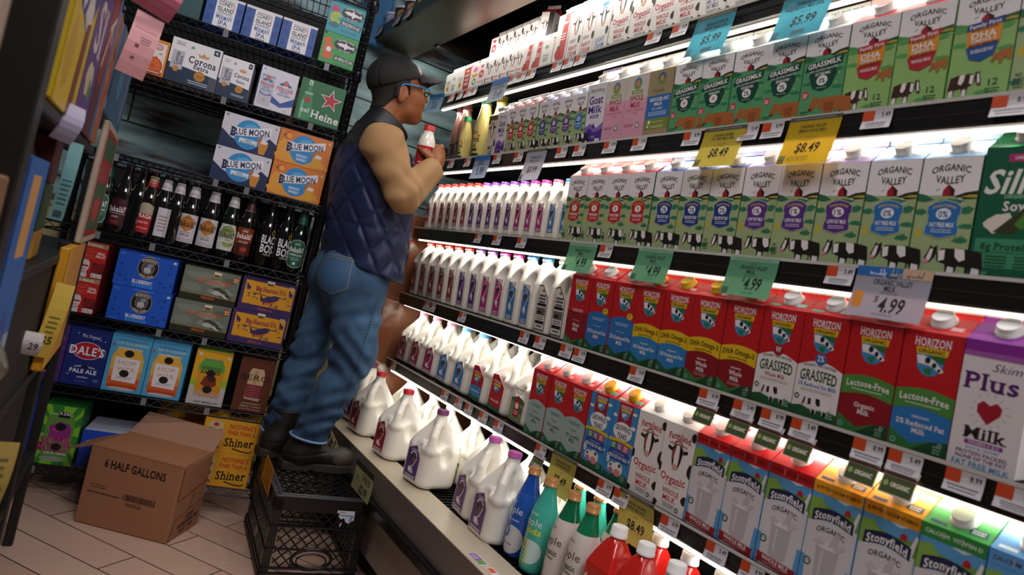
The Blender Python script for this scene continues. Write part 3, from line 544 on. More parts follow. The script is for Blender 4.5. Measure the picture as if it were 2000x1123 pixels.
def _teal(nt, b, N, Lk):
    t = N('ShaderNodeTexCoord'); mp = N('ShaderNodeMapping'); mp.inputs['Scale'].default_value = (2.0, 1, 11); n = N('ShaderNodeTexNoise'); n.inputs['Scale'].default_value = 1.6; n.inputs['Detail'].default_value = 8
    cr = N('ShaderNodeValToRGB'); e = cr.color_ramp.elements; e[0].position = .36; e[0].color = lin('#4a3328'); e[1].position = .47; e[1].color = lin('#7d9ca2')
    x = e.new(.6); x.color = lin('#9fc0c2'); x = e.new(.75); x.color = lin('#bccfc8')
    w = N('ShaderNodeTexBrick'); w.inputs['Scale'].default_value = 1; w.inputs['Brick Width'].default_value = 1.7; w.inputs['Row Height'].default_value = .14; w.inputs['Mortar Size'].default_value = .004
    w.inputs['Color1'].default_value = (1, 1, 1, 1); w.inputs['Color2'].default_value = (.8, .78, .76, 1); w.inputs['Mortar'].default_value = (.06, .04, .03, 1)
    mp2 = N('ShaderNodeMapping'); mp2.inputs['Rotation'].default_value = (R(90), 0, 0)
    mx = N('ShaderNodeMix'); mx.data_type = 'RGBA'; mx.blend_type = 'MULTIPLY'; mx.inputs[0].default_value = 1
    Lk(t.outputs['Object'], mp.inputs[0]); Lk(mp.outputs[0], n.inputs['Vector']); Lk(n.outputs['Fac'], cr.inputs[0]); Lk(t.outputs['Object'], mp2.inputs[0]); Lk(mp2.outputs[0], w.inputs['Vector'])
    Lk(cr.outputs[0], mx.inputs[6]); Lk(w.outputs['Color'], mx.inputs[7]); Lk(mx.outputs[2], b.inputs['Base Color']); b.inputs['Roughness'].default_value = .55
def _block(nt, b, N, Lk):
    t = N('ShaderNodeTexCoord'); mp2 = N('ShaderNodeMapping'); mp2.inputs['Rotation'].default_value = (R(90), 0, 0); w = N('ShaderNodeTexBrick'); w.inputs['Scale'].default_value = 1
    w.inputs['Brick Width'].default_value = .4; w.inputs['Row Height'].default_value = .2; w.inputs['Mortar Size'].default_value = .005
    w.inputs['Color1'].default_value = lin('#b8aa7c'); w.inputs['Color2'].default_value = lin('#b0a276'); w.inputs['Mortar'].default_value = lin('#7c7150')
    Lk(t.outputs['Object'], mp2.inputs[0]); Lk(mp2.outputs[0], w.inputs['Vector']); Lk(w.outputs['Color'], b.inputs['Base Color']); b.inputs['Roughness'].default_value = .5
b = MB(); b.add([(-3, -3, 0), (3, -3, 0), (3, 3.4, 0), (-3, 3.4, 0)], [(0, 1, 2, 3)], nmat('plank_tiles', _floor)); tag(obj('floor', b), 'pale wood-look plank tile floor', 'floor', kind='structure')
b = MB(); b.box(-3, 3.25, 1.02, 3, 3.35, 3.4, nmat('teal_boards', _teal)); tag(obj('wall_back', b), 'worn teal painted board wall behind the rack', 'wall', kind='structure')
b = MB(); b.box(-3, 3.25, 0, 3, 3.37, 1.02, nmat('cream_blocks', _block)); tag(obj('wall_back_lower', b), 'cream painted block wall below the teal boards', 'wall', kind='structure')

# ---------------------------------------------------------------- the refrigerated dairy case
case = thing('dairy_case', 'long open refrigerated dairy case with five lit shelves of milk', 'display case', (1.4, 1.5, 0))
_cl = Matrix.Translation((-1.4, -1.5, 0))
def cobj(name, mb, par=None, **k):
    mb.v = [tuple(_cl @ Vector(v)) for v in mb.v]; return obj(name, mb, par or case, **k)
BLK = M('#141210', .35, bump=.1); GRY = M('#56504c', .4); TAUPE = M('#6a615e', .3)
b = MB(); b.box(1.80, YR, .1, 1.86, 2.93, 2.5, M('#1b1918', .4)); cobj('back_panel', b)
b = MB(); b.bbox(1.115, 2.895, .30, 1.80, 2.925, 1.33, M('#7a4c34', .12, coat=.5), .004); cobj('end_panel', b)
b = MB(); b.box(.965, YR, .285, .985, 2.92, .385, TAUPE); b.box(.9645, YR, .384, 1.075, 2.92, .3875, M('#b8ab96', .35)); cobj('front_lip', b)
b = MB(); b.bbox(.945, YR, .250, .99, 2.92, .290, M('#0c0b0b', .25), .008); cobj('bumper', b)
b = MB(); b.box(1.0, YR, .07, 1.02, 2.92, .262, M('#938b82', .4)); b.box(1.03, YR, 0, 1.05, 2.92, .07, BLK); cobj('kick_panel', b)
b = MB(); b.box(1.07, YR, .345, 1.79, 2.92, .36, BLK)
for i in range(110): b.box(1.075, YR+.02+i*.0254, .372, 1.78, YR+.026+i*.0254, .38, BLK)
for x in (1.1, 1.25, 1.4): b.box(x, YR, .36, x+.008, 2.9, .373, BLK)
cobj('wire_deck', b)
b = MB(); b.box(.885, YR, 2.085, 1.085, 3.22, 2.10, M('#6a5644', .32, .75, bump=.25, bscale=9)); b.box(.885, YR, 2.10, .90, 3.22, 2.15, M('#16251f', .4))
b.add([(1.085, YR, 2.085), (1.085, 2.93, 2.085), (1.135, 2.93, 2.16), (1.135, YR, 2.16)], [(0, 1, 2, 3)], M('#a08a63', .25, .7, bump=.2, bscale=14)); b.box(1.085, YR, 2.30, 1.86, 2.93, 2.33, BLK)
b.box(1.135, YR, 2.155, 1.15, 2.93, 2.30, BLK); b.bbox(1.07, 2.90, 2.075, 1.86, 2.93, 2.33, M('#15110f', .3), .004)
cobj('canopy', b)
for s in SH:
    f = lambda x0, y0, z0, x1, y1, z1, m, mb: mb.add([sfr(s, x, y, z) for x in (x0, x1) for y in (y0, y1) for z in (z0, z1)], [(0, 1, 3, 2), (4, 6, 7, 5), (0, 4, 5, 1), (2, 3, 7, 6), (0, 2, 6, 4), (1, 5, 7, 3)], m)
    xl, xr = -YL, -YR; dp = .40 if s == 1 else .46
    b = MB(); f(xl, .004, -.016, xr, dp, -.001, M('#211e1c', .42), b); f(xl, dp-.03, -.05, xr, dp, -.016, BLK, b); f(xl, .06, -.034, xr, .09, -.016, BLK, b)
    sh = cobj('shelf', b)
    b = MB(); h = .05 if s != 5 else .04
    f(xl, -.012, -h, -1.735 if s == 2 else xr, -.002, .001, BLK, b) if s != 2 else (f(xl, -.012, -h, -1.735, -.002, -.002, BLK, b), f(-1.733, -.012, -h, xr, -.002, .001, BLK, b))
    f(xl, -.0135, -.004, xr, -.012, .002, M('#cfcac4', .3), b); f(xl, -.0135, -h, xr, -.012, -h+.004, M('#3a3634', .2), b); f(xl, -.0125, -h*.55, xr, -.012, -h*.5, M('#2c2927', .3), b)
    cobj('price_rail', b, sh)
    b = MB(); f(xl+.03, .002, -.057, xr, .012, -.05, M('#fff0dc', .5, emit=2.2), b); cobj('light_strip', b, sh)
    for yb in (2.84, 1.70, .55): b = MB(); f(-yb-.004, .08, -.052, -yb+.004, dp+.05, -.016, BLK, b); cobj('bracket', b, sh)

# ---------------------------------------------------------------- stocking the case
SN = {1: 'top', 2: 'second', 3: 'third', 4: 'fourth', 5: 'fifth'}
ORD = ['leftmost', 'second from left', 'third from left', 'fourth from left', 'fifth from left', 'sixth from left', 'seventh from left', 'eighth from left', 'ninth from left', 'tenth from left', 'eleventh from left', 'twelfth from left', 'thirteenth from left', 'fourteenth from left', 'fifteenth from left', 'sixteenth from left']
def ordn(i, n):
    if n == 1: return ''
    return 'rightmost' if i == n-1 and n > 1 else ORD[i]
jit = random.Random(5)
def put(sku, s, yl, w, label, group, dy=0., rz=None, dz=0.):
    t = SH[s][2]
    place(SKU[sku] if isinstance(sku, str) else sku, sfr(s, -(yl-w/2), dy+jit.uniform(0, .003), dz), (R(t), 0, R(-90+(jit.uniform(-.8, .8) if rz is None else rz))), label, group)
def row(s, sku, ys, w, desc, group):
    for i, y in enumerate(ys):
        put(sku, s, y, w, f'{desc}, {ordn(i, len(ys))} of {len(ys)}, {SN[s]} shelf' if len(ys) > 1 else f'{desc} on the {SN[s]} shelf', group)
P3 = [1.164+.0965*k for k in range(6, -6, -1)]
G3 = 'half gallon milk cartons on the third shelf'
row(3, 'ovr', P3[0:4], HW, 'white-topped green carton with red badge', G3); row(3, 'ovb', P3[4:7], HW, 'white-topped green carton with dark blue badge', G3)
row(3, 'ovp', P3[7:10], HW, 'white-topped green carton with purple badge', G3); row(3, 'ovl', P3[10:12], HW, 'white-topped green carton with light blue badge', G3)
row(3, 'silk', [P3[11]-.0975], HW, 'dark green soy milk carton at the far right', G3)
P4 = [.552+.0965*k for k in range(11, -1, -1)]
G4 = 'half gallon milk cartons on the fourth shelf'
row(4, 'plain', P4[0:1], HW, 'red carton with dark red lower half', G4); row(4, 'two', P4[1:3], HW, 'red carton with blue lower half and yellow disc', G4)
row(4, 'dha2', P4[3:5], HW, 'red carton with yellow band over a blue panel', G4); row(4, 'dhaw', P4[5:7], HW, 'red carton with yellow band over a dark red panel', G4)
row(4, 'gfw', P4[7:8], HW, 'red and white milk carton with red disc reading GRASSFED', G4); row(4, 'gf2', P4[8:9], HW, 'red and white milk carton with blue disc reading GRASSFED', G4)
row(4, 'lfw', P4[9:10], HW, 'red carton with green band over a dark red panel', G4); row(4, 'lf2', P4[10:11], HW, 'red carton with green band over a blue panel', G4)
row(4, 'skim', P4[11:12], HW, 'white milk carton with purple top and red heart', G4)
P5 = [1.049+.0968*k for k in range(7, -7, -1)]
G5 = 'half gallon milk cartons on the fifth shelf'
row(5, 'one', P5[0:3], HW, 'red carton with pale grey-green lower half', G5); row(5, 'grow', P5[3:5], HW, 'sky blue milk carton with yellow cap and red tab', G5)
row(5, 'fw', P5[5:7], HW, 'white milk carton with cow face and black patches', G5); row(5, 'st_r', P5[7:10], HW, 'blue-white carton with red top and navy banner', G5)
row(5, 'st_y', P5[10:12], HW, 'blue-white carton with yellow top and navy banner', G5); row(5, 'st_g', P5[12:13], HW, 'blue-white carton with green top and navy banner', G5)
row(5, 'st_b', P5[13:14], HW, 'blue-white carton with pale blue top at the far right', G5)
for i, (k, dsc) in enumerate((('one', 'red carton top'), ('one', 'red carton top'), ('one', 'red carton top'), ('grow', 'yellow capped carton'), ('grow', 'yellow capped carton'), ('fw', 'white topped carton'), ('fw', 'white topped carton'), ('st_r', 'red topped carton'), ('st_r', 'red topped carton'), ('st_r', 'red topped carton'), ('st_y', 'yellow topped carton'), ('st_y', 'yellow topped carton'), ('st_g', 'green topped carton'), ('st_b', 'pale blue topped carton'))):
    put(k, 5, P5[i], HW, f'{dsc} in the fifth shelf back row, {ORD[i]} beside the jugs', 'cartons in the back row of the fifth shelf', HW+.004)
G2 = 'milk cartons on the second shelf'
row(2, 'ovrq', [2.194, 2.125, 2.057], .0685, 'small green milk carton with red badge', G2); row(2, 'ovbq', [1.988], .0685, 'small green milk carton with blue badge', G2)
row(2, 'ovpq', [1.919, 1.85], .0685, 'small green milk carton with purple badge', G2); row(2, 'ovlq', [1.781], .0685, 'small green milk carton with light blue badge', G2)
row(2, 'cowq', [2.334], .066, 'small brown-topped carton with a cow face', G2); row(2, 'goatq', [2.264], .068, 'small white and purple goat milk carton', G2)
row(2, 'goat', [1.719], HW-.004, 'tall white goat milk carton with purple hills', G2); row(2, 'pinkw', [1.626, 1.534], HW-.005, 'pink and cream milk carton with round badge', G2)
row(2, 'kraft', [1.441], HW-.005, 'kraft brown carton with a blue panel', G2)
row(2, 'gw', [1.346, 1.25], HW, 'green carton with brown cow and red letter badge', G2); row(2, 'g2', [1.153, 1.057], HW, 'green carton with brown cow and a 2% badge', G2)
row(2, 'g0', [.960], HW, 'green carton with brown cow and a 0% badge', G2); row(2, 'dw', [.864, .766], HW, 'light green carton with orange badge tipped red', G2)
row(2, 'd2', [.668], HW, 'light green carton with orange badge tipped blue', G2); row(2, 'ovl', [.571], HW, 'green carton with light blue badge at the far right end', G2)
G1 = 'cream cartons on the top shelf'; ws = .058
sm = [('s_sun', 2.85, 'white carton leaning at the far left end'), ('s_green', 2.795, 'white carton beside the sunflower carton'), ('s_sun', 2.73, 'white carton with a yellow sunflower'), ('s_red', 2.665, 'red carton with white lettering'), ('s_multi', 2.597, 'white carton with pink, orange and green print'), ('s_pink', 2.534, 'white carton with pink heart and red disc')]
for k, y, d in sm: put(k, 1, y, ws, f'small {d} on the top shelf', G1)
row(1, 's_cow', [2.470, 2.410, 2.350, 2.290, 2.243], ws, 'small white carton with pink cow face', G1); row(1, 's_berry', [2.19, 2.128], ws, 'small white and red carton with strawberry', G1)
row(1, 's_green', [2.064], ws, 'small white carton with pale green print', G1)
row(1, 's_tallberry', [1.985], .066, 'tall white and red carton with strawberry', G1); row(1, 's_heavy', [1.905, 1.836], .066, 'tall white cream carton with red lettering', G1); row(1, 's_light', [1.765], .066, 'tall white cream carton with blue lettering', G1)
row(1, 'fr', [1.690, 1.597, 1.505, 1.414], HW-.004, 'white carton with cow and red WHOLE MILK lettering', G1); row(1, 'f2', [1.322, 1.228], HW-.004, 'white carton with cow and purple lettering', G1)
for i in range(6):
    y = 2.62-.062*i; k = 's_multi' if i == 0 else 's_cow'
    put(k, 1, y, ws, f'carton under the stacked row, back of the top shelf, {ORD[i]}', 'back row cartons on the top shelf', .075)
    put(k if i else 's_pink', 1, y, ws, ('stacked carton with pink heart' if i == 0 else 'stacked white cow carton')+f', upper back row of the top shelf, {ORD[i]}', 'back row cartons on the top shelf', .075, dz=.142)
put('s_cowback', 1, 2.235, ws, 'stacked carton with dark red gable turned sideways in the upper row', 'back row cartons on the top shelf', .08, dz=.142, rz=25)
put('s_cowback', 1, 2.235, ws, 'carton with dark red gable beneath the one turned sideways', 'back row cartons on the top shelf', .08, rz=0)

# ---------------------------------------------------------------- price labels, flags and hanging signs on the rails
def label_mesh(kind):
    b = MB(); w, h = .056, .034; n = 4
    fn = lambda u, v, o: (u-w/2, -.0135-o-.0012-.008*((h-v)/h)**2, v-h-.004)
    a = Art(61); a.r(0, 0, 100, 61, '#c9c4c8')
    if kind == 0: a.r(0, 26, 40, 61, '#c2451c'); a.t('8.99', 78, 46, 30, 16, '#2a2a30'); a.fine(50, 18, 84, '#6a6a78', 2, 5, 9)
    else: a.r(0, 26, 40, 61, '#c2451c'); a.t('5.49', 78, 46, 30, 16, '#2a2a30'); a.fine(50, 18, 70, '#3a3a48', 3, 3, 6)
    a.fine(20, 44, 26, '#7a2a10', 2, 4, 9)
    for i in range(n):
        v0, v1 = h*i/n, h*(i+1)/n; b.add([fn(0, v0, 0), fn(w, v0, 0), fn(w, v1, 0), fn(0, v1, 0)], [(0, 1, 2, 3)], '#c9c4c8')
    a.it = a.it[1:]; a.flat(b, fn, w, .0001); return b
pl = [tag(obj('price_label', label_mesh(k)), '-', 'price label') for k in (0, 1)]
TG = {1: [2.719, 2.635, 2.565, 2.51, 2.2, 2.14, 2.078, 1.92, 1.854, 1.79, 1.456, 1.359], 2: [2.593, 2.443, 2.205, 2.053, 1.793, 1.699, 1.555, 1.43, 1.239, 1.067, 1.003, .773, .555],
      3: [2.249, 2.106, 1.94, 1.492, .79], 4: [2.565, 2.505, 2.237, 1.8, 1.709, 1.572, 1.507, 1.267, 1.032, .936, .865, .795, .668, .605, .514, .443], 5: [2.777, 2.25, 2.133, 2.053, 1.948, 1.844, 1.595, 1.299, 1.235, 1.068, .932, .841]}
for s, l in TG.items():
    for i, y in enumerate(l):
        place(pl[(i+s) % 2], sfr(s, -y, 0, 0), (R(SH[s][2]+2), 0, R(-90+jit.uniform(-2, 2))), f'small orange and white price label on the {SN[s]} shelf rail, {ordn(i, len(l))}', 'price labels on the shelf rails')
def flag(c1, c2, txt):
    t = thing('shelf_flag', '-', 'shelf flag'); b = MB(); w, h = .056, .036; fn = lambda u, v, o: (u-w/2, -.018-o-.014*((h-v)/h), v-h-.04)
    b.add([fn(0, 0, 0), fn(w, 0, 0), fn(w, h, 0), fn(0, h, 0)], [(0, 1, 2, 3)], M('#c9c2b8', .2)); b.add([fn(0, h, 0), fn(w, h, 0), (w/2, -.0135, .004-.036), (-w/2, -.0135, .004-.036)], [(0, 1, 2, 3)], M('#c9c2b8', .2))
    a = Art(60); a.r(0, 53, 100, 60, '#5a1a20'); obj('holder', b, t); b = MB()
    q = Art(60); q.r(4, 4, 96, 52, c1); q.r(4, 4, 96, 24, c2); q.t(txt, 58, 30, 56, 13, '#e2dccb'); q.blob(17, 30, 7, 9, '#8a9a5a', 3); q.r(0, 53, 100, 60, '#5a1a20'); q.flat(b, fn, w); obj('insert', b, t); return t
fl = flag('#3f4c24', '#3f4c24', 'ORGANIC')
for i, y in enumerate([1.029, .936, .862, .793, .668, .605]):
    place(fl, sfr(4, -y, 0, 0), (R(SH[4][2]), 0, R(-90)), f'dark green ORGANIC flag hanging from the fourth shelf rail, {ordn(i, 6)}', 'organic flags on the fourth shelf rail')
place(flag('#3f5a2c', '#5a2a6a', 'ORGANIC'), sfr(5, -1.592, 0, 0), (R(3), 0, R(-90)), 'green and purple flag above the blue bottle on the fifth shelf rail')
def sign(name, label, w, h, base, lines, s, y, dz=-.002, top='#4a4a40', curl=.014, rz=0., slant=0., rot=0., corner=None, topart=None):
    """paper sale sign clipped into the rail, its free edge curling towards the aisle"""
    H = 100*h/w; a = Art(H)
    a.r(0, H-7, 100, H, top); a.fine(50, H-3.5, 80, '#8a8a80', 1, 2)
    if topart: topart(a, H)
    for (tx, x, y_, tw, th, c, st, sh) in lines: a.t(tx, x, y_*H, tw, th, c, st, 0, sh)
    if corner: a.r(2, 2, 16, H*.2, corner); a.fine(9, H*.1, 11, '#3a3a2a', 2, 2, 4)
    fn = lambda u, v, o: (u-w/2+slant*(v-h), -.0145-o-curl*((h-v)/h)**2, v-h)
    b = MB(); n = 8
    for i in range(n):
        v0, v1 = h*i/n, h*(i+1)/n; b.add([fn(0, v0, 0), fn(w, v0, 0), fn(w, v1, 0), fn(0, v1, 0)], [(0, 1, 2, 3)], paper(base), True)
    a.flat(b, fn, w, .00012)
    o = tag(obj(name, b), label, 'sale sign', 'paper sale signs hanging from the shelf rails'); o.location = sfr(s, -y, 0, dz); o.rotation_euler = (R(SH[s][2]*.6), R(rot), R(-90+rz))
    return o
K = '#1c1c1e'
def price(p, d, c=K, sup=False): return ([(p[0], 30, .34, 7, 10, c, 'r', 0), (p[1:], 57, .28, 42, 22, c, 'b', .1)] if sup else [(p, 52, .36, 46, 17, c, 'b', .12)])
yl = '#d3bd4e'; org = lambda l1, l2: [(l1, 50, .80, 50, 5.5, K, 'b', 0), (l2, 50, .71, 54, 5.5, K, 'b', 0), ('WITH CLUB', 52, .58, 20, 3.5, '#6a6038', 'r', 0), ('BUY MORE', 50, .52, 16, 3, '#6a6038', 'r', 0)]
sign('sale_sign', 'yellow sale sign priced $8.49 on the second rail below the brown cow cartons', .124, .094, yl, org('OV ORGANIC GRASSMILK', 'FAT FREE MILK 64FL')+price('$8.49', 0), 2, 1.135, corner='#8a8440', slant=.12)
sign('sale_sign', 'yellow sale sign priced $8.49 with ASSORTED written below the price, second rail', .118, .100, '#d8b430', org('ORGANIC VALLEY', 'OMEGA3 WHOLE MILK')+price('$8.49', 0)+[('ASSORTED', 40, .13, 42, 9, '#6a5a20', 'r', .2)], 2, .902, corner='#8a8440', slant=.1)
sign('sale_sign', 'white sale sign priced $3.99 on the second rail', .122, .106, '#b9bcc8', [('ORGANIC VALLEY', 52, .74, 50, 6, K, 'b', 0), ('MILK QT 32FL', 50, .63, 44, 6, K, 'b', 0), ('WITH', 50, .54, 12, 3, K, 'r', 0)]+[('$3.99', 52, .36, 48, 17, K, 'b', .1)], 2, 1.937, corner='#6a6a74', slant=.1)
bl = lambda a, H: (a.r(0, H-14, 100, H, '#2a6ab4'), a.fine(50, H-7, 70, '#b8d0ea', 1, 4))
sign('sale_sign', 'small pale blue sale sign priced $1.99 on the second rail near the slim jugs', .126, .090, '#9fb2cc', [('WEEKLY', 48, .74, 40, 8, '#2a3a5a', 'b', 0), ('DAIRY SPECIAL', 48, .62, 44, 6, '#2a3a5a', 'b', 0), ('$', 32, .42, 7, 10, K, 'r', 0), ('1.99', 56, .34, 42, 24, K, 'b', .08)], 2, 2.318, topart=bl)
sign('sale_sign', 'pale blue sale sign priced $3.49 on the top rail', .132, .092, '#aab4c8', [('FARMLAND', 52, .74, 44, 6, '#2a3a5a', 'b', 0), ('HEAVY CREAM', 52, .63, 52, 6, '#2a3a5a', 'b', 0), ('$', 34, .40, 7, 10, K, 'r', 0), ('3.49', 58, .32, 44, 24, K, 'b', .08)], 1, 2.298, topart=bl)
o = sign('sale_sign', 'pale blue sale sign with small print at the left end of the top rail', .12, .085, '#8fb0cc', [('WEEKLY DAIRY', 50, .72, 56, 7, '#2a4a6a', 'b', 0), ('SPECIAL', 48, .56, 36, 8, '#2a4a6a', 'b', 0), ('2/$5', 52, .34, 40, 18, '#2a4a6a', 'b', .1)], 1, 2.838, topart=bl, rz=8); o.location = sfr(1, -2.80, -.035, -.004)
cy = '#57a9bf'
for lb, y, tx, w, dz in (('sky blue sale sign priced $5.99 left of its twin on the top rail', 1.237, 'FARMLAND ORG 2%', .126, -.006), ('sky blue sale sign priced $5.99 right of its twin, cut by the picture top', .978, 'FARMLAND ORGANIC', .124, -.018)):
    sign('sale_sign', lb, w, .102, cy, [(tx, 58, .76, 52, 6, K, 'b', 0), ('REDFAT MILK 64 FL', 58, .66, 56, 6, K, 'b', 0), ('WITH CLUB', 54, .56, 18, 3, K, 'r', 0), ('$5.99', 56, .38, 48, 17, K, 'b', .1)], 1, y, dz, corner='#2a6a80', slant=.1, topart=lambda a, H: (a.r(42, 4, 68, 12, '#2a5a6a'), a.blob(20, H*.72, 10, 10, '#3a8098', 2)))
gr = '#6fb089'
for lb, y, w, dz in (('light green sale sign priced $4.99 at the left of three on the third rail', 1.60, .134, -.004), ('light green sale sign priced $4.99 in the middle of three on the third rail', 1.296, .126, -.002), ('light green sale sign priced $4.99 at the right of three on the third rail', .992, .128, -.002)):
    sign('sale_sign', lb, w, .086, gr, [('SAVE', 52, .83, 14, 3, K, 'r', 0), ('ORGANIC VALLEY', 54, .74, 56, 6.5, K, 'b', .1), ('MILK', 50, .63, 18, 6.5, K, 'b', 0), ('WITH CLUB CARD', 50, .54, 24, 2.6, K, 'r', 0), ('$', 40, .43, 6, 9, K, 'r', .1), ('4.99', 61, .34, 34, 21, K, 'b', .12), ('WHILE SUPPLIES', 56, .1, 24, 2.6, K, 'r', 0)], 3, y, dz, top='#86b89a', curl=.016, corner='#3f7058')
def wk(a, H):
    a.r(0, H-13, 62, H, '#2a68b0'); a.r(62, H-13, 100, H, '#c9a88a'); a.t('weekly', 30, H-6.5, 24, 8, '#eef', 's', 0, .1); a.t('dairy', 54, H-6.5, 16, 8, '#d8c83a', 's', 0, .2); a.t('special', 78, H-6.5, 22, 8, '#3a2a6a', 'b', 0, .2); a.r(4, 12, 17, 34, '#d88a2c'); a.fine(10, 26, 9, '#8a4a10', 3, 3, 5)
sign('sale_sign', 'large white weekly dairy special sign priced $4.99 with blue header', .134, .092, '#b6b2c0', [('SAVE', 50, .80, 12, 3, K, 'r', 0), ('ORGANIC VALLEY', 52, .71, 52, 7.5, K, 'b', .05), ('MILK', 50, .59, 16, 7.5, K, 'b', 0), ('WITH CLUB CARD', 50, .50, 24, 2.6, K, 'r', 0), ('$', 36, .38, 6, 9, K, 'r', .1), ('4.99', 58, .28, 34, 20, K, 'b', .12), ('WHILE SUPPLIES LAST', 50, .08, 28, 2.6, K, 'r', 0)], 3, .690, .001, topart=wk, curl=.015)
sign('sale_sign', 'yellow sale sign priced $8.49 hanging in front of the turquoise bottles', .116, .106, '#b9a858', [('HORIZON GROWING YEARS', 50, .80, 62, 5.5, K, 'b', 0), ('ORG WHOLE MILK 59FL', 50, .71, 56, 5.5, K, 'b', 0), ('WITH', 50, .56, 14, 3, K, 'r', 0), ('$8.49', 52, .38, 50, 17, K, 'b', .1)], 5, 1.480, .002, corner='#7a6a3a', curl=.012)
sign('sale_sign', 'yellow sale sign priced $8.49 hanging over the red bottles', .122, .106, '#b9a858', [('MAPLE HILL ORGANIC', 50, .80, 58, 5.5, K, 'b', 0), ('WHOLE MILK 64 FL', 50, .71, 50, 5.5, K, 'b', 0), ('WITH', 50, .56, 14, 3, K, 'r', 0), ('$8.49', 52, .38, 50, 17, K, 'b', .1)], 5, 1.185, .002, corner='#7a6a3a', curl=.012, slant=-.28)
o = sign('sale_sign', 'pale yellow-green sale sign on the lower lip beside the milk crate', .185, .100, '#a9aa7c', [('SUGAR 2.5LB', 66, .66, 44, 7, K, 'b', 0), ('WE SELL LB', 66, .54, 40, 7, K, 'b', 0), ('8', 24, .84, 4, 4, K, 'r', 0), ('$2.99', 62, .2, 40, 14, K, 'b', 0), ('PROMO', 20, .46, 14, 5, K, 'r', 0)], 5, 2.22, topart=lambda a, H: a.r(0, H-12, 100, H, '#3a3c30'))
o.location = (.945, 2.22, .385); o.rotation_euler = (R(8), 0, R(-90))
lt = MB(); w, h = .10, .022; lt.box(0, 0, 0, w, h, .0006, '#d8d4d6'); a = Art(22); a.r(0, 0, 34, 22, '#d8d4d6'); a.r(4, 3, 30, 19, '#d8461c'); a.fine(66, 14, 54, '#5a5a68', 2, 4, 8); a.flat(lt, lambda u, v, n: (u, v, .0008+n), w)
lt = tag(obj('price_label', lt), '-', 'price label')
for i in range(5): place(lt, (.985, 1.445-.105*i, .3878), (0, 0, R(-90)), f'white and orange price label lying along the cream lip, {ordn(i, 5)}', 'price labels along the lower lip')
b = MB(); b.box(0, 0, 0, .075, .03, .0006, '#d0ccd0'); a = Art(40); a.r(4, 4, 60, 36, '#6a3a8a'); a.r(62, 4, 92, 36, '#5a8a3a'); a.fine(32, 26, 44, '#d8c8e0', 3, 4, 8); a.flat(b, lambda u, v, n: (u, v, .0008+n), .075); tag(obj('price_label', b, loc=(.975, 1.53, .3878), rot=(0, 0, R(-90))), 'purple and green price label lying on the cream lip', 'price label')

# ---------------------------------------------------------------- smooth solids from distance fields (surface nets)
def surfnet(fn, lo, hi, h):
    lo = np.array(lo, np.float32); n = np.ceil((np.array(hi, np.float32)-lo)/h).astype(int)+1
    ax = [lo[i]+h*np.arange(n[i], dtype=np.float32) for i in range(3)]
    V = fn(*np.meshgrid(*ax, indexing='ij')).astype(np.float32); I = V < 0
    cs = [(i, j, k) for i in (0, 1) for j in (0, 1) for k in (0, 1)]
    sl = lambda A, c: A[c[0]:n[0]-1+c[0], c[1]:n[1]-1+c[1], c[2]:n[2]-1+c[2]]
    s = sum(sl(I, c).astype(np.int8) for c in cs); act = (s > 0) & (s < 8); idx = np.argwhere(act)
    val = np.stack([sl(V, c)[act] for c in cs], 1); P = np.zeros((len(idx), 3)); W_ = np.zeros(len(idx))
    for a in range(8):
        for b_ in range(a+1, 8):
            if sum(x != y for x, y in zip(cs[a], cs[b_])) != 1: continue
            va, vb = val[:, a], val[:, b_]; x = (va < 0) != (vb < 0); t = np.where(x, va/(va-vb+1e-20), 0)[:, None]
            P += np.where(x[:, None], np.array(cs[a])+(np.array(cs[b_])-np.array(cs[a]))*t, 0); W_ += x
    P = (P/W_[:, None]+idx)*h+lo; num = -np.ones(act.shape, int); num[act] = np.arange(len(idx)); F = []
    for d in range(3):
        u, v = (d+1) % 3, (d+2) % 3; a = [slice(None)]*3; b_ = [slice(None)]*3; a[d] = slice(0, -1); b_[d] = slice(1, None)
        A, B = I[tuple(a)], I[tuple(b_)]; e = np.argwhere(A != B); e = e[(e[:, u] > 0) & (e[:, v] > 0) & (e[:, u] < n[u]-1) & (e[:, v] < n[v]-1)]
        if not len(e): continue
        fl = A[tuple(e.T)]; q = []
        for du, dv in ((1, 1), (0, 1), (0, 0), (1, 0)):
            c = e.copy(); c[:, u] -= du; c[:, v] -= dv; q.append(num[tuple(c.T)])
        q = np.stack(q, 1); q[~fl] = q[~fl][:, ::-1]; F.append(q)
    return P, np.concatenate(F)
def smin(a, b, k):
    h = np.clip(.5+.5*(b-a)/k, 0, 1); return b*(1-h)+a*h-k*h*(1-h)
def smax(a, b, k): return -smin(-a, -b, k)
def sph(x, y, z, c, r): return np.sqrt((x-c[0])**2+(y-c[1])**2+(z-c[2])**2)-r
def ell(x, y, z, c, r):
    k0 = np.sqrt(((x-c[0])/r[0])**2+((y-c[1])/r[1])**2+((z-c[2])/r[2])**2); return (k0-1)*min(r)
def cap(x, y, z, a, b, ra, rb=None, sy=1.):
    """tapered limb from a to b"""
    rb = ra if rb is None else rb; d = [b[i]-a[i] for i in range(3)]; L = sum(q*q for q in d)
    t = np.clip(((x-a[0])*d[0]+(y-a[1])*d[1]+(z-a[2])*d[2])/L, 0, 1)
    return np.sqrt((x-a[0]-d[0]*t)**2+((y-a[1]-d[1]*t)/sy)**2+(z-a[2]-d[2]*t)**2)-(ra+(rb-ra)*t)
def rbox(x, y, a, b, r):
    qx = np.abs(x)-a+r; qy = np.abs(y)-b+r; return np.sqrt(np.maximum(qx, 0)**2+np.maximum(qy, 0)**2)+np.minimum(np.maximum(qx, qy), 0)-r
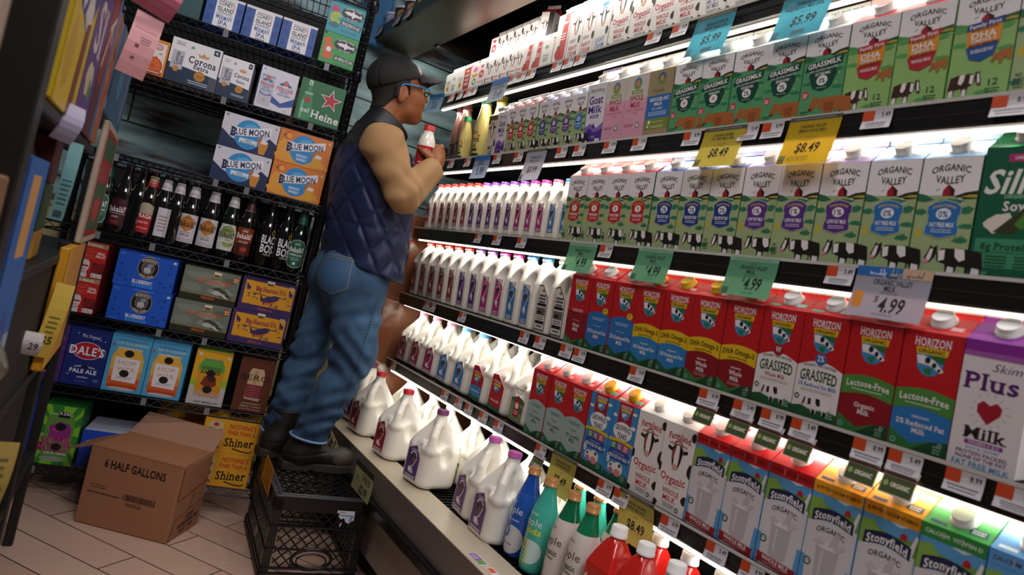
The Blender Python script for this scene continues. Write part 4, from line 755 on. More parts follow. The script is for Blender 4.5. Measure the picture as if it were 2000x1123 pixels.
def net(mb, fn, lo, hi, h, m, colour=None):
    P, F = surfnet(fn, lo, hi, h); mb.add(P.tolist(), F.tolist(), m, True); return mb

# ---------------------------------------------------------------- milk jugs
MILK = M('#f1ece0', .32, coat=.15)
def jlabel(c, c2='#efe9e4'):
    a = Art(150); a.p([(0, 0), (100, 0), (100, 100), (62, 150), (0, 128)], c2); a.p([(3, 3), (97, 3), (97, 98), (61, 145), (3, 124)], c)
    a.ring(50, 92, 22, 28, c2, 16, 20, 160); a.t('COUNTY', 50, 124, 50, 9, c2, 'b', 4); a.blob(50, 88, 19, 16, '#4a3a34', 3); a.blob(54, 84, 9, 8, '#8a6a3a', 5); a.line([(78, 96), (60, 60), (46, 50)], 5, c2); a.blob(44, 40, 20, 12, c2, 8); a.blob(62, 34, 10, 7, '#c9c4d0', 9); a.fine(50, 14, 80, c2, 2, 5, 9)
    return a
def blabel(): # black and white farm label
    a = Art(260); a.p([(0, 0), (100, 0), (100, 190), (40, 260), (0, 250)], '#1c1c1c'); a.p([(4, 4), (96, 4), (96, 188), (38, 252), (4, 244)], '#e4e0da'); a.fine(50, 196, 70, '#2a2a2a', 3, 12, 18); a.r(8, 136, 92, 152, '#1c1c1c'); a.r(8, 84, 92, 128, '#6a645e'); a.blob(40, 100, 20, 12, '#2a2420', 2); a.fine(50, 74, 70, '#3a3a3a', 2, 6, 12); a.r(8, 34, 92, 52, '#1c1c1c'); a.fine(50, 20, 60, '#3a3a3a', 1, 10); a.blob(50, 225, 14, 8, '#a07a4a', 4); return a
def hlabel(c):
    a = Art(170); a.p([(0, 0), (100, 0), (100, 120), (40, 170), (0, 165)], '#b81c28'); a.p([(0, 14), (100, 14), (100, 66), (50, 74), (0, 62)], c); a.t('HORIZON', 42, 136, 56, 11, '#eee6e4', 's', 0, 0, -4); a.r(16, 114, 72, 126, '#e2bb1e'); a.p([(18, 114), (70, 114), (60, 90), (44, 82), (28, 92)], '#3d8fc4'); a.blob(44, 102, 16, 7, '#eee9ea', 3); a.e(50, 100, 5, 4, '#1c1818', 8); a.t('Reduced Fat' if c[1] == '3' else 'Whole Milk', 50, 44, 70, 12, '#eee6e4', 's'); a.p([(0, 0), (100, 0), (100, 22), (60, 12), (0, 24)], '#2c6a3a'); return a
def olabel():
    a = Art(150); a.r(0, 0, 100, 96, '#7a9464'); a.p([(0, 92), (30, 104), (70, 108), (100, 94), (100, 80), (0, 80)], '#2f6a4a'); a.p([(34, 100), (50, 116), (66, 100)], '#a6182a'); a.p([(28, 14), (72, 14), (72, 92), (50, 100), (28, 92)], '#a6202c'); a.e(50, 66, 14, 14, '#efe9e6'); a.fine(50, 40, 32, '#efd9d6', 2, 5, 10); a.t('ORGANIC', 50, 142, 60, 11, '#222'); a.t('VALLEY', 50, 126, 50, 11, '#222'); a.blob(84, 50, 10, 16, '#2f6a4a', 3); return a
def jcap(t, r, z, c, cx=0, cy=0):
    b = MB(); b.lathe([(r*1.03, z), (r*1.03, z+.004), (r, z+.0045), (r, z+.013), (r*.94, z+.015)], c, 20, cx, cy)
    for k in range(20): a = 2*math.pi*k/20; b.box(cx+r*math.cos(a)-.0006, cy+r*math.sin(a)-.0006, z+.005, cx+r*math.cos(a)+.0006, cy+r*math.sin(a)+.0006, z+.012, c)
    obj('cap', b, t)
def gallon_field(x, y, z):
    u, v = (x-y)*.70711, (x+y)*.70711
    a = np.where(z < .126, .0735, .0735-.055*np.clip((z-.126)/.10, 0, 1)**1.35)
    d = rbox(u, v, a, a, np.minimum(.040, a*.9))*.85; d = smax(d, np.abs(z-.115)-.115, .022)
    cut = smax(-(y+.022+.30*(z-.18)), .135+.1*np.abs(x)-z, .012); d = smax(d, -smax(cut*-1 if False else (y+.022-.25*(z-.175)), .140-z, .018), .014)
    d = smin(d, np.maximum(np.sqrt(x*x+y*y)-.0185, np.abs(z-.228)-.018), .014)
    k = [(0, -.012, .214), (0, -.044, .199), (0, -.068, .170), (0, -.076, .128)]
    h = np.minimum(np.minimum(cap(x, y, z, k[0], k[1], .0125, .0130), cap(x, y, z, k[1], k[2], .0130, .0140)), cap(x, y, z, k[2], k[3], .0140, .018)); d = smin(d, h, .012)
    d = smax(d, -ell(np.abs(x), y, z, (.052, -.050, .118), (.018, .020, .034)), .012)
    return d+.0007*np.exp(-((z-.112)/.0016)**2)
GAL = MB(); net(GAL, gallon_field, (-.11, -.11, -.004), (.11, .11, .252), .0034, MILK); GAL = GAL.mesh('jug_body')
def gallon(capc, art, lz=.016, lw=.078):
    t = thing('milk_jug', '-', 'milk jug'); link('jug_body', GAL, t); jcap(t, .0205, .2405, capc)
    b = MB(); q = .70711; k = lw/art.W
    art.flat(b, lambda u, v, n: (q*((u-lw*.5)-.004)-q*(.0737+n), -q*((u-lw*.5)-.004)-q*(.0737+n), v+lz), lw, .00015); obj('label', b, t); return t
def slim_field(w, dp, h):
    def f(x, y, z):
        s = np.clip((z-h*.66)/(h*.30), 0, 1); a = w/2-.0015-(w/2-.019)*s**1.7; bb = dp/2-.001-(dp/2-.019)*s**1.2
        d = rbox(x, y-.0, a, bb, np.minimum(.018, a*.8))*.85; d = smax(d, np.abs(z-h*.47)-h*.47, .008); d = smin(d, np.maximum(np.sqrt(x*x+y*y)-.0175, np.abs(z-h*.95)-.014), .008)
        d = smax(d, -ell(x, y, z, (-.003, -dp/2+.002, h*.69), (w*.34, .026, h*.20)), .005)
        return d
    return f
def slim(w, dp, h, capc, art, lw, lz, vox=.0026, body=[None], key=None):
    t = thing('milk_jug', '-', 'milk jug'); k = (w, dp, h)
    if k not in SLIM:
        m = MB(); net(m, slim_field(w, dp, h), (-w/2-.006, -dp/2-.006, -.004), (w/2+.006, dp/2+.006, h+.012), vox, MILK); SLIM[k] = m.mesh('jug_body')
    link('jug_body', SLIM[k], t); jcap(t, .0188 if w > .08 else .0165, h*.95+.009, capc)
    b = MB(); art.flat(b, lambda u, v, n: (u-lw/2+(-.004), -dp/2-.0003-n, v+lz), lw, .00015); obj('label', b, t); return t
SLIM = {}
RD, PU, PK, BL_, LP = '#d0342c', '#8a55b8', '#d43a98', '#4a94d4', '#d87a96'
def qlab(c):
    a = Art(270); a.r(0, 0, 100, 270, '#e6e0dc'); a.p([(2, 2), (98, 2), (98, 225), (2, 268)], c); w = '#e9e4e8'; a.ring(50, 190, 24, 31, w, 14, 20, 160); a.t('COUNTY', 50, 232, 60, 14, w, 'b', 4, 0, -14); a.blob(50, 178, 22, 22, '#3c302c', 3); a.blob(54, 172, 10, 12, '#7a6038', 5); a.line([(86, 190), (60, 130), (40, 110)], 8, w); a.blob(48, 92, 24, 22, w, 8); a.blob(60, 70, 16, 12, '#b8b4c8', 9); a.fine(50, 24, 70, w, 2, 8, 14); return a
QJ = {n: slim(.0675, .10, .185, c, qlab(l), .034, .022) for n, c, l in (('red', RD, '#a82430'), ('purple', PU, '#5f3a86'), ('pink', PK, '#b82a7c'), ('lpink', LP, '#b82a7c'), ('blue', BL_, '#3a80c0'))}
J4 = {n: slim(.0905, .125, .225, c, qlab(l), .046, .018) for n, c, l in (('red', RD, '#a02a30'), ('purple', PU, '#5f3a86'), ('pink', PK, '#b8307c'), ('blue', BL_, '#3a80c0'))}
J4['black'] = slim(.0905, .125, .225, '#e9e4dc', blabel(), .054, .012); J4['yellow'] = slim(.0905, .125, .225, '#e8c41c', blabel(), .056, .010)
GJ = {n: gallon(c, jlabel(l)) for n, c, l in (('red', '#c8202c', '#a82438'), ('purple', '#7a3a6a', '#5a3a80'), ('pink', '#c860b0', '#6a4080'), ('lpink', '#d8809a', '#b0345c'), ('magenta', '#d8809a', '#b02a6a'), ('blue', '#4a94d4', '#3a80c0'))}
GJ['hz2'] = gallon('#efe9e0', hlabel('#3a88c4'), .012, .076); GJ['hzw'] = gallon('#efe9e0', hlabel('#b81c28'), .012, .076); GJ['ov'] = gallon('#e6a0b0', olabel(), .016, .076)
def pj(j, s, y, w, lb, g, dy=0., rz=-90., sc=None): place(j, sfr(s, -(y-w/2), dy, 0), (R(SH[s][2]), 0, R(rz)), lb, g, sc)
g = 'slim quart milk jugs on the third shelf'; i = 0; y3 = [2.827-.0700*k for k in range(16)]
for n, cnt, nm in (('red', 6, 'red'), ('purple', 5, 'purple'), ('pink', 2, 'magenta'), ('lpink', 1, 'pink capped magenta'), ('blue', 2, 'blue')):
    for k in range(cnt):
        lb = f'slim milk jug with {nm} label, {ordn(k, cnt)} of {cnt}, third shelf' if cnt > 1 else 'slim milk jug with pale pink cap and magenta label, third shelf'
        pj(QJ[n], 3, y3[i], .068, lb, g, .055, -90+jit.uniform(-1.5, 1.5)); i += 1
g = 'half gallon milk jugs on the fourth shelf'; i = 0; y4 = [2.835-.0937*k for k in range(13)]
for n, cnt, nm in (('red', 5, 'red'), ('purple', 2, 'purple'), ('pink', 2, 'magenta'), ('blue', 2, 'blue'), ('black', 1, 'black and white'), ('yellow', 1, 'black and white')):
    for k in range(cnt):
        lb = f'tall milk jug with {nm} label, {ordn(k, cnt)} of {cnt}, fourth shelf' if cnt > 1 else f'tall milk jug with black and white label and {"yellow" if n == "yellow" else "white"} cap, fourth shelf'
        pj(J4[n], 4, y4[i], .093, lb, g, .068, -90+jit.uniform(-2, 2)); i += 1
g = 'gallon milk jugs on the fifth shelf'; y5 = [2.85-.1405*k for k in range(8)]
for i, (n, nm) in enumerate((('lpink', 'pink cap and dull red label, leftmost'), ('lpink', 'pink cap, second from left'), ('magenta', 'pink cap and magenta label'), ('blue', 'blue cap and label, left of two'), ('blue', 'blue cap and label, right of two'), ('hz2', 'red, yellow and blue label'), ('hzw', 'red label with yellow bar'), ('ov', 'green label with red badge'))):
    pj(GJ[n], 5, y5[i], .1405, f'gallon milk jug with {nm}, fifth shelf front row', g, .078, -43+jit.uniform(-3, 3), (.97, .97, .90))
    pj(GJ['lpink' if i < 2 else ('blue' if i in (3, 4) else 'ov')], 5, y5[i]-.01, .1405, f'gallon milk jug in the back row of the fifth shelf, {ORD[i]}', 'back row of gallon jugs on the fifth shelf', .235, -50+jit.uniform(-6, 6), (.97, .97, .90))
g = 'gallon milk jugs on the lower deck'
for n, x, y, rz, nm in (('purple', 1.115, 2.845, -36, 'purple cap half hidden behind the jeans'), ('red', 1.085, 2.65, -40, 'red cap nearest to the jeans'), ('red', 1.085, 2.352, -38, 'red cap and red label, above the paper sign'), ('purple', 1.095, 2.066, -36, 'dark purple cap and purple label, front of the row'),
                      ('pink', 1.155, 1.80, -50, 'purple label and cap out of sight, behind the rightmost'), ('pink', 1.135, 1.648, -46, 'lilac pink cap, rightmost of the front row')):
    place(GJ[n], (x, y, .3885 if x < 1.12 else .381), (0, 0, R(rz)), f'gallon milk jug with {nm}', g)
for i, (x, y, n) in enumerate(((1.26, 2.72, 'purple'), (1.27, 2.50, 'ov'), (1.26, 2.32, 'ov'), (1.27, 2.13, 'ov'), (1.26, 1.95, 'pink'), (1.30, 1.78, 'ov'), (1.29, 1.62, 'ov'))):
    place(GJ[n], (x, y, .381), (0, 0, R(-50+7*i)), f'gallon milk jug in the back row on the lower deck, {ORD[i]}', 'back row of gallon jugs on the lower deck')

# ---------------------------------------------------------------- plastic bottles on the lower deck and second shelf
def rat(prof, z):
    for (r0, z0), (r1, z1) in zip(prof, prof[1:]):
        if z0 <= z <= z1: return r0+(r1-r0)*(z-z0)/max(z1-z0, 1e-6)
    return prof[-1][0]
def clipx(pts, x0, x1):
    for s, lim in ((1, x0), (-1, x1)):
        out = []
        for i, p in enumerate(pts):
            q = pts[(i+1) % len(pts)]; a, b = s*(p[0]-lim), s*(q[0]-lim)
            if a >= 0: out.append(p)
            if a*b < 0: t = a/(a-b); out.append((p[0]+(q[0]-p[0])*t, p[1]+(q[1]-p[1])*t))
        pts = out
        if len(pts) < 3: return []
    return pts
def wrap(mb, art, prof, w, z0, ang=0., eps=.0001, base=.0004, ky=1.):
    """lay print round a bottle: ang turns it, w is the width along the curve at radius of the middle"""
    k = w/art.W; r0 = rat(prof, z0+art.H*k*ky/2)
    def fn(u, v, n):
        z = z0+v*ky; r = rat(prof, z)+base+n; a = (u-w/2)/r0+ang; return (r*math.sin(a), -r*math.cos(a), z)
    for v, f, c, L in art.it:
        for q in f:
            pts = [tuple(v[i]) for i in q]; x0, x1 = min(p[0] for p in pts), max(p[0] for p in pts); n = int((x1-x0)/9)+1
            if n == 1: mb.add([fn(p[0]*k, p[1]*k, L*eps) for p in pts], [list(range(len(pts)))], c)
            else:
                for i in range(n):
                    p2 = clipx(pts, x0+(x1-x0)*i/n, x0+(x1-x0)*(i+1)/n)
                    if p2: mb.add([fn(p[0]*k, p[1]*k, L*eps) for p in p2], [list(range(len(p2)))], c)
    return mb
PR = [(.030, 0), (.0365, .004), (.038, .012), (.038, .10), (.0372, .135), (.033, .165), (.025, .19), (.019, .21), (.0165, .222), (.0165, .232)]
def ripple(c_low, c_up, words, capc='#c8905a', neck=None):
    t = thing('milk_bottle', '-', 'bottle'); b = MB(); cut = .178
    lo = [p for p in PR if p[1] <= .165]+[(rat(PR, cut), cut)]; b.lathe(lo, M(c_low, .2, coat=.5), 28, cap1=False); b.lathe([(rat(PR, cut), cut)]+[p for p in PR if p[1] > cut], M(neck or c_up, .15, coat=.6), 28)
    wrap(b, words, PR, .085, .015, -.1); obj('bottle_body', b, t)
    c = MB(); c.lathe([(.0185, .229), (.0185, .233), (.0178, .2335), (.0178, .247), (.0165, .249)], M(capc, .3, .2), 22); obj('cap', c, t); return t
def rart(kind):
    a = Art(190)
    if kind == 'blue': a.e(60, 40, 44, 44, '#d8d4d8', 24); a.e(34, 62, 17, 22, '#2a6ab8'); a.t('8', 34, 62, 11, 22, '#eef'); a.t('ripple', 44, 134, 78, 22, '#eef0f8', 'r'); a.t('ORIGINAL', 30, 160, 40, 7, '#c8d8f0'); a.fine(54, 102, 50, '#b8c8e8', 1, 5); a.fine(44, 24, 50, '#5a6a8a', 1, 4)
    if kind == 'kids': a.e(66, 50, 40, 36, '#cfe6e2', 24); a.t('ripple', 50, 140, 80, 22, '#eef8f4', 'r'); a.t('kids', 64, 114, 56, 20, '#e2e23a', 'b'); a.t('UNSWEETENED', 44, 164, 50, 6, '#e0f4ee'); a.p([(8, 4), (58, 8), (58, 84), (14, 80)], '#d8d23a'); a.fine(34, 74, 34, '#4a6a3a', 3, 4, 7)
    if kind == 'kids':
        for k in range(4): a.r(10, 8+k*12, 52, 17+k*12, '#2fa8a8')
    if kind == 'org': a.t('ripple', 40, 130, 84, 24, '#5a4a44', 'r'); a.t('organic', 44, 96, 60, 16, '#3a5a4a', 's'); a.t('VANILLA', 30, 166, 40, 6, '#6a5a54'); a.fine(46, 78, 40, '#5a4a44', 1, 4); a.ring(20, 40, 8, 12, '#8a8a88', 14); a.fine(50, 20, 50, '#9a8a84', 1, 4)
    return a
RB = {'blue': ripple('#2a5cb8', '#1c50b0', rart('blue')), 'kids': ripple('#4ab8a4', '#3fb09c', rart('kids')), 'teal': ripple('#3fb8a0', '#3fb8a0', rart('kids')), 'org': ripple('#dccfc8', '#0f6a44', rart('org')), 'orgt': ripple('#d9d2cb', '#0f6a44', rart('org'), neck='#0f7a50')}
gb = 'narrow necked bottles on the lower deck'
for k, x, y, lb in (('blue', 1.135, 1.560, 'royal blue narrow necked bottle with copper cap'), ('kids', 1.130, 1.468, 'turquoise narrow necked bottle with yellow panel'), ('org', 1.135, 1.372, 'cream bottle with green neck, left of the two in front'), ('orgt', 1.130, 1.288, 'cream bottle with green neck, right of the two in front'),
                    ('teal', 1.225, 1.462, 'turquoise bottle in the second row behind the yellow sign'), ('teal', 1.225, 1.375, 'turquoise bottle in the second row between the green necks'), ('orgt', 1.222, 1.290, 'green necked bottle in the second row')):
    place(RB[k], (x, y-.025, .381), (0, 0, R(-90+8)), lb+' on the lower deck', gb)
def fairlife(c, art):
    t = thing('milk_bottle', '-', 'bottle'); b = MB(); w = .044; rings = []; n = 32
    for hw, z, p in ((.040, 0, 10), (w, .005, 11), (w, .134, 11), (w*.985, .141, 10), (.0315, .174, 8), (.0205, .200, 4), (.0175, .207, 2), (.0175, .216, 2)):
        rings.append([(hw*math.copysign(abs(math.cos(a))**(2/p), math.cos(a)), hw*math.copysign(abs(math.sin(a))**(2/p), math.sin(a)), z) for a in (2*math.pi*k/n for k in range(n))])
    b.loft(rings, M(c, .22, coat=.4), False); art.flat(b, lambda u, v, q: (u-.04, -w-.0006-q, v+.012), .08, .00015); obj('bottle_body', b, t)
    c_ = MB(); c_.lathe([(.0205, .212), (.0205, .218), (.0195, .219), (.0195, .234), (.018, .236)], '#efece8', 22); obj('cap', c_, t); return t
def fart(c):
    a = Art(150); a.t('fairlife', 52, 118, 88, 22, '#efe8e6', 'b', 0, .08); m = Art(60); cowface(m, 0, 0, .75, '#1c2a3a', '#6a8ab0', '#e9eef0'); a.sub(m, 36, 60, 1.); a.fine(56, 20, 60, '#efe0de', 2, 4, 8); a.e(78, 140, 4, 6, '#c8d8ea'); return a
FB = {'red': fairlife('#c8231c', fart('r')), 'blue': fairlife('#4a98d8', fart('b'))}
gf = 'square shouldered milk bottles on the lower deck'
k = 0
for (c, x, y, lb) in (('red', 1.135, 1.190, 'red, front row, leftmost'), ('red', 1.135, 1.098, 'red, front row, beside the blue ones'), ('red', 1.228, 1.150, 'red, second row, leftmost'), ('red', 1.228, 1.055, 'red, second row, middle'), ('red', 1.228, .96, 'red, second row, rightmost'), ('blue', 1.135, 1.004, 'blue, front row, leftmost'), ('blue', 1.135, .910, 'blue, front row, middle'), ('blue', 1.135, .816, 'blue, front row, rightmost')):
    place(FB[c], (x, y-.025, .381), (0, 0, R(-90)), f'square shouldered bottle on the lower deck, {lb}', gf)
CP = [(.026, 0), (.031, .004), (.032, .012), (.032, .085), (.029, .12), (.020, .155), (.0165, .172), (.0165, .185)]
def softb(c, capc, words, CP=CP, cr=1., lw=.07):
    t = thing('milk_bottle', '-', 'bottle'); b = MB(); b.lathe(CP, M(c, .2, coat=.5), 26); wrap(b, words, CP, lw, .01); obj('bottle_body', b, t)
    q = MB(); z = CP[-1][1]-.005; q.lathe([(.019*cr, z), (.019*cr, z+.005), (.018*cr, z+.006), (.018*cr, z+.019), (.0168*cr, z+.021)], capc, 22); obj('cap', q, t); return t
ch = Art(110); ch.r(0, 0, 100, 84, '#4a3a3a'); ch.fine(40, 66, 60, '#b8a8a0', 4, 5, 9); ch.r(60, 8, 94, 30, '#6a5a5a'); ch.fine(40, 22, 50, '#9a8a84', 2, 5, 9)
by = Art(150); by.t('BUTTER', 50, 74, 80, 18, '#2a4a34'); by.t('MILK', 50, 50, 52, 18, '#2a4a34'); by.t("Kate's", 50, 110, 60, 18, '#2a4a34', 'r', 0, .2); by.r(30, 24, 80, 36, '#2a4a34'); by.r(10, 0, 90, 14, '#1f3a2a'); by.e(84, 92, 6, 6, '#c8602a')
SB = {'choc': softb('#8a5f52', '#c8808a', ch), 'butter': softb('#e0cf7c', '#1c9a5c', by), 'teal': softb('#e0cf7c', '#3fc8a0', by), 'yellow': softb('#e8d88c', '#e2cf4a', by)}
for k, y, dy, sc, lb in (('choc', 2.80, .05, 1.22, 'brown chocolate milk bottle with pink cap, leftmost'), ('choc', 2.72, .04, 1.25, 'brown chocolate milk bottle with pink cap, beside the yellow ones'), ('choc', 2.60, .13, 1.05, 'brown chocolate milk bottle half hidden behind the yellow one'), ('butter', 2.625, .0, .9, 'short yellow buttermilk bottle with dark green cap'), ('teal', 2.53, .03, 1.27, 'tall yellow buttermilk bottle with turquoise cap'), ('yellow', 2.44, .05, 1.25, 'tall pale yellow buttermilk bottle with yellow cap')):
    place(SB[k], sfr(2, -(y-.036), .034+dy, 0), (R(7), 0, R(-96)), lb+' on the second shelf', 'small necked bottles on the second shelf', (sc*.96, sc*.96, sc))

# ---------------------------------------------------------------- wire rack with beer
RA = R(-11.5); RU = Vector((math.cos(RA), math.sin(RA), 0)); RV = Vector((-math.sin(RA), math.cos(RA), 0)); RO = Vector((0, 2.83, 0))
def rk(u, v, z): return RO+RU*u+RV*v+Vector((0, 0, z))
WIRE = M('#2c2c34', .25, .7); POST = M('#17171d', .3, .4)
rack = thing('wire_rack', 'black wire shelving rack stocked with beer boxes and bottles', 'rack', rk(.27, .17, 0), (0, 0, RA))
LZ = [.114, .405, .660, .960, .1, 1.241, 1.541, 1.778, 2.06]; LZ.remove(.1)
def rt(u, v, z): return (u-.27, v-.17, z)
for u in (.722, -.19):
    for v in (-.004, .345):
        b = MB(); b.lathe([(.0125, 0), (.0125, 2.03), (.0135, 2.031), (.0135, 2.36)], POST, 12, *rt(u, v, 0)[:2])
        for k in range(80): z = .04+.0254*k; b.lathe([(.0128, z), (.0128, z+.002)], M('#08080a', .5), 12, *rt(u, v, 0)[:2], cap0=False, cap1=False)
        for z in LZ: b.lathe([(.0165, z-.034), (.019, z-.03), (.0175, z+.002)], WIRE, 12, *rt(u, v, 0)[:2])
        b.lathe([(.018, 0), (.018, .012), (.0125, .014)], M('#222', .5), 12, *rt(u, v, 0)[:2]); obj('post', b, rack)
for z in LZ:
    b = MB(); sh = None
    for v in (-.008, .35):
        b.tube([rt(-.18, v, z-.003), rt(.712, v, z-.003)], .0030, WIRE, 6); b.tube([rt(-.18, v, z-.031), rt(.712, v, z-.031)], .0030, WIRE, 6)
        n = 38; b.tube([rt(-.178+.888*i/n, v, z-.006 if i % 2 else z-.028) for i in range(n+1)], .0018, WIRE, 5)
    for u in (-.18, .712):
        b.tube([rt(u, -.008, z-.003), rt(u, .35, z-.003)], .003, WIRE, 6); b.tube([rt(u, -.008, z-.031), rt(u, .35, z-.031)], .003, WIRE, 6)
    sh = obj('wire_shelf', b, rack); b = MB()
    for i in range(36): b.tube([rt(-.17+.0248*i, -.008, z-.002), rt(-.17+.0248*i, .35, z-.002)], .0017, WIRE, 5)
    for v in (.08, .2): b.tube([rt(-.18, v, z-.006), rt(.712, v, z-.006)], .0025, WIRE, 5)
    obj('deck_wires', b, sh)
    for i in range(3): b = MB(); u = -.1+.25*i+random.uniform(0, .2); b.box(*rt(u, -.0125, z-.03), *rt(u+.018, -.011, z-.004), M('#77777a', .2)); obj('tag_clip', b, sh)
b = MB(); b.box(*rt(-.17, .352, .10), *rt(.70, .357, 1.215), M('#0b0b0c', .7)); b.box(*rt(-.17, .352, 1.55), *rt(.70, .357, 2.05), M('#0c0e10', .7)); obj('back_panel', b, rack)  # black boards added to stand in for the shade behind the stock
def art_box(k):
    w = '#e9e6ea'
    if k == 'coney':
        a = Art(91); a.r(0, 0, 100, 91, '#1f4f9c'); a.r(26, 0, 80, 91, w); a.r(0, 84, 100, 91, '#dcd8dc')
        for x, y, sd in ((10, 20, 1), (14, 50, 2), (90, 30, 3), (91, 62, 4), (8, 74, 5)): a.blob(x, y, 7, 9, '#163f86', sd)
        a.r(32, 78, 74, 79.5, '#1c1c22'); a.t('CONEY', 51, 70, 38, 12, '#1c1c22'); a.t('ISLAND', 53, 54, 42, 12, '#1c1c22'); a.r(72, 54, 74, 76, '#c0303c'); a.fine(53, 44, 40, '#3a3a44', 1, 2); a.r(32, 40, 74, 41, '#1c1c22'); a.t('MERMAN', 53, 31, 42, 12, '#1f5a9c', 's', -3); a.t('IPA', 53, 15, 26, 12, '#1f4f9c', 's'); a.r(40, 3, 66, 5, '#1c1c22'); return a
    if k in ('seaq', 'sixty'):
        a = Art(92); t = k == 'seaq'; a.r(0, 0, 100, 92, '#2098a8' if t else '#2f9c4a'); q = '#111418'
        a.e(66, 64, 32, 18, q, 28); a.p([(40, 66), (52, 70), (62, 69), (66, 76), (70, 69), (84, 66), (92, 70), (90, 63), (96, 58), (86, 61), (72, 60), (66, 52), (62, 60), (50, 60)], w); a.t('DOGFISH HEAD', 66, 77, 44, 4.5, w, 'b', 4); a.t('CRAFT BREWERY', 66, 50, 34, 3.5, w, 'b', -3)
        c1, c2 = ('#b8b83a', '#2a6a7a') if t else ('#d8602c', '#1c6a34')
        a.blob(16, 66, 11, 12, '#b03a6a' if t else c1, 2); a.ring(22, 42, 8, 17, c1, 18, 20, 330); a.e(22, 42, 7, 8, '#8ac05a' if t else w, 12); a.blob(20, 22, 16, 8, c2 if t else c1, 4); a.r(2, 84, 9, 91, q)
        a.p([(38, 42), (96, 36), (96, 22), (38, 28)] if t else [(42, 30), (98, 28), (98, 15), (42, 17)], q); a.t('SEAQUENCH ALE' if t else '60 MINUTE IPA', 67 if t else 70, 32 if t else 22.5, 52, 9, w, 'b', 0, 0, -5 if t else -2); a.fine(66, 14 if t else 8, 50, '#1a6a78' if t else '#1a6a30', 2, 2, 4); return a
    if k == 'orange':
        a = Art(168); a.r(0, 0, 100, 168, '#d88a34'); a.r(8, 14, 92, 154, '#e6ddd6'); a.e(50, 44, 40, 42, '#c8481c', 22); a.e(50, 44, 33, 35, '#dc6a2a', 20)
        for i in range(8): an = i*math.pi/4; a.line([(50, 44), (50+32*math.cos(an), 44+33*math.sin(an))], 2, '#c8481c')
        a.e(60, 134, 16, 14, '#b02a3a'); a.e(60, 134, 12, 10, '#e6ddd6'); a.fine(60, 135, 16, '#b02a3a', 2, 3, 5); a.p([(20, 110), (34, 118), (38, 108), (26, 104)], '#c8803a'); a.p([(60, 104), (76, 110), (78, 100)], '#c8803a'); a.p([(52, 78), (58, 96), (62, 78)], '#b8301c'); a.r(8, 8, 92, 20, '#a82c20'); a.fine(50, 14, 70, '#efdcd0', 1, 5); return a
    if k in ('corona', 'coronas'):
        big = k == 'corona'; a = Art(93 if big else 133); H = a.H; n = '#15304a'; g = '#c8862c'; a.r(0, 0, 100, H, w); hb = H*.40
        a.p([(0, 0), (100, 0), (100, hb*.8), (0, hb*1.05)], n); cw = 24 if big else 34; a.r(5, H*.12, 5+cw, H*.72, '#b9b9c4'); a.r(5, H*.12, 5+cw, H*.30, '#1a2a4c'); a.e(5+cw/2, H*.30, 6 if big else 8, 6 if big else 8, g, 16)
        a.t('Corona', 5+cw*.42, H*.54, H*.30, cw*.36, '#1c2a44', 's', 0, 0, 90); a.t('Extra', 5+cw*.78, H*.52, H*.2, cw*.24, '#1c2a44', 's', 0, 0, 90)
        cx = 66 if big else 70; a.t('Corona', cx, H*.60, 56 if big else 48, 15 if big else 14, '#1c2440', 's', 0, 0, -2); a.t('Extra', cx, H*.46, 30 if big else 26, 10 if big else 9, '#1c2440', 's', 0, 0, -2)
        a.p([(cx-9, H*.70), (cx-12, H*.78), (cx-5, H*.75), (cx, H*.81), (cx+5, H*.75), (cx+12, H*.78), (cx+9, H*.70)], '#c89a5a'); a.e(cx, H*.27, 11 if big else 12, 11 if big else 12, g, 20); a.ring(cx, H*.27, 8, 9, '#a86a1c', 18); a.fine(cx, H*.28, 12, '#7a4a14', 2, 2, 4)
        a.t('WHEN LIVE', 17, H*.92, 18, 3, '#4a4a54'); a.t('OPENING', 17, H*.87, 18, 3.4, '#2a2a34'); a.p([(36, H*.84), (42, H*.92), (46, H*.85)], '#6a9a5a'); a.r(84, H*.84, 96, H*.97, n); a.t('6', 90, H*.91, 5, 6, w); a.fine(cx, H*.12, 44, '#c8ccd8', 2, 2, 4.4)
        if big: a.p([(84, 0), (100, 0), (100, hb*.8), (86, hb*.8)], '#4c4c5c')
        return a
    if k == 'peroni':
        a = Art(115); a.r(0, 0, 100, 115, '#d6d4e0'); n = '#1f4a9c'; a.p([(32, 34), (66, 22), (100, 40), (100, 26), (66, 14), (32, 24)], n); a.p([(32, 44), (40, 40), (66, 26), (92, 44), (100, 50), (100, 38), (66, 18), (32, 32)], n)
        a.r(4, 8, 40, 92, '#bdbcc8'); a.r(4, 88, 40, 92, '#8a8a98')
        for cx, s in ((22, .8), (70, 1)):
            a.ring(cx, 72, 9*s, 19*s, '#2a6aa0', 12, 20, 160, .7); a.e(cx, 84, 7*s, 7*s, '#b8443c', 14); a.ring(cx, 84, 3*s, 4*s, '#e8c8b0', 12); a.t('PERONI', cx, 66, 44*s, 11*s, '#b8343c', 's', -1); a.t('NASTRO', cx, 57, 24*s, 4.5*s, n); a.t('AZZURRO', cx, 50, 36*s, 5*s, n)
        a.ring(22, 46, 14, 18, n, 12, 200, 340, .6); a.t('6', 8, 108, 4, 7, n); a.e(22, 22, 5, 5, '#b8a88a', 10); a.e(82, 8, 3, 3, '#b8a88a', 8); return a
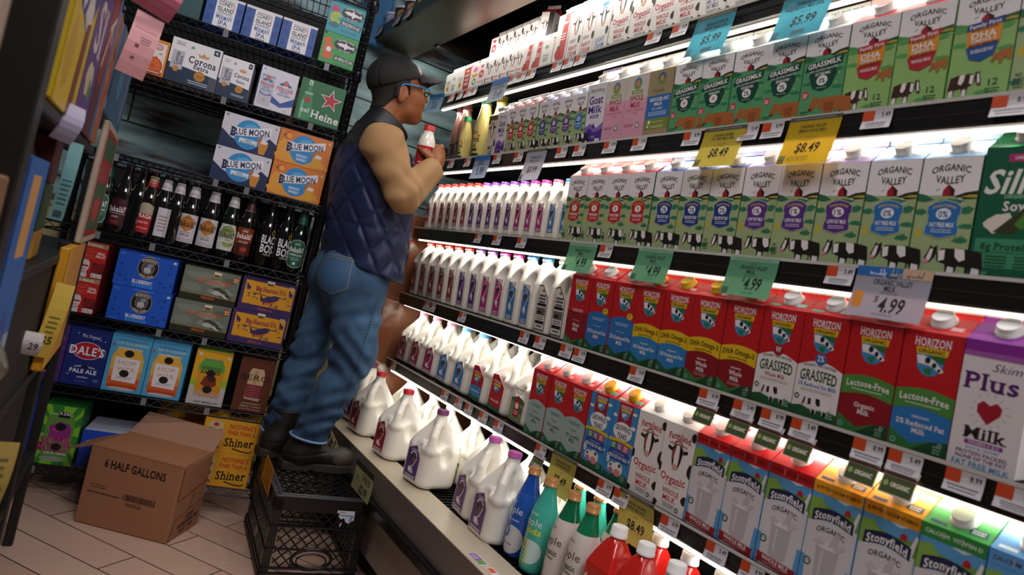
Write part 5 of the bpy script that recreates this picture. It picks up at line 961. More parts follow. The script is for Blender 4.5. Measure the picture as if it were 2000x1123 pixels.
    if k == 'heine':
        a = Art(95); a.r(0, 0, 100, 95, '#1a6a3a'); a.p([(8, 2), (32, 2), (34, 30), (33, 48), (26, 66), (25, 92), (17, 92), (16, 66), (8, 48), (7, 30)], '#3c8a5a'); a.p([(10, 4), (14, 4), (14, 46), (10, 44)], '#7ab890'); a.p([(17, 82), (25, 82), (25, 93), (17, 93)], '#c8dcc8')
        a.t('6', 21, 88, 4, 7, '#1a5a34'); a.t('HEINEKEN', 21, 63, 18, 5, '#c8dcc8'); a.star(71, 60, 26, '#ece6e6', -4); a.star(71, 60, 22, '#b8182c', -4); a.star(21, 48, 10, '#b8182c'); a.t('nel', 20, 25, 20, 11, '#d8e2d8', 's'); a.t('Heine', 66, 20, 64, 18, '#ece6e6', 's', 0, 0, -2); return a
    if k in ('bmw', 'bmo'):
        o = k == 'bmo'; a = Art(62); a.r(0, 0, 100, 62, '#d87a2a' if o else '#cfcdd8'); n = '#1a2850'
        if o: a.blob(50, 10, 50, 10, '#e09a34', 3); a.blob(12, 22, 12, 20, '#e09a34', 5)
        else: a.p([(0, 0), (100, 0), (100, 26), (86, 34), (74, 22), (40, 12), (18, 20), (0, 32)], n)
        a.e(48, 31, 25, 27, '#2f8ac8', 26); a.blob(52, 44, 16, 7, '#5aa8d8', 4); a.p([(14, 21), (30, 25), (60, 31), (88, 41), (88, 54) if False else (86, 55), (58, 46), (34, 40), (16, 41), (18, 31)], '#e6e3ea'); a.t('BLUE MOON', 51, 37, 66, 11.5, n, 'b', 0, .04, 11); a.t('B', 21, 31, 10, 17, n, 's')
        if o: a.t('MANGO', 48, 19, 20, 5, '#e6e3ea'); a.t('WHEAT', 48, 12, 20, 5, '#e6e3ea'); a.e(16, 52, 8, 8, '#d8642c', 14); a.e(18, 50, 5, 5, '#e8a03a', 10); a.p([(6, 50), (10, 46), (12, 54)], '#3a7a3c')
        else: a.r(34, 14, 66, 23, '#cfe0ec'); a.t('NON', 50, 20, 10, 3.6, n); a.t('ALCOHOLIC', 50, 15.6, 28, 3.6, n); a.t('80', 6, 58, 5, 4, n)
        a.p([(72, 2), (82, 2), (86, 20), (84, 26), (70, 26), (68, 20)], '#d8a02a' if o else '#c8842a'); a.e(77, 25, 8, 3.5, '#e4dcd0', 12); a.e(69, 27, 4, 4, '#c8641c', 10); a.t('6', 94, 55, 3, 5, '#e6e3ea' if o else n); return a
    if k == 'red':
        a = Art(128, W=100); a.r(0, 0, 100, 128, '#b8201e'); a.r(0, 112, 100, 128, '#a8845c'); a.t('BLOOD ORANGE', 44, 119, 74, 7.5, '#efe4d8'); a.line([(4, 70), (64, 70), (64, 102), (4, 102), (4, 70)], 1.6, '#d86a4a'); a.t('SEMI-SWEET', 34, 93, 52, 7.5, '#d8644a'); a.t('& CITRUSY', 34, 79, 52, 8.5, '#d8644a'); a.t('REAL', 82, 92, 26, 9, '#efe4e0'); a.t('FRUIT', 82, 80, 30, 9, '#efe4e0')
        a.r(62, 10, 100, 56, '#5a1416')
        for i in range(9): a.p([(84, 20), (84+24*math.cos(.3+i*.33), 20+36*math.sin(.3+i*.33)), (84+24*math.cos(.48+i*.33), 20+36*math.sin(.48+i*.33))], '#9a1a1c') if 84+24*math.cos(.3+i*.33) < 100 else None
        a.p([(12, 0), (50, 0), (54, 50), (48, 62), (16, 62), (10, 50)], '#d8cfcc'); a.r(16, 60, 48, 64, '#a8a098'); a.r(14, 38, 50, 44, '#a8242a'); a.t('BLOOD', 32, 28, 24, 6, '#a8242a'); a.t('ORANGE', 32, 18, 26, 6, '#a8242a'); a.blob(12, 22, 7, 16, '#7a1a1c', 3); a.blob(54, 20, 6, 10, '#b8282a', 5); a.r(64, 3, 98, 18, '#e4dcd6'); a.t('6', 70, 10.5, 6, 9, '#3a1a1a'); a.t('12FL OZ', 86, 13, 18, 4, '#3a1a1a'); a.t('CANS', 86, 7, 16, 4, '#3a1a1a'); return a
    if k == 'wood':
        a = Art(62); a.r(0, 0, 100, 62, '#1a54c0'); g = random.Random(4)
        for i in range(34):
            x, y = g.uniform(4, 96), g.uniform(5, 57)
            if abs(x-52) < 20 and y > 14 or (abs(x-48) < 24 and y < 16): continue
            (a.ring(x, y, 1.6, 2.4, '#12409c', 8) if i % 3 else a.blob(x, y, 2.6, 2.6, '#123a90', i, 7))
        a.e(52, 38, 17.5, 20, '#c8b08a', 28); a.e(52, 38, 16.8, 19.2, '#14141a', 28); a.e(52, 38, 10.5, 12, '#c8b08a', 22); a.e(52, 38, 10, 11.4, '#4a4c54', 22); a.blob(52, 34, 6, 6, '#b8b4b4', 3); a.blob(54, 42, 5, 4, '#8a8a90', 5); a.t('WOODCHUCK', 52, 50.5, 24, 5, '#e0d4c0', 's', 4.5); a.t('HARD CIDER', 52, 24, 22, 4, '#e0d4c0', 's', -4)
        a.t('BLUEBERRY', 48, 11.5, 34, 6.5, '#e4e4ee'); a.r(32, 2.5, 66, 6.5, '#3a9ad8'); a.fine(49, 4.5, 30, '#1a54c0', 1, 1.6); a.fine(52, 59, 34, '#6a9ae0', 1, 1.4); a.r(92, 54, 97, 58, '#c8d4ee'); a.fine(12, 3, 12, '#4a80d8', 1, 1.4); a.fine(8, 57, 9, '#4a80d8', 2, 1.4, 2.4); return a
    if k == 'two':
        a = Art(61); a.r(0, 0, 100, 61, '#6c7468'); a.r(0, 0, 100, 12, '#23281a')
        for x, y, rx, ry, c, sd in ((30, 46, 26, 8, '#7c8478', 1), (70, 24, 22, 8, '#858c82', 2), (20, 24, 16, 8, '#7a8478', 3), (60, 38, 18, 6, '#8e948a', 4), (84, 46, 12, 6, '#5c6458', 5)): a.blob(x, y, rx, ry, c, sd)
        a.t('Two Hearted IPA', 54, 40, 64, 8.5, '#c8601c', 's', 0, 0, 1); a.p([(52, 58), (66, 58), (66, 48), (52, 48)], '#b8924a'); a.r(52, 54, 66, 58, '#d8d4c8'); a.fine(59, 51, 10, '#2a2014', 1, 3); a.r(88, 46, 98, 56, '#a8522a'); a.fine(93, 52, 8, '#e8c89a', 2, 2, 4)
        a.p([(54, 28), (66, 32), (78, 28), (92, 16), (88, 14), (76, 14), (66, 18), (58, 24)], '#3c4234'); a.p([(56, 25), (68, 20), (80, 14), (88, 14), (80, 18), (66, 25)], '#c8c8bc'); a.e(84, 18, 1.4, 1.4, '#111', 8); a.blob(66, 20, 12, 3, '#b4b8b0', 6)
        a.line([(0, 12.5), (100, 12.5)], 1, '#9a5a24'); a.t('AMERICAN IPA', 50, 8.5, 24, 4, '#d8661c'); return a
    if k == 'big':
        a = Art(62); p = '#3c2a5c'; a.r(0, 0, 100, 62, p); a.r(6, 12, 97, 56, '#d88a2c'); a.r(7, 13, 96, 55, '#d99a1e'); g = random.Random(3)
        for i in range(26):
            x, y = g.uniform(9, 88), g.uniform(14, 34); a.p([(x, y), (x+g.uniform(4, 9), y+g.uniform(-3, 4)), (x+g.uniform(3, 6), y-1.6)], p)
        for x in (10, 88):
            for j in range(5): a.p([(x+j*1.4, 36), (x+j*1.4-2, 52-j*1.5), (x+j*1.4+1.2, 48-j)], p)
        a.t('Big Hearted IPA', 54, 44, 56, 9, p, 's', 0, 0, 1); a.t('Big Hearted IPA', 54.5, 44.4, 55, 8, '#b8522c', 's', 0, 0, 1); a.p([(44, 61), (58, 61), (58, 51), (44, 51)], '#b8924a'); a.r(44, 57, 58, 61, '#d8d4c8'); a.fine(51, 54, 10, '#2a2014', 1, 3); a.line([(20, 35), (50, 32), (80, 34)], 1.4, p)
        a.p([(38, 22), (36, 34), (42, 27), (52, 32), (64, 36), (72, 34), (70, 28), (60, 22), (48, 18)], p); a.p([(44, 20), (56, 21), (66, 26), (62, 20), (50, 16)], '#c8601c'); a.t('9.7%', 90, 56, 9, 5, '#d8d0d8'); a.t('IMPERIAL IPA', 50, 6, 26, 4, '#b8522c'); return a
    if k == 'dale':
        a = Art(156); n = '#14246c'; a.r(0, 0, 100, 156, n); a.t('The Original', 52, 136, 44, 9, '#d8dcee', 'r', 0, .25, -2)
        for x, y in ((20, 140), (32, 138), (76, 130), (88, 128)): a.star(x, y, 2.4, '#c8cce4')
        for j in range(7): a.r(4, 88+j*3, 20, 89+j*3, '#8a94c8'); a.r(80, 84+j*3, 96, 85+j*3, '#8a94c8')
        a.e(50, 96, 36, 24, '#d8d4dc', 30); a.e(50, 96, 34.5, 22.5, '#b0182c', 30); a.t("DALE'S", 51, 95, 86, 24, '#111a4c', 's'); a.t("DALE'S", 50, 96, 84, 23, '#ece8ec', 's'); a.t('AMERICAN', 52, 52, 50, 5, '#c8cce0', 'b', 3); a.t('PALE ALE', 51, 40, 66, 11, '#e4e4ee'); a.e(52, 52, 9, 5, '#0a1030'); a.t('oskarblues', 52, 24, 26, 5, '#c8cce0'); a.e(16, 28, 4, 3, '#5a68a8'); a.fine(86, 20, 12, '#8a94c8', 2, 2, 4); a.fine(50, 12, 28, '#5a68a8', 1, 2); return a
    if k == 'hop':
        a = Art(159); a.r(0, 0, 100, 159, '#4a9cc8'); a.t('Non-Alcoholic Sparkling Hop Water', 54, 144, 74, 4.5, '#3a4a9c'); a.t('ICED TEA & LEMONADE', 54, 135, 76, 6.5, '#b8c8b0'); a.p([(14, 8), (84, 8), (90, 20), (90, 96), (82, 110), (80, 122), (20, 122), (16, 110), (10, 96), (10, 20)], '#d8a840')
        a.p([(10, 20), (90, 20), (90, 60), (10, 60)], '#d88434'); a.p([(10, 20), (90, 20), (90, 40), (10, 40)], '#c85a24'); a.r(12, 9, 88, 20, '#b8401c'); a.e(49, 9, 34, 4, '#b8b4b0'); a.r(20, 120, 80, 124, '#c8c4bc'); a.p([(20, 30), (80, 28), (82, 94), (18, 96)], '#dcd6dc'); a.ring(50, 30, 0, 1, '#ddd', 8)
        a.t('HOP', 50, 82, 44, 12, '#c89a4a', 'r'); a.t('WTR', 50, 64, 46, 12, '#c89a4a', 'r'); a.fine(50, 42, 40, '#8a7a6a', 2, 1.6, 4); a.e(50, 108, 12, 10, '#15100c'); a.e(48, 52, 12, 10, '#15100c'); a.r(4, 124, 9, 132, '#a83a4a'); return a
    if k == 'voodoo':
        a = Art(160); a.r(0, 0, 100, 160, '#d8a41c'); a.p([(0, 40), (30, 60), (100, 56), (100, 76), (60, 86), (0, 66)], '#8ab82c'); a.p([(0, 0), (100, 0), (100, 54), (70, 60), (40, 48), (0, 56)], '#b8b4b4'); a.p([(16, 22), (82, 22), (86, 32), (86, 112), (76, 134), (24, 134), (14, 112), (14, 32)], '#c8921c'); a.p([(14, 100), (86, 100), (86, 112), (76, 134), (24, 134), (14, 112)], '#5a9c3c'); a.r(24, 132, 76, 136, '#7a7a78'); a.p([(16, 22), (82, 22), (84, 40), (14, 40)], '#a8a4a0')
        a.t('VOODOO', 50, 108, 54, 10, '#24221c'); a.t('RANGER', 50, 96, 54, 10, '#24221c'); a.blob(50, 70, 22, 20, '#7a2c1c', 4); a.blob(54, 80, 12, 10, '#3a1a1c', 6); a.e(50, 94, 12, 10, '#100c0a'); a.t('TONIC', 50, 48, 60, 14, '#d87a1c', 'b', 0, .1); a.t('FORCE', 50, 32, 64, 14, '#d87a1c', 'b', 0, .1); a.e(50, 46, 13, 11, '#100c0a'); a.t('HAZY IMPERIAL IPA', 54, 8, 66, 6, '#24221c'); a.e(12, 146, 5, 5, '#c8b8c8'); a.e(90, 144, 5, 5, '#c8b8c8'); return a
    if k == 'bero':
        a = Art(162); a.r(0, 0, 100, 162, '#5a2a16'); a.p([(32, 38), (74, 36), (76, 44), (76, 118), (70, 134), (36, 134), (30, 118), (30, 44)], '#c8aa80'); a.p([(31, 44), (76, 44), (76, 84), (30, 84)], '#7a2430'); a.r(34, 38, 74, 43, '#9a9490'); a.r(46, 86, 56, 128, '#b0946c'); a.r(46, 44, 56, 84, '#8a3038'); a.fine(53, 76, 38, '#a86a6a', 4, 2, 8); a.t('BERO', 50, 106, 84, 18, '#1c120e', 'r')
        a.fine(54, 26, 56, '#c8b09a', 1, 2); a.t('English Crafted', 54, 18, 60, 6, '#c8b09a', 'r', 0, .3); a.t('Alcohol Free Premium', 54, 9, 64, 5, '#c8b09a', 'r', 0, .3); return a
    if k == 'sour':
        a = Art(164); a.r(0, 0, 100, 164, '#2f7c2c'); 
        for i in range(14):
            an, bn = 2*math.pi*i/14, 2*math.pi*(i+.5)/14; P = lambda t: (min(100, max(0, 50+140*math.cos(t))), min(164, max(0, 84+140*math.sin(t)))); a.p([(50, 84), P(an), P(bn)], '#78b82c')
        a.p([(20, 20), (80, 20), (86, 34), (86, 124), (78, 140), (24, 140), (16, 124), (16, 34)], '#5a8a3c'); a.r(24, 138, 78, 142, '#8aa88a'); a.e(50, 16, 34, 7, '#8a9a8a'); a.blob(50, 92, 28, 28, '#8a2a78', 5, 16, .2); a.blob(46, 100, 12, 10, '#a83a90', 7); a.e(52, 106, 14, 11, '#180c14')
        a.t('SOUR', 49, 66, 78, 22, '#141014', 's', 0, 0, 0); a.t('SOUR', 50, 66.6, 76, 21, '#c02a78', 's'); a.t('MONKEY', 49, 46, 90, 20, '#141014', 's'); a.t('MONKEY', 50, 46.5, 88, 19, '#c02a78', 's'); a.e(52, 50, 13, 10, '#180c14'); a.t('SOUR TRIPEL', 54, 32, 56, 6, '#dcd8dc'); a.p([(40, 132), (70, 132), (66, 148), (44, 148)], '#141014'); a.t('9.5%', 55, 143, 24, 8, '#dcd8dc'); return a
    if k == 'shin':
        a = Art(62); a.r(0, 0, 100, 62, '#d89a1c'); a.p([(10, 4), (32, 4), (34, 8), (34, 50), (31, 57), (12, 57), (8, 50), (8, 8)], '#c8b488'); a.r(12, 55, 31, 58, '#b8a890'); a.e(21, 51, 5, 3.4, '#b0281c'); a.t('Shiner', 21, 41, 24, 8, '#1c1610', 's', 0, 0, 2); a.t('BOCK', 22, 33, 16, 5, '#b0281c'); a.blob(20, 20, 9, 6, '#1c1610', 3); a.ring(27, 24, 3, 5, '#5a4a2c', 12); a.r(8, 6, 34, 11, '#8a4a2c')
        a.t("NOTHING'S", 70, 51, 48, 9, '#b8201c'); a.t('FINER THAN A', 69, 39.5, 50, 8, '#b8201c'); a.t('Shiner', 68, 22, 54, 16, '#1c140c', 's', 0, .06, 3); a.line([(58, 10), (74, 6), (90, 5), (94, 9)], 2.4, '#1c140c'); return a
    if k == 'purple':
        a = Art(150); a.r(0, 0, 100, 150, '#4a2470')
        for i in range(24): an = math.radians(i*15); a.line([(30, 90), (min(100, max(0, 30+90*math.cos(an))), min(150, max(0, 90+100*math.sin(an))))], .8, '#8a64a8')
        a.t('KING', 62, 116, 50, 14, '#d8a83a'); a.e(70, 96, 6, 6, '#d8a83a'); a.e(66, 62, 4, 4, '#d8a83a'); a.e(78, 70, 3, 3, '#d8a83a'); a.e(40, 36, 14, 13, '#14101c'); a.ring(40, 36, 11, 14, '#c8b04a', 14); a.t('9.5%', 74, 14, 26, 10, '#d8c83a'); return a
def beer(k, u0, w, z0, h, label, grp, side, dp=.135, v=.006, top=None, skew=0., hole=False):
    t = thing('beer_box', label, 'beer box', rk(u0+w/2, v, z0), (0, 0, RA+R(skew)), grp); b = MB(); b.bbox(-w/2, 0, 0, w/2, dp, h, side, .0025, 2)
    if top: b.add([(-w/2+.003, .003, h+.0003), (w/2-.003, .003, h+.0003), (w/2-.003, dp-.003, h+.0003), (-w/2+.003, dp-.003, h+.0003)], [(0, 1, 2, 3)], top)
    a = art_box(k) if isinstance(k, str) else k
    a.flat(b, lambda p, q, n: (p-w/2+.0005, -.0002-n, q*h/(w*a.H/a.W)), w-.001, .00012); obj('carton_body', b, t); return t
g = 'beer boxes on the wire rack'
for i, u in enumerate((.150, .283, .415)): beer('coney', u, .128, 1.779, .118, f'blue and white six-pack box with MERMAN lettering, {("leftmost", "middle", "rightmost")[i]} of three', g, '#1a4690')
beer('sixty', .566, .134, 1.779, .122, 'bright green beer box with white shark in a black oval', g, '#2a8c44'); beer('seaq', .566, .134, 1.9015, .126, 'turquoise beer box with white shark, stacked on the green one', g, '#1c8c9c')
beer(Art(60).r(0, 0, 100, 60, '#14484c').e(40, 30, 20, 14, '#1c6064'), .0, .14, 1.779, .12, 'dark teal beer box at the left of the top row', g, '#123c40'); beer(Art(100).r(0, 0, 100, 100, '#2c8a5a').e(50, 50, 30, 30, '#d8c83a'), -.125, .12, 1.779, .12, 'green beer box at the far left of the top row', g, '#2c8a5a')
beer('orange', -.007, .078, 1.542, .129, 'cream and orange box with sliced orange print', g, '#d88a34'); beer('corona', .075, .168, 1.542, .158, 'large white and navy beer box with crown, left of its smaller twin', g, '#c4c2cc'); beer('coronas', .246, .111, 1.542, .149, 'smaller white and navy beer box with crown', g, '#c4c2cc')
beer('peroni', .384, .136, 1.542, .157, 'white beer box with blue chevron and red lettering', g, '#8a94b8', skew=6); beer(Art(100).r(0, 0, 100, 100, '#a8968a').r(0, 30, 100, 50, '#a8503c'), .47, .09, 1.542, .15, 'beige beer box showing as a sliver behind the white one', g, '#b0a08e', v=.17)
beer('heine', .530, .168, 1.542, .161, 'dark green beer box with large red star', g, '#155a32')
beer('bmw', .295, .20, 1.242, .124, 'white and navy beer box with blue disc, lower of two', g, '#20284c'); beer('bmw', .297, .20, 1.3665, .127, 'white and navy beer box with blue disc, upper of two', g, '#20284c'); beer('bmo', .500, .197, 1.242, .126, 'orange beer box with blue disc, lower of two', g, '#c8702c'); beer('bmo', .499, .198, 1.3685, .127, 'orange beer box with blue disc, upper of two', g, '#c8702c')
beer('red', -.060, .097, .661, .1265, 'red six-can box with tan strip, lower of two', g, '#7a1a1c'); beer('red', -.061, .099, .788, .127, 'red six-can box with tan strip, upper of two', g, '#7a1a1c')
beer('wood', .077, .197, .661, .1255, 'bright blue cider box with round black badge, lower of two', g, '#1648a8'); beer('wood', .072, .197, .787, .1265, 'bright blue cider box with round black badge, upper of two', g, '#1648a8')
beer('two', .286, .196, .661, .122, 'grey-green beer box with fish and orange lettering, lower of two', g, '#3a4034'); beer('two', .292, .195, .7835, .126, 'grey-green beer box with fish and orange lettering, upper of two', g, '#3a4034')
beer('big', .487, .202, .661, .127, 'purple and yellow beer box with leaping fish, lower of two', g, '#33244e'); beer('big', .496, .199, .7885, .127, 'purple and yellow beer box with leaping fish, upper of two', g, '#33244e')
beer('purple', -.10, .083, .406, .205, 'purple box with rays half hidden behind the yellow edge', g, '#3c1c60'); beer('dale', -.015, .130, .406, .206, 'navy beer box with red oval and white slab lettering', g, '#101c58')
beer('hop', .117, .131, .406, .209, 'sky blue box with orange can print, left of two', g, '#3c88b4', skew=1); beer('hop', .2495, .129, .406, .209, 'sky blue box with orange can print, right of two', g, '#3c88b4'); beer('voodoo', .400, .128, .406, .208, 'yellow and lime box with two dark can holes', g, '#5a8a24', skew=2); beer('bero', .559, .126, .406, .206, 'brown box with gold and maroon can', g, '#4a2010')
beer('sour', -.038, .126, .117, .212, 'lime green box with magenta SOUR lettering', g, '#24642a', v=.0); beer(Art(160).r(0, 0, 100, 160, '#1c3a9c'), -.165, .11, .115, .29, 'tall plain blue box in the bottom left corner', g, '#16308a', v=.02)
bt = Art(60); bt.r(0, 0, 100, 60, '#1c44b8'); bt.t('NEW', 12, 42, 10, 5, '#b8c8ee', 'b', 0, 0, 30); bt.t('BELGIAN', 44, 24, 40, 12, '#d8def0', 'b', 0, .1); beer(bt, .095, .20, .115, .135, 'blue beer box with white can picture on its top, behind the cardboard box', g, '#1a3ea8', dp=.2, v=.02, top='#b8bccc')
beer('shin', .483, .199, .115, .128, 'yellow beer box with red and black lettering, lower of two', g, '#c08818', v=-.012); beer('shin', .485, .198, .2435, .126, 'yellow beer box with red and black lettering, upper of two', g, '#c08818', v=-.010); beer('shin', .305, .17, .115, .22, 'yellow beer box in shadow behind the cardboard flap', g, '#a87814', v=.16)
# beer bottles
BP = [(.028, 0), (.0335, .004), (.0345, .012), (.0345, .140), (.033, .152), (.027, .172), (.019, .195), (.0145, .215), (.0132, .240), (.0145, .242), (.0145, .250)]
def blab(kind):
    a = Art(100); nk = Art(60)
    if kind in ('green', 'green2'): c = '#15503c'; a.p([(8, 14), (20, 2), (50, -4), (80, 2), (92, 14), (92, 84), (80, 98), (50, 104), (20, 98), (8, 84)], '#8aa89a'); a.p([(11, 16), (22, 5), (50, -1), (78, 5), (89, 16), (89, 82), (78, 95), (50, 101), (22, 95), (11, 82)], c); a.t('1454', 50, 86, 26, 8, '#b8c8bc'); a.t('Bakalář', 50, 66, 74, 18, '#dfe4dc', 's'); a.t('PREMIUM LAGER', 50, 46, 68, 8, '#c8d4cc'); a.fine(50, 34, 60, '#9ab4a4', 2, 3, 7); a.e(50, 14, 7, 6, '#c8d4cc', 8); nk.r(0, 0, 100, 60, c); nk.t('1470', 50, 24, 44, 18, '#c8d4c8'); nk.blob(50, 46, 14, 8, '#c8d4c8', 3)
    if kind == 'wht': a.r(2, 0, 98, 100, '#c9c4cc'); a.p([(50, 98), (80, 82), (80, 52), (50, 38), (20, 52), (20, 82)], '#b8742c'); a.t('Bakalář', 50, 66, 84, 20, '#2a1c10', 's'); a.t('1454', 50, 86, 22, 7, '#7a4a1c'); a.t('SPECIAL', 50, 26, 44, 8, '#2a2a34'); a.t('PALE LAGER', 50, 36, 42, 5, '#8a5a2c'); a.fine(50, 12, 70, '#8a8694', 2, 3, 7); nk.r(0, 0, 100, 60, '#cdc8d0'); nk.t('B', 50, 34, 34, 34, '#a8642c', 's'); nk.fine(50, 8, 40, '#3a4a7a', 1, 5)
    if kind == 'plain': a.r(2, 0, 60, 100, '#c4bfc8'); a.fine(30, 70, 40, '#8a6a4a', 5, 4, 12); nk.r(0, 0, 100, 60, '#cdc8d0')
    if kind == 'lime': a.p([(10, 4), (90, 4), (96, 30), (96, 74), (84, 98), (16, 98), (4, 74), (4, 30)], '#c8c8c0'); a.blob(50, 74, 36, 20, '#7c8c4a', 4); a.blob(60, 30, 26, 14, '#8a9a5a', 6); a.t('Bakalář', 50, 58, 80, 18, '#1c2418', 's'); a.t('1454', 50, 76, 30, 8, '#2a3424'); a.fine(50, 36, 60, '#e0e0d8', 1, 5); nk.r(0, 0, 100, 60, '#c8c8c4'); nk.t('B', 50, 34, 34, 34, '#8a9a6a', 's'); nk.fine(50, 8, 40, '#3a4a7a', 1, 5)
    if kind == 'amber': a.r(4, 0, 96, 100, '#4a1a14'); a.p([(4, 40), (96, 50), (96, 100), (4, 100)], '#7c3418'); a.t('1454', 50, 88, 26, 8, '#d8c8b8'); a.t('Bakalář', 50, 70, 78, 18, '#ece4dc', 's'); a.t('DARK LAGER', 50, 48, 46, 6, '#d8c8b8'); a.blob(60, 22, 16, 8, '#a8342c', 3); nk.r(20, 0, 90, 50, '#4a201c'); nk.r(0, 0, 100, 5, '#b8b4b0')
    if kind == 'boss': a.t('BLACK', 54, 78, 90, 30, '#e4e0e4'); a.t('BOSS', 54, 44, 84, 30, '#e4e0e4'); a.t('PORTER', 54, 22, 44, 7, '#b8a888'); a.e(64, 104, 11, 12, '#8a7a34', 14); a.e(64, 104, 7, 8, '#3a2c14', 12)
    if kind == 'praga': a.p([(10, 10), (30, 0), (70, 0), (90, 10), (96, 60), (90, 92), (60, 104), (34, 104), (10, 92), (4, 60)], '#a89c84'); a.p([(10, 10), (30, 0), (70, 0), (90, 10), (94, 40), (95, 62), (5, 62), (6, 40)], '#a81c24'); a.r(6, 52, 94, 66, '#8c141c'); a.t('PRAGA', 50, 58, 66, 13, '#ece4dc', 's'); a.t('PALE ALE', 50, 36, 44, 7, '#e4c8b8'); a.fine(50, 16, 50, '#d89a8a', 1, 4); nk.r(0, 30, 100, 60, '#b8a87c'); nk.r(0, 0, 100, 34, '#a81c24'); nk.fine(50, 22, 50, '#e4c8b8', 2, 5, 10)
    if kind == 'dred': a.r(4, 4, 96, 96, '#3c1018'); a.t('Bakalář', 50, 60, 80, 18, '#dcd4d4', 's'); a.r(10, 44, 90, 46, '#b8a8a8'); a.t('DARK', 50, 34, 30, 8, '#b8a8a8'); a.blob(50, 16, 20, 6, '#8a2430', 3)
    return a, nk
def beerbottle(kind, glass):
    t = thing('beer_bottle', '-', 'beer bottle'); b = MB(); b.lathe(BP, M(glass, .08, coat=.6), 26); obj('bottle_body', b, t); a, nk = blab(kind)
    b = MB(); wrap(b, a, BP, .074, .022, 0, .00012, .0006, 1.42); obj('label', b, t)
    if nk.it: b = MB(); wrap(b, nk, BP, .050, .192, 0, .0001, .0006, 1.3); obj('neck_label', b, t)
    b = MB(); b.lathe([(.0155, .246), (.0158, .249), (.0145, .2545), (.010, .256)], M({'wht': '#b0a898', 'praga': '#b8a880'}.get(kind, '#5a5650'), .3, .6), 18); obj('bottle_cap', b, t); return t
BB = {k: beerbottle(k, gl) for k, gl in (('green', '#0a130d'), ('dred', '#140d0a'), ('praga', '#140e09'), ('plain', '#0f0d0a'), ('wht', '#0f0d0a'), ('lime', '#0a110b'), ('amber', '#130c08'), ('boss', '#0c0a09'))}
for k, u, rz, lb in (('green', -.027, -6, 'dark bottle with green oval label at the far left, half hidden'), ('dred', .035, -10, 'dark bottle with deep red label'), ('boss', .083, 110, 'dark bottle turned so no label shows, behind the red labelled one'), ('praga', .120, 0, 'dark bottle with red and gold label'), ('plain', .165, 50, 'dark bottle with white label turned aside, beside the red and gold one'), ('plain', .212, -30, 'dark bottle with plain white neck and white label edge'), ('wht', .262, 0, 'dark bottle with white label and orange hexagon, left of two'),
                  ('wht', .332, 0, 'dark bottle with white label and orange hexagon, right of two'), ('lime', .402, 0, 'dark bottle with pale green rounded label'), ('amber', .463, 0, 'dark bottle with red-brown label'), ('boss', .540, 24, 'black bottle with large white lettering, left of two'), ('boss', .602, 24, 'black bottle with large white lettering, right of two'), ('green', .658, 0, 'dark bottle with green oval label at the right end')):
    place(BB[k], rk(u, .05, .9625), (0, 0, RA+R(rz)), lb+' on the rack', 'beer bottles on the wire rack')
for i in range(5): place(BB['boss'], rk(.08+.13*i, .13, .9625), (0, 0, RA+R(120)), f'dark bottle in the second row of the rack, {ORD[i]}', 'second row of beer bottles')

# ---------------------------------------------------------------- cardboard box on the floor
CB = M('#9a6848', .8, bump=.12, bscale=120)
box = thing('cardboard_box', 'opened brown cardboard box reading 6 HALF GALLONS on the floor', 'cardboard box', (.125, 2.617, 0), (0, 0, math.atan2(-.174, .269)))
bw, bd, bh = .322, .218, .262
b = MB(); b.bbox(0, 0, .001, bw, bd, bh, CB, .004, 2); a = Art(81); dk = '#241712'; a.t('6 HALF GALLONS', 51, 67, 66, 8.5, dk); a.fine(17, 43, 18, '#5a3a28', 2, .8, 2.4); a.fine(24, 35, 36, '#3a241a', 1, 1.2)
gg = random.Random(2); x = 45.
while x < 78: wd = gg.choice((.4, .7, 1.1)); a.r(x, 34, x+wd, 40.5, dk); x += wd+gg.choice((.4, .7))
a.fine(58, 31, 18, '#3a241a', 2, .8, 2); a.flat(b, lambda u, v, n: (u, -.0006-n, v), bw)
a = Art(118); a.line([(6, 116), (6, 64)], 1.6, '#3a2214'); a.line([(6, 64), (98, 78)], 1.2, '#4a2c1c'); a.line([(58, 70), (54, 40)], 1.2, '#3a2214'); a.line([(14, 34), (98, 48)], 1., '#5a3824'); a.line([(14, 34), (4, 2)], 1.4, '#3a2214'); a.t('KEEP', 60, 31, 26, 6, dk, 'b', 0, 0, 6); a.t('REFRIGERATED', 58, 21, 62, 7, dk, 'b', 0, 0, 6); a.t('AT 40', 54, 11, 40, 6, dk, 'b', 0, 0, 6); a.flat(b, lambda u, v, n: (bw+.0006+n, u, v), bd); obj('box_body', b, box)
b = MB(); T = lambda m, *P: b.add([*P, *[(p[0], p[1], p[2]-.003) for p in P]], [(0, 1, 2, 3), (7, 6, 5, 4), (0, 4, 5, 1), (1, 5, 6, 2), (2, 6, 7, 3), (3, 7, 4, 0)], m)
T(CB, (0, 0, bh+.002), (bw, 0, bh+.002), (bw-.004, bd*.98, bh+.006), (.004, bd*.98, bh+.006))
for i in range(24): b.box(bw*(i+.2)/24, -.001, bh-.002, bw*(i+.7)/24, .004, bh+.0045, CB)
obj('top_flap', b, box); b = MB(); T(M('#a07860', .8, bump=.1, bscale=120), (.002, bd*.97, bh+.006), (bw-.002, bd*.97, bh+.006), (bw*.99, bd*1.28, bh+.070), (.02, bd*1.28, bh+.075)); obj('back_flap', b, box)
b = MB(); T(CB, (0, .004, bh), (0, bd-.004, bh), (-.095, bd-.02, bh-.035), (-.095, .03, bh-.04)); obj('side_flap', b, box)

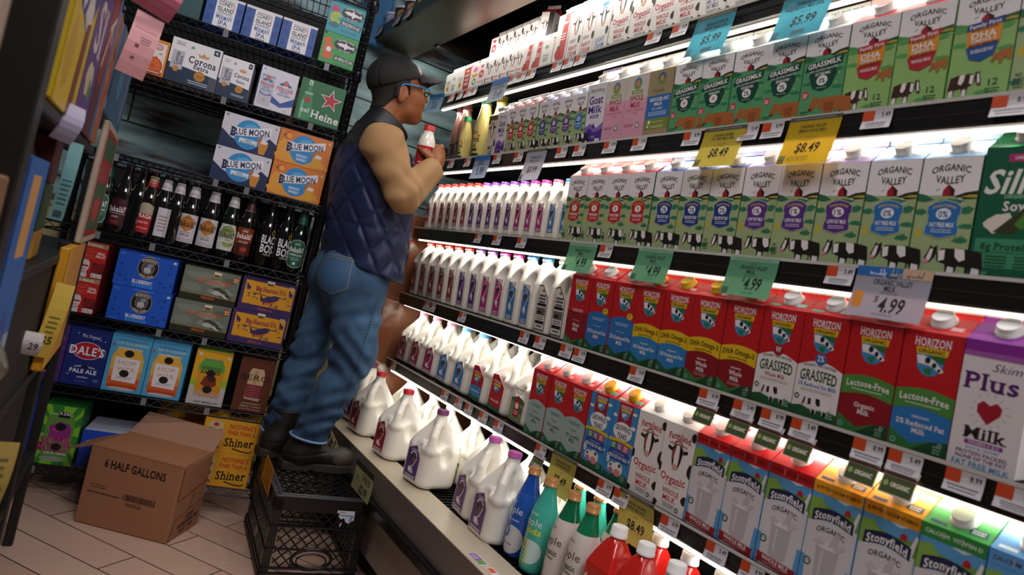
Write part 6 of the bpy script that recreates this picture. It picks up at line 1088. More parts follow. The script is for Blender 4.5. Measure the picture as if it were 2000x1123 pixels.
# ---------------------------------------------------------------- milk crate
CK = M('#0f0f11', .3, bump=.06); CW = M('#44464c', .4)
cr = thing('milk_crate', 'upturned black plastic milk crate the man stands on', 'milk crate', (.822, 2.40, 0), (0, 0, R(-4.5)))
cw, cd, ch_ = .316, .44, .278
b = MB(); y0, y1, x0, x1 = -cd/2, cd/2, -cw/2, cw/2
for sx in (x0, x1):
    for sy in (y0, y1): ix, iy = -math.copysign(.028, sx), -math.copysign(.028, sy); b.box(min(sx, sx+ix), min(sy, sy+iy), 0, max(sx, sx+ix), max(sy, sy+iy), ch_-.008, CK)
for z, t in ((0, .012), (.10, .005), (.175, .005), (.228, .05), (.018, .006), (.036, .006)):
    e = .004 if t < .02 else 0
    b.box(x0-e, y0-e, z, x1+e, y0+.004, z+t, CK); b.box(x0-e, y1-.004, z, x1+e, y1+e, z+t, CK); b.box(x0-e, y0-e, z, x0+.004, y1+e, z+t, CK); b.box(x1-.004, y0-e, z, x1+e, y1+e, z+t, CK)
obj('crate_frame', b, cr)
def lattice(fn, L, H, pitch, hole=None, r=.0028, z0=.0):
    b = MB(); s = math.sqrt(.5)
    for sg in (1, -1):
        k = -H
        while k < L+H:
            seg = []; n = 24
            for i in range(n+1):
                v = H*i/n; u = (k+v) if sg > 0 else (k+H-v)
                ok = 0 <= u <= L and not (hole and ((u-hole[0])/hole[2])**2+((v-hole[1])/hole[3])**2 < 1)
                if ok: seg.append(fn(u, v))
                if (not ok or i == n) and len(seg) > 1: b.tube(seg[::len(seg)-1], r, CK, 4); seg = []
                elif not ok: seg = []
            k += pitch
    return b
b = lattice(lambda u, v: (x0+.028+u, y0+.002, .04+v), cw-.056, .19, .036, (.13, .03, .066, .036))
ring = [(x0+.028+.13+.066*math.cos(t), y0+.001, .07+.034*math.sin(t)) for t in np.linspace(0, 2*math.pi, 25)]; b.tube(ring, .006, CK, 6, False); ring = [(x0+.028+.13+.05*math.cos(t), y0-.002, .066+.024*math.sin(t)) for t in np.linspace(0, 2*math.pi, 25)]; b.tube(ring, .003, CK, 5, False); obj('side_lattice', b, cr)
b = lattice(lambda u, v: (x0+.002, y0+.028+u, .04+v), cd-.056, .19, .020, (.19, .05, .04, .03), .0026); obj('side_lattice', b, cr)
obj('side_lattice', lattice(lambda u, v: (x1-.002, y0+.028+u, .04+v), cd-.056, .19, .036), cr); obj('side_lattice', lattice(lambda u, v: (x0+.028+u, y1-.002, .04+v), cw-.056, .19, .036), cr)
b = lattice(lambda u, v: (x0+.004+u, y0+.004+v, ch_-.004), cw-.008, cd-.008, .038, None, .0026)
for off in (0, .018):
    q = [(x0+off, y0+off), (x1-off, y0+off), (x1-off, y1-off), (x0+off, y1-off), (x0+off, y0+off)]; b.tube([(px, py, ch_-.002) for px, py in q], .0045, CW, 6)
for i in range(30):
    f_ = i/29; w_ = .016
    for (ax, ay, bx, by_) in ((x0, y0, x1, y0), (x1, y0, x1, y1), (x0, y0, x0, y1)):
        px, py = ax+(bx-ax)*f_, ay+(by_-ay)*f_; b.tube([(px, py, ch_), (px+(.014 if ax == bx and ax < 0 else (-.014 if ax == bx else .004)), py+(.014 if ay == by_ else .004), ch_)], .0015, CW, 4)
obj('top_grid', b, cr)
b = MB(); a = Art(70); a.p([(0, 70), (96, 70), (100, 12), (92, 22), (84, 10), (70, 0), (52, 14), (44, 30), (26, 22), (10, 40), (18, 52), (0, 56)], '#c9c8cc'); a.p([(22, 46), (92, 46), (92, 40), (80, 14), (72, 12), (80, 40), (22, 40)], '#3a88b8'); a.t('DAIRY', 30, 61, 34, 8, '#4a4a52'); a.p([(30, 2), (38, 8), (36, -8), (30, -22), (26, -6)], '#b8b8bc'); a.flat(b, lambda u, v, n: (x0+.205+u, y0-.0055-n, .20+v), .062); obj('sticker', b, cr, 'torn white and blue sticker')
b = MB(); a = Art(50); a.r(0, 0, 100, 50, '#c8861c'); a.fine(50, 40, 84, '#5a3a10', 5, 4, 8); a.flat(b, lambda u, v, n: (x0-.0055-n, y0+.30-u, .226+v), .19); obj('sticker', b, cr, 'orange printed sticker')

# ---------------------------------------------------------------- tubs on the case roof
def tub(c, print_):
    t = thing('food_tub', '-', 'tub'); b = MB(); pr = [(.043, 0), (.045, .004), (.0525, .105)]; b.lathe(pr, M(c, .4), 26); wrap(b, print_, pr, .10, .01, 0); obj('tub_body', b, t); b = MB(); b.lathe([(.0555, .102), (.0555, .111), (.053, .113)], '#c8c6d2', 26); obj('lid', b, t); return t
ta = Art(90); ta.fine(50, 70, 70, '#7a8ab8', 4, 4, 10); ta.blob(50, 18, 16, 12, '#b8342c', 3); tb = Art(90); tb.blob(60, 60, 22, 26, '#b8844a', 4); tb.t('YUM', 40, 40, 40, 16, '#dcdce4'); tb.blob(70, 16, 14, 10, '#d8c8a0', 6)
T0 = {'w': tub('#b8b8cc', ta), 'n': tub('#23283c', tb)}
for i, (k, y) in enumerate((('w', 3.14), ('n', 3.02), ('n', 2.90), ('n', 2.775))): place(T0[k], (.945, y, 2.101), (0, 0, R(-60)), f'{"white" if k == "w" else "navy"} food tub with white lid on the case roof, {ordn(i, 4)}', 'food tubs on the case roof')
for i, y in enumerate((3.16, 2.93, 2.80)): place(pl[0], (.8985, y, 2.148), (0, 0, R(-90)), f'price label on the dark tray lip above the man, {ordn(i, 3)}', 'price labels on the roof tray', (1.3, 1, 1.3))
b = MB(); b.bbox(.80, 3.19, 2.06, .93, 3.24, 2.55, M('#2a6c9c', .6), .01); tag(obj('cloth_bundle', b), 'bright blue cloth bundle on the wall behind the tubs', 'cloth')

# ---------------------------------------------------------------- side shelving along the left edge, close to the camera
SX = -.16; ST = Vector((.058, 1, 0)).normalized(); SNn = Vector((ST.y, -ST.x, 0)); SA = math.atan2(-.058, 1)
def sp(t, n, z): return Vector((SX, 0, 0))+ST*t+SNn*n+Vector((0, 0, z))
side = thing('side_shelving', 'dark shelving along the left edge stacked with colourful boxes', 'shelving', sp(1.5, -.2, 0), (0, 0, SA))
def sl(n0, t0, z0, n1, t1, z1, m, name): b = MB(); b.bbox(n0+.2, t0-1.5, z0, n1+.2, t1-1.5, z1, m, .003, 1); return obj(name, b, side)
sl(-.05, 1.045, 0, .002, 1.095, 2.3, BLK, 'post'); sl(-.03, 1.95, 0, 0, 1.99, .95, M('#191614', .5), 'post'); sl(-.40, 1.66, 0, -.36, 1.71, 2.3, BLK, 'post'); sl(-.03, 2.42, 0, -.005, 2.445, .95, M('#191614', .5), 'post')
sl(-.03, 1.10, .02, -.012, 1.86, .91, M('#0f0e0e', .7), 'side_panel')
for z, t1 in ((1.185, 1.92), (.93, 2.4), (.66, 2.4), (.30, 2.4)): sl(-.40, 1.06, z-.02, -.004, t1, z, M('#1a1715', .5), 'shelf_board')
def sbox(label, t0, t1, z0, z1, dp, side_c, a, n=0., nm='carton'):
    t = thing('stacked_carton', label, 'carton', sp((t0+t1)/2, n, z0), (0, 0, SA), 'cartons on the left side shelving'); w = t1-t0; h = z1-z0; b = MB(); b.bbox(-dp, -w/2, 0, 0, w/2, h, side_c, .003, 1)
    a.flat(b, lambda u, v, q: (.0003+q, u-w/2, v*h/(w*a.H/a.W)), w); obj('carton_body', b, t)
g = random.Random(11)
a = Art(110); a.r(0, 0, 100, 110, '#d8b81c'); a.blob(50, 78, 40, 30, '#2a3a8a', 2); a.blob(40, 86, 24, 12, '#dcd8d0', 3); a.blob(66, 64, 18, 12, '#dcd8d0', 4); a.line([(30, 60), (80, 100)], 8, '#dcd8d0'); a.p([(60, 0), (80, 0), (84, 60), (66, 56)], '#7a3a20'); a.blob(24, 30, 14, 20, '#c8a414', 6); sbox('blurred yellow box with blue and white print at the top left', 1.15, 1.39, 1.187, 1.47, .25, '#c8a818', a)
a = Art(135); a.r(0, 0, 100, 135, '#5a3a80'); a.t('SI', 50, 78, 60, 40, '#d8d0d0', 's'); a.blob(46, 36, 26, 14, '#d0c8a8', 5); a.blob(60, 30, 10, 8, '#5a8a3a', 6); a.r(0, 112, 100, 135, '#24503a'); a.fine(50, 124, 70, '#c8d0c8', 1, 8); sbox('blurred purple and green box beside the yellow one', 1.395, 1.59, 1.187, 1.50, .25, '#4a2c6c', a)
a = Art(200); a.r(0, 0, 100, 200, '#8a2a24'); a.r(0, 0, 100, 70, '#5a2018'); a.line([(10, 90), (50, 150), (90, 110)], 10, '#d8d0cc'); a.line([(20, 140), (80, 170)], 8, '#d8d0cc'); a.r(70, 0, 100, 200, '#4a6a9a'); sbox('blurred dark red and blue box with white script', 1.595, 1.74, 1.187, 1.49, .25, '#6a2018', a)
a = Art(250); a.r(0, 0, 100, 250, '#a8623c')
for i in range(14): a.blob(g.uniform(10, 90), g.uniform(10, 240), 9, 18, g.choice(('#d8501c', '#c89a6a', '#8a4a2c', '#c83a1c')), i)
sbox('blurred orange and tan box next to the pale blue one', 1.745, 1.86, 1.187, 1.47, .25, '#a8805a', a)
a = Art(40); a.r(0, 0, 100, 40, '#4a7ca4'); a.r(0, 0, 60, 40, '#3f6c92'); a.line([(70, 4), (74, 36)], 3, '#b8343c'); a.line([(84, 4), (88, 36)], 3, '#c8c4c8'); a.blob(40, 20, 12, 8, '#5a94b8', 4); sbox('pale blue tall box at the far end of the side shelving', 1.88, 2.42, 1.27, 1.475, .10, '#5a8cb0', a, .002)
b = MB(); 
a = Art(78); a.r(0, 0, 100, 78, '#c8b8a0'); a.r(6, 4, 96, 74, '#a82c2c'); a.r(14, 8, 92, 40, '#3c6a44'); a.r(14, 56, 92, 70, '#3c6a44'); a.t('HOLIDAY', 52, 48, 70, 12, '#c8706a', 'r'); a.blob(50, 22, 24, 9, '#c83a38', 3); sbox('red and green carton panel with cream edges hanging by the rack', 1.96, 2.36, .952, 1.258, .014, '#c0ac94', a, .012)
a = Art(150); a.r(0, 0, 100, 150, '#d8981c'); a.r(0, 0, 12, 150, '#e8b43c'); sbox('tall yellow cardboard panel below the red and green carton', 1.78, 2.12, .672, .948, .02, '#d0941c', a, .012)
a = Art(180); a.r(0, 0, 100, 180, '#2a6ab8'); a.r(30, 120, 74, 170, '#d8a45a'); a.r(0, 0, 100, 70, '#9ab4d0'); a.blob(50, 60, 30, 26, '#3a4a9c', 3); a.blob(40, 26, 20, 16, '#c8643c', 4); sbox('blurred blue and white can carton in the left foreground', 1.12, 1.28, .672, 1.105, .2, '#2a5a9c', a)
b = MB(); b.bbox(-.2, 0, 0, 0, .12, .14, M('#8a6448', .8), .004); tag(obj('stacked_carton', b, loc=sp(.93, -.006, .93), rot=(0, 0, SA)), 'plain brown carton at the extreme left edge', 'carton', 'cartons on the left side shelving')
for lb, z0, z1, c, tx, tc in (('dark red carton lettered IPA inside the side shelving', 1.075, 1.16, '#4a1416', 'IPA', '#9a7a74'), ('dark green carton inside the side shelving', .985, 1.074, '#1f4a28', '', '#fff'), ('mustard carton with a large price inside the side shelving', .931, .984, '#a87c14', '$2', '#c8b05a')):
    t = thing('stacked_carton', lb, 'carton', (-.24, 1.50, z0), (0, 0, 0), 'cartons on the left side shelving'); b = MB(); h = z1-z0; b.bbox(-.14, 0, 0, .145, .15, h, c, .003, 1); a = Art(100*h/.285); 
    if tx: a.t(tx, 82, a.H*.45, 22, a.H*.5, tc)
    a.flat(b, lambda u, v, n: (u-.14, -.0004-n, v), .285); obj('carton_body', b, t)
def ptag(name, label, cx, y, z, w, h, c, a=None, rz=0., ry=0., bend=.01, cat='price tag'):
    b = MB(); n = 6; fn = lambda u, v, o: (u-w/2, -o-bend*math.sin(3*v/h), v-h/2)
    for i in range(n): b.add([fn(0, h*i/n, 0), fn(w, h*i/n, 0), fn(w, h*(i+1)/n, 0), fn(0, h*(i+1)/n, 0)], [(0, 1, 2, 3)], M(c, .6), True)
    if a: a.flat(b, fn, w, .0002)
    o = tag(obj(name, b), label, cat); o.location = (cx, y, z); o.rotation_euler = (0, R(ry), R(rz)); return o
a = Art(240); a.r(10, 180, 90, 186, '#c87a80'); a.r(30, 60, 44, 120, '#7a4a50'); a.fine(60, 150, 40, '#8a5058', 3, 4, 10)
ptag('ribbon_tag', 'pale pink paper ribbon hanging in front of the orange box', -.012, 1.80, 1.425, .058, .145, '#d89a9c', a, 8, 6, .016, 'paper ribbon'); ptag('ribbon_tag', 'dusky pink paper bow above the pale ribbon', -.002, 1.79, 1.545, .085, .09, '#b05a70', None, 14, 10, .03, 'paper ribbon')
ptag('tag_holder', 'clear plastic tag holder with white card on the side shelving', -.080, 1.33, 1.175, .032, .062, '#a8a4b8', None, 20, 8, .02, 'tag holder')
a = Art(400); a.fine(50, 340, 70, '#2a4a4a', 6, 14, 40); a.r(20, 20, 80, 80, '#3a4a4c'); ptag('price_tag', 'pale green paper strip hanging at a slant on the side shelving', -.068, 1.45, 1.085, .021, .14, '#6a9c9c', a, 10, 2, .01)
a = Art(300); a.fine(50, 250, 60, '#5a5a2a', 4, 12, 30); a.t('$5', 50, 110, 60, 50, '#2a2a1a'); ptag('price_tag', 'narrow yellow paper tag in front of the purple box', -.046, 1.76, .79, .036, .165, '#c8a83a', a, 12, 6, .012)
a = Art(100); a.t('29', 66, 50, 40, 34, '#2a2a34'); ptag('price_tag', 'small white paper tag ending in 29', -.070, 1.60, .765, .040, .046, '#b8b0ac', a, 10, 4, .012)
a = Art(260); a.fine(50, 200, 60, '#5a5228', 3, 10, 24); a.t('$5.49', 54, 90, 80, 40, '#2a2616', 'b', 0, 0, 60); ptag('price_tag', 'large yellow paper tag priced $5.49 at the bottom left', -.072, 1.42, .555, .055, .14, '#a08840', a, 24, 6, .012)
b = MB(); gb_ = lambda x, y, z: ell(x, y, z, (0, 0, 0), (.035, .05, .13))+.008*np.sin(60*z+30*x)+.008*np.sin(70*x+50*y+40*z); net(b, gb_, (-.06, -.08, -.16), (.06, .08, .16), .006, M('#6c6c5c', .25, coat=.4)); tag(obj('plastic_bag', b, loc=(-.118, 1.22, .745)), 'crumpled grey-green plastic bag at the left edge', 'plastic bag')
b = MB(); b.bbox(-.5, .72, 0, -.107, .77, 2.4, M('#b8a590', .7), .004); b.bbox(-.155, .716, 1.24, -.14, .722, 1.27, '#a8242a', .002); tag(obj('trim_1', b), 'cream painted column at the top left corner', 'column', kind='structure')

# ---------------------------------------------------------------- the man on the crate
man = thing('person', 'person in navy quilted vest and black cap standing on a milk crate holding a bottle', 'person', (.82, 2.5, .28))
_ml = Matrix.Translation((-.82, -2.5, -.28))
def mobj(name, mb, par=None, label=None):
    mb.v = [tuple(_ml @ Vector(v)) for v in mb.v]; return obj(name, mb, par or man, label)
from mathutils.bvhtree import BVHTree
def project(mb_surface, art, w, o, u, v, d, out, eps=.0006, mat=None, off=.0012):
    """lay print on a curved surface along direction d"""
    bv = BVHTree.FromPolygons([Vector(p) for p in mb_surface.v], mb_surface.f); o, u, v, d = Vector(o), Vector(u).normalized(), Vector(v).normalized(), Vector(d).normalized(); k = w/art.W
    for vs, fs, c, L in art.it:
        for f in fs:
            pts = [tuple(vs[i]) for i in f]; x0, x1 = min(p[0] for p in pts), max(p[0] for p in pts); n = max(1, int((x1-x0)*k/.012))
            for i in range(n):
                p2 = clipx(pts, x0+(x1-x0)*i/n, x0+(x1-x0)*(i+1)/n) if n > 1 else pts
                if not p2: continue
                y0, y1 = min(p[1] for p in p2), max(p[1] for p in p2); m = max(1, int((y1-y0)*k/.012))
                for j in range(m):
                    p3 = [(b, a) for a, b in clipx([(b, a) for a, b in p2], y0+(y1-y0)*j/m, y0+(y1-y0)*(j+1)/m)] if m > 1 else p2
                    if not p3: continue
                    q = []
                    for p in p3:
                        a = o+u*(p[0]-art.W/2)*k+v*(p[1]-art.H/2)*k; h = bv.ray_cast(a-d*.25, d, .6)
                        if h[0] is None: q = None; break
                        q.append(h[0]-d*(off+L*eps))
                    if q: out.add(q, [list(range(len(q)))], M(c, .7) if mat is None else mat, True)
def lerpz(z, tab): return np.interp(z, [t[0] for t in tab], [t[1] for t in tab])
HP = Vector((.838, 2.56, 1.715)); hc, hs = math.cos(R(15)), math.sin(R(15))
def hl(x, y, z):
    dx, dz = x-HP.x, z-HP.z; return hc*dx+hs*dz, y-HP.y, -hs*dx+hc*dz
def hw(p): return Vector((HP.x+hc*p[0]-hs*p[2], HP.y+p[1], HP.z+hs*p[0]+hc*p[2]))
def head_f(X, Y, Z):
    x, y, z = hl(X, Y, Z); ya = np.abs(y)
    d = ell(x, y, z, (-.004, 0, .055), (.098, .075, .085)); d = smin(d, ell(x, y, z, (.040, 0, -.002), (.066, .060, .085)), .03); d = smin(d, ell(x, y, z, (.040, 0, -.058), (.048, .052, .034)), .03)
    d = smin(d, sph(x, y, z, (.076, 0, -.078), .018), .03); d = smin(d, ell(x, ya, z, (.066, .036, -.010), (.028, .022, .026)), .025)
    d = smin(d, ell(x, y, z, (.090, 0, .044), (.018, .046, .012)), .018); d = smax(d, -sph(x, ya, z, (.108, .031, .024), .014), .014)
    d = smin(d, cap(x, y, z, (.100, 0, .030), (.120, 0, -.004), .008, .012), .012); d = smin(d, sph(x, ya, z, (.108, .013, -.007), .009), .008)
    d = smin(d, ell(x, y, z, (.100, 0, -.036), (.011, .021, .0055)), .008); d = smin(d, ell(x, y, z, (.096, 0, -.047), (.011, .018, .006)), .008); d = smin(d, ell(x, y, z, (.094, 0, -.022), (.014, .024, .010)), .014)
    e = ell(x-.25*(z-.0)*.4, ya, z, (-.004, .078, .002), (.020, .009, .033)); e = smax(e, -ell(x, ya, z, (.002, .087, .004), (.011, .006, .020)), .006); e = smin(e, ell(x, ya, z, (.010, .078, -.006), (.006, .006, .009)), .006); d = smin(d, e, .008)
    return smin(d, cap(X, Y, Z, (.80, 2.56, 1.50), tuple(hw((-.028, 0, -.03))), .066, .058), .03)
SKIN = M('#95572f', .5, bump=.05, bscale=200); 
B_ = dict(rs=(.768, 2.355, 1.485), re=(.856, 2.285, 1.330), rw=(.978, 2.375, 1.462), ls=(.80, 2.735, 1.49), le=(.925, 2.74, 1.31), lw=(.975, 2.585, 1.445),
          rh=(.835, 2.455, .97), rk=(.872, 2.435, .72), ra=(.784, 2.452, .40), lh=(.815, 2.635, .97), lk=(.762, 2.628, .68), la=(.722, 2.622, .36))
TX = ((.95, .866), (1.03, .866), (1.19, .853), (1.48, .812), (1.60, .80)); TA = ((.95, .118), (1.05, .128), (1.2, .132), (1.38, .128), (1.48, .105), (1.54, .085), (1.60, .060)); TB = ((.95, .185), (1.05, .190), (1.2, .195), (1.38, .200), (1.46, .190), (1.52, .150), (1.56, .100), (1.60, .070))
def torso_f(x, y, z, g=0.):
    cx, ax, ay = lerpz(z, TX), lerpz(z, TA)+g, lerpz(z, TB)+g
    return (np.sqrt(((x-cx)/ax)**2+((y-2.56)/ay)**2)-1)*np.minimum(ax, ay)*.9
def body_f(x, y, z):
    d = smax(torso_f(x, y, z, -.035), np.abs(z-1.26)-.31, .03); c = lambda a, b, r0, r1: cap(x, y, z, B_[a], B_[b], r0, r1)
    d = smin(d, ell(x, y, z, (.845, 2.545, .98), (.10, .155, .11)), .05)
    for s in 'rl': d = smin(d, c(s+'s', s+'e', .046, .038), .03); d = smin(d, c(s+'e', s+'w', .038, .026), .015); d = smin(d, c(s+'h', s+'k', .075, .055), .03); d = smin(d, c(s+'k', s+'a', .05, .036), .02)
    return d
BOT = Vector((.964, 2.448, 1.466))
def hand_f(x, y, z):
    # right hand: palm on the near side of the bottle, fingers round the far side, thumb across the front
    d = cap(x, y, z, B_['rw'], (.992, 2.398, 1.494), .024, .027); d = smin(d, ell(x, y, z, (.996, 2.404, 1.520), (.030, .017, .040)), .02)
    for i, (zz, r, ln) in enumerate(((1.556, .0095, 1.), (1.535, .0100, 1.05), (1.515, .0095, 1.), (1.497, .0085, .85))):
        k = [(1.000, 2.402, zz), (1.013, 2.432, zz+.006), (1.003, 2.470, zz+.008), (.980, 2.490, zz+.006)]
        for p, q, a, b in zip(k, k[1:], (1.12, 1.02, .95), (1.02, .95, .82)): d = smin(d, cap(x, y, z, p, tuple(p[j]+(q[j]-p[j])*ln for j in range(3)), r*a, r*b), .006)
    t = [(.988, 2.398, 1.494), (.962, 2.396, 1.505), (.938, 2.409, 1.520), (.929, 2.430, 1.530)]
    for p, q, r in zip(t, t[1:], (.0135, .0115, .010)): d = smin(d, cap(x, y, z, p, q, r, r*.9), .008)
    return d
def hand_l(x, y, z):
    d = cap(x, y, z, B_['lw'], (.974, 2.545, 1.462), .024, .027); d = smin(d, ell(x, y, z, (.968, 2.522, 1.476), (.034, .030, .018)), .02)
    for i in range(4):
        xx = .944+.017*i; k = [(xx, 2.505, 1.474), (xx-.002, 2.482, 1.457), (xx-.003, 2.455, 1.455), (xx-.003, 2.434, 1.459)]
        for p, q, r in zip(k, k[1:], (.0098, .0092, .0086)): d = smin(d, cap(x, y, z, p, q, r, r*.92), .006)
    t = [(.992, 2.535, 1.478), (1.006, 2.508, 1.496), (1.004, 2.488, 1.514)]
    for p, q, r in zip(t, t[1:], (.012, .010)): d = smin(d, cap(x, y, z, p, q, r, r*.88), .006)
    return d
b = MB(); net(b, body_f, (.62, 2.22, .34), (1.05, 2.82, 1.60), .008, SKIN); net(b, head_f, (.70, 2.45, 1.50), (1.0, 2.67, 1.90), .0034, SKIN); net(b, hand_f, (.90, 2.34, 1.43), (1.04, 2.52, 1.59), .0026, SKIN); net(b, hand_l, (.90, 2.40, 1.41), (1.04, 2.63, 1.55), .0026, SKIN)
for i, (zz, q) in enumerate(((1.562, 0), (1.543, 0))): pass
mobj('body', b)
# jeans
def jeans_f(x, y, z):
    c = lambda a, b, r0, r1: cap(x, y, z, a if isinstance(a, tuple) else B_[a], b if isinstance(b, tuple) else B_[b], r0, r1)
    pel = ell(x, y, z, (.838, 2.548, 1.015), (.128, .178, .16)); but = ell(x, np.abs(y-2.548), z, (.772, .072, .985), (.082, .088, .092))
    d = smin(pel, but, .05); rl = smin(c('rh', 'rk', .100, .080), c('rk', 'ra', .074, .062), .02); ll = smin(c('lh', 'lk', .095, .066), c('lk', 'la', .064, .066), .02)
    m = lambda k, s: np.exp(-((z-k)/s)**2)
    w = np.sin(70*z+26*x-14*y+3*np.sin(22*x+9*z)); w2 = np.sin(95*z-40*x+18*y+2*np.sin(30*y+20*z)); w3 = np.sin(48*z-30*x+2*np.sin(25*z+12*y))
    rl = rl-.0065*w*(m(.72, .09)+1.0*m(.46, .075))-.0042*w2*(m(.60, .14)+m(.48, .06))-.004*w3*m(.90, .10)
    ll = ll-.0065*w2*(m(.68, .10)+m(.42, .08))-.0045*w*(m(.55, .14))
    d = smin(d, rl, .035); d = smin(d, ll, .03) if True else d
    return smax(smax(d, (.395-.10*(x-.78)-z)*(y < 2.545)+(.366-z)*(y >= 2.545), .003), z-1.09, .003)
def _den(nt, b, N, Lk):
    t = N('ShaderNodeTexCoord'); n = N('ShaderNodeTexNoise'); n.inputs['Scale'].default_value = 6; n.inputs['Detail'].default_value = 6; cr = N('ShaderNodeValToRGB'); e = cr.color_ramp.elements
    e[0].position = .35; e[0].color = lin('#16304e'); e[1].position = .66; e[1].color = lin('#43698c'); Lk(t.outputs['Object'], n.inputs['Vector']); Lk(n.outputs['Fac'], cr.inputs[0]); Lk(cr.outputs[0], b.inputs['Base Color']); b.inputs['Roughness'].default_value = .85
    w = N('ShaderNodeTexNoise'); w.inputs['Scale'].default_value = 420; u = N('ShaderNodeBump'); u.inputs['Strength'].default_value = .35; u.inputs['Distance'].default_value = .002; Lk(t.outputs['Object'], w.inputs['Vector']); Lk(w.outputs['Fac'], u.inputs['Height']); Lk(u.outputs[0], b.inputs['Normal'])
DEN = nmat('denim', _den); jb = MB(); net(jb, jeans_f, (.58, 2.28, .33), (1.03, 2.80, 1.12), .0055, DEN)
pk = MB(); a = Art(112); a.p([(0, 112), (100, 112), (98, 24), (50, 0), (2, 24)], '#34587e'); a.line([(4, 108), (5, 27), (50, 4), (95, 27), (96, 108), (4, 108)], 2, '#8a7a5c'); a.r(0, 100, 100, 101.5, '#8a7a5c'); project(jb, a, .135, (.735, 2.44, 1.0), (.83, -.55, .05), (-.10, .05, 1), (.5, .86, 0), pk, .0006, None, .0018)
a = Art(520)
sm_ = MB(); a = Art(600)
for k in range(46): a.r(46, 4+k*13, 54, 11+k*13, '#1c3450')
project(jb, a, .09, (.865, 2.4, .72), (1, 0, 0), (.07, 0, 1), (0, 1, 0), sm_, .0005, None, .0006)
j = mobj('jeans', MB().add(jb.v, jb.f, DEN, True)); mobj('back_pocket', pk, j); mobj('side_seam', sm_, j)
b = MB()
for (cx, cy, cz, rr) in ((.784, 2.452, .398, .066), (.722, 2.622, .367, .066)):
    b.tube([(cx+rr*math.cos(t), cy+rr*math.sin(t), cz+.004-.10*rr*math.cos(t)*(cy < 2.5)) for t in np.linspace(0, 2*math.pi, 30)], .0048, M('#6f94b4', .85), 6, False)
mobj('cuff_hem', b, j)
# vest
def vest_f(x, y, z):
    d = torso_f(x, y, z, .018); cx = lerpz(z, TX); th = np.arctan2((y-2.56)/.2, (x-cx)/.135); s = th*.175; zz = z+.02*np.sin(3*th)
    q = .112; d1 = np.abs(((s+zz*.8)/q) % 1-.5)*2; d2 = np.abs(((s-zz*.8)/q) % 1-.5)*2; gr = np.minimum(1-d1, 1-d2); d = d-.0065*np.clip(gr*2.6, 0, 1)**.6*(z < 1.50)
    d = d-.003*np.sin(55*z+20*y+4*np.sin(18*x))*(z < 1.2)
    d = smax(d, z-1.585, .01); d = smax(d, (1.035-.12*(x-.86))-z, .008)
    for p in (B_['rs'], B_['ls']): d = smax(d, -cap(x, y, z, (p[0]+.03, p[1]+(-.075 if p[1] < 2.5 else .075), p[2]-.02), (p[0]+.075, p[1]+(-.06 if p[1] < 2.5 else .06), 1.34), .075, .055), .012)
    return d
b = MB(); P, F = surfnet(vest_f, (.62, 2.30, .99), (1.05, 2.82, 1.62), .0048); NV, YK = M('#152148', .55), M('#0c0d14', .5)
zc = P[F].mean(1); yk = zc[:, 2] > 1.485+.10*(zc[:, 0]-.8); b.add(P.tolist(), F[~yk].tolist(), NV, True); n0 = len(b.v); b.add(P.tolist(), F[yk].tolist(), YK, True); v = mobj('vest', b)
def collar_f(x, y, z):
    ax = (.798+(z-1.53)*.45); r = np.sqrt(((x-ax)/1.12)**2+(y-2.56)**2); ro = .092-(z-1.53)*.06; d = np.maximum(r-ro, (ro-.014)-r); d = smax(d, np.maximum(1.525-z, z-(1.655-.52*np.clip(x-.76, -.06, .3))), .006); return d
b = MB(); net(b, collar_f, (.66, 2.43, 1.50), (.96, 2.69, 1.71), .004, YK); mobj('collar', b, v)
# sweater sleeves
def sleeve(s, sg):
    def f(x, y, z):
        c = lambda a, b, r0, r1: cap(x, y, z, a, b, r0, r1); S_, E_, W_ = B_[s+'s'], B_[s+'e'], B_[s+'w']; d = smin(c(S_, E_, .069, .062), c(E_, W_, .062, .043), .018)
        d = smin(d, ell(x, y, z, (S_[0]+.005, S_[1]+.02*sg, S_[2]+.005), (.082, .07, .075)), .03)
        t = np.sqrt((x-E_[0])**2+(y-E_[1])**2+(z-E_[2])**2); d = d-.0035*np.sin(75*(z+.7*x)+3*np.sin(30*y+10*x))*np.exp(-(t/.12)**2)-.003*np.sin(60*(x-z)+25*y)
        u = [W_[i]-E_[i] for i in range(3)]; L = math.sqrt(sum(q*q for q in u)); p = sum((q-E_[i])*u[i]/L for i, q in enumerate((x, y, z))); d = smax(d, p-(L+.006), .003)
        return smin(d, np.maximum(c(tuple(E_[i]+u[i]*.80 for i in range(3)), tuple(E_[i]+u[i]*1.02 for i in range(3)), .038, .036), p-(L+.012)), .006)
    b = MB(); lo = [min(B_[s+k][i] for k in 'sew')-.11 for i in range(3)]; hi = [max(B_[s+k][i] for k in 'sew')+.11 for i in range(3)]; net(b, f, lo, hi, .0048, M('#a98358', .85, bump=.5, bscale=300)); mobj('sweater_sleeve', b)
sleeve('r', 1); sleeve('l', -1)
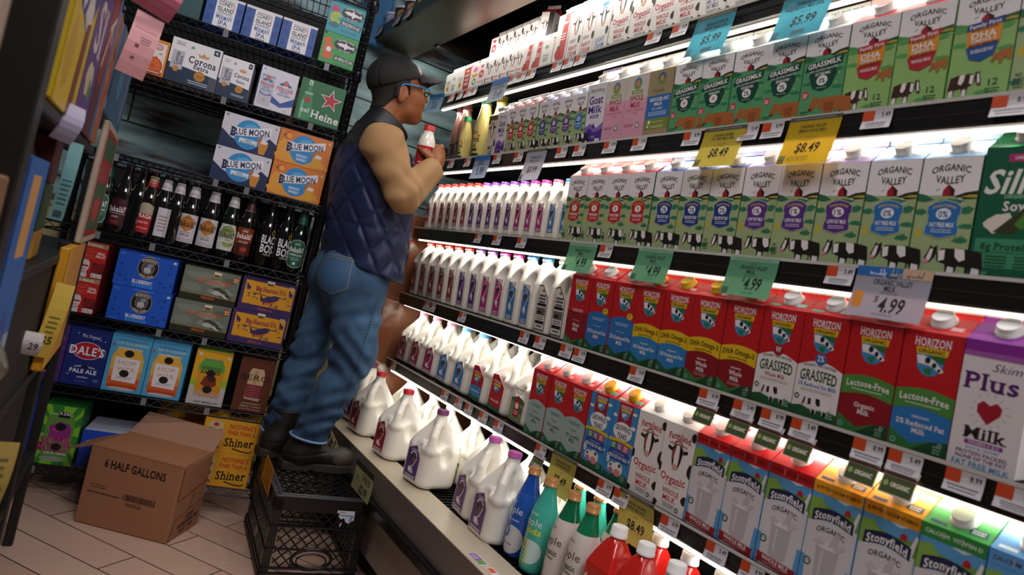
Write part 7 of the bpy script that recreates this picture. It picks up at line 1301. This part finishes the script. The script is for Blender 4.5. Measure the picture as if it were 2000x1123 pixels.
# cap, hair, face details
CAPM = M('#120f0e', .75, bump=.3, bscale=260)
def cap_f(X, Y, Z):
    x, y, z = hl(X, Y, Z); d = ell(x, y, z, (-.004, 0, .060), (.112, .088, .092)); d = smax(d, .022+.27*(x+.09)-z, .004); d = smax(d, -ell(x, y, z, (-.004, 0, .050), (.103, .080, .088)), .003)
    for a in range(6): an = a*math.pi/3+.52; d = d+.0016*np.exp(-((x*math.sin(an)-y*math.cos(an))/.004)**2)*((x*math.cos(an)+y*math.sin(an)) > 0)
    return d
cb = MB(); net(cb, cap_f, (.68, 2.45, 1.66), (1.0, 2.67, 1.90), .0036, CAPM)
def brim_f(X, Y, Z):
    x, y, z = hl(X, Y, Z); top = .088-6.2*y*y*(1)-.25*np.clip(x-.10, 0, .1)*.6; ou = np.sqrt(((x-.085)/.105)**2+(y/.082)**2)-1
    d = np.maximum(np.abs(z-top)-.0035, ou*.08); return smax(smax(d, .068-x, .003), -.02-z, .003)
bb = MB(); net(bb, brim_f, (.82, 2.46, 1.70), (1.03, 2.66, 1.90), .003, CAPM)
cpo = mobj('baseball_cap', MB().add(cb.v, cb.f, CAPM, True)); mobj('cap_brim', bb, cpo); lg = MB(); a = Art(100); a.e(50, 50, 44, 46, '#2a4a7a', 22); a.ring(50, 50, 40, 48, '#d8d8dc', 22, 250, 470); a.blob(40, 52, 18, 26, '#d8a05a', 4); a.blob(56, 58, 12, 12, '#d8d8dc', 5)
project(cb, a, .062, hw((.085, -.052, .095)), (.75, .66, .20), (-.25, 0, 1), (-.62, .78, 0), lg, .0004, None, .001); mobj('cap_emblem', lg, cpo)
def hair_f(X, Y, Z):
    x, y, z = hl(X, Y, Z); d = head_f(X, Y, Z)-.0045; lim = .010-.95*np.clip(-x-.02, 0, .05); d = smax(d, lim-z-.012, .004); d = smax(d, z-.075, .004); d = smax(d, x-.030, .004); d = smax(d, -ell(x, np.abs(y), z, (.004, .082, .0), (.024, .03, .038)), .003); return d
b = MB(); net(b, hair_f, (.69, 2.46, 1.62), (.93, 2.66, 1.84), .0034, M('#17120f', .7, bump=.6, bscale=300)); mobj('hair', b)
b = MB(); mf = lambda X, Y, Z: (lambda x, y, z: ell(x, y, z+2.5*y*y, (.105, 0, -.026), (.009, .026, .0065)))(*hl(X, Y, Z)); net(b, mf, (.90, 2.52, 1.69), (.98, 2.60, 1.76), .0022, M('#1c1512', .8)); mobj('moustache', b)
for sg in (-1, 1):
    b = MB(); c = hw((.092, sg*.031, .025)); T = Matrix.Translation(c); bm = bmesh.new(); bmesh.ops.create_uvsphere(bm, u_segments=14, v_segments=10, radius=.0115); b.add([T @ q.co for q in bm.verts], [[q.index for q in f.verts] for f in bm.faces], '#d8d0c8', True); bm.free()
    b.lathe([(.0, .0112), (.0052, .0108), (.0053, .0085)], '#20140f', 12, T=T @ Vector((hc, 0, hs)).to_track_quat('Z', 'Y').to_matrix().to_4x4()); mobj('eye', b)
    b = MB(); b.tube([hw((.106, sg*.018, .042)), hw((.109, sg*.032, .047)), hw((.096, sg*.050, .043))], [.0028, .0035, .002], '#1c1512', 6); mobj('eyebrow', b)
gl_ = MB(); GB = M('#2f86c8', .25)
gl_.tube([hw((-.012, -.083, .026)), hw((.0, -.084, .036)), hw((.05, -.076, .034)), hw((.108, -.060, .030))], [.0026, .0036, .0042, .003], GB, 6); gl_.tube([hw((-.012, .083, .026)), hw((.0, .084, .036)), hw((.05, .076, .034)), hw((.108, .060, .030))], [.0026, .0036, .0042, .003], GB, 6)
for sg in (-1, 1): gl_.tube([hw((.112, sg*.033+.024*math.cos(t), .022+.017*math.sin(t))) for t in np.linspace(0, 2*math.pi, 20)], .0016, M('#1c1c22', .3), 5, False)
gl_.tube([hw((.112, -.010, .026)), hw((.114, 0, .030)), hw((.112, .010, .026))], .0016, M('#1c1c22', .3), 5); mobj('glasses', gl_)
# boots
def boot(x0, y0, z0, rz):
    cr_, sr_ = math.cos(rz), math.sin(rz)
    def L(X, Y, Z): dx, dy = X-x0, Y-y0; return cr_*dx+sr_*dy, -sr_*dx+cr_*dy, Z-z0
    def up(X, Y, Z):
        x, y, z = L(X, Y, Z); d = smin(cap(x, y, z, (.055, 0, .062), (.20, 0, .050), .046, .040), ell(x, y, z, (.222, 0, .052), (.058, .046, .038)), .02); d = smin(d, cap(x, y, z, (.066, 0, .07), (.082, 0, .20), .053, .056), .03); d = smin(d, ell(x, y, z, (.045, 0, .055), (.046, .040, .05)), .02)
        d = d+.0016*np.sin(110*x+40*z)*np.exp(-((x-.165)/.03)**2)+.0022*np.exp(-((z-.075-.12*(x-.14))/.003)**2)*(x < .15)
        return smax(smax(d, .022-z, .004), z-.185, .004)
    def so(X, Y, Z):
        x, y, z = L(X, Y, Z); hw_ = np.interp(x, [0, .03, .08, .14, .21, .26, .285], [.028, .040, .041, .040, .050, .040, .022]); d = np.maximum(np.maximum(np.abs(y)-hw_, -x-.004), x-.285); d = smax(d, np.abs(z-.017-.05*np.clip(x-.2, 0, .1))-.016, .004); return smax(d, -np.maximum(np.abs(x-.105)-.012, z-.008), .003)
    lo, hi = (x0-.10, y0-.10, z0-.005), (x0+.33, y0+.12, z0+.20); b = MB(); P, F = surfnet(up, lo, hi, .0034); lx = L(P[:, 0], P[:, 1], P[:, 2])[0]; fx = lx[F].mean(1); fz = P[F][:, :, 2].mean(1)-z0
    toe = (fx > .192+.02*np.sin(fz*90)) & (fz < .085); b.add(P.tolist(), F[~toe].tolist(), M('#171412', .5, bump=.15), True); b.add(P.tolist(), F[toe].tolist(), M('#453b33', .6, bump=.2), True); t = mobj('boot', b)
    b = MB(); net(b, so, lo, hi, .0034, M('#2a241f', .75, bump=.2)); mobj('boot_sole', b, t)
    b = MB(); W_ = lambda p: Vector((x0+cr_*p[0]-sr_*p[1], y0+sr_*p[0]+cr_*p[1], z0+p[2]))
    for i in range(5):
        xa, za = .178-.014*i, .096+.019*i; b.tube([W_((xa, -.024, za-.006)), W_((xa+.012, 0, za+.006)), W_((xa, .024, za-.006))], .0022, M('#8a7a5a', .8), 5)
        for sg in (-1, 1): b.lathe([(.0038, 0), (.0038, .002), (.002, .0025)], M('#8a8478', .3, .8), 8, T=Matrix.Translation(W_((xa-.004, sg*.030, za-.012)))@Vector((sr_*-sg, cr_*sg, .3)).to_track_quat('Z', 'Y').to_matrix().to_4x4())
    b.tube([W_((.135, -.02, .175)), W_((.15, -.034, .14)), W_((.172, -.030, .10))], .002, M('#8a7a5a', .8), 5); b.tube([W_((.135, -.01, .175)), W_((.165, -.03, .13)), W_((.195, -.025, .088))], .002, M('#8a7a5a', .8), 5); mobj('laces', b, t)
boot(.712, 2.462, .280, R(2)); boot(.655, 2.590, .280, R(10))
hb = Art(110); hb.r(0, 0, 100, 84, '#b01c24'); hb.t('FARM', 50, 62, 60, 18, '#d8a0a0', 'b', 4); hb.blob(50, 36, 20, 14, '#5a3a2c', 4); hb.fine(50, 10, 60, '#e4c8c4', 1, 6)
o = softb('#ece6da', '#c8202a', hb, [(.028, 0), (.0335, .004), (.034, .012), (.034, .082), (.031, .104), (.024, .122), (.0195, .132), (.0195, .146)], 1.12, .085); place(o, BOT, (R(4), R(-3), R(-20)), 'small white milk bottle with red cap and red label in the hand of the person', None, (1.0, 1.0, 1.)); o['category'] = 'bottle'

# ---------------------------------------------------------------- drop the samples that no shelf carries
for o in [o for o in C.objects if o.parent is None and o.get('label') == '-']:
    for c in list(o.children): bpy.data.objects.remove(c)
    bpy.data.objects.remove(o)
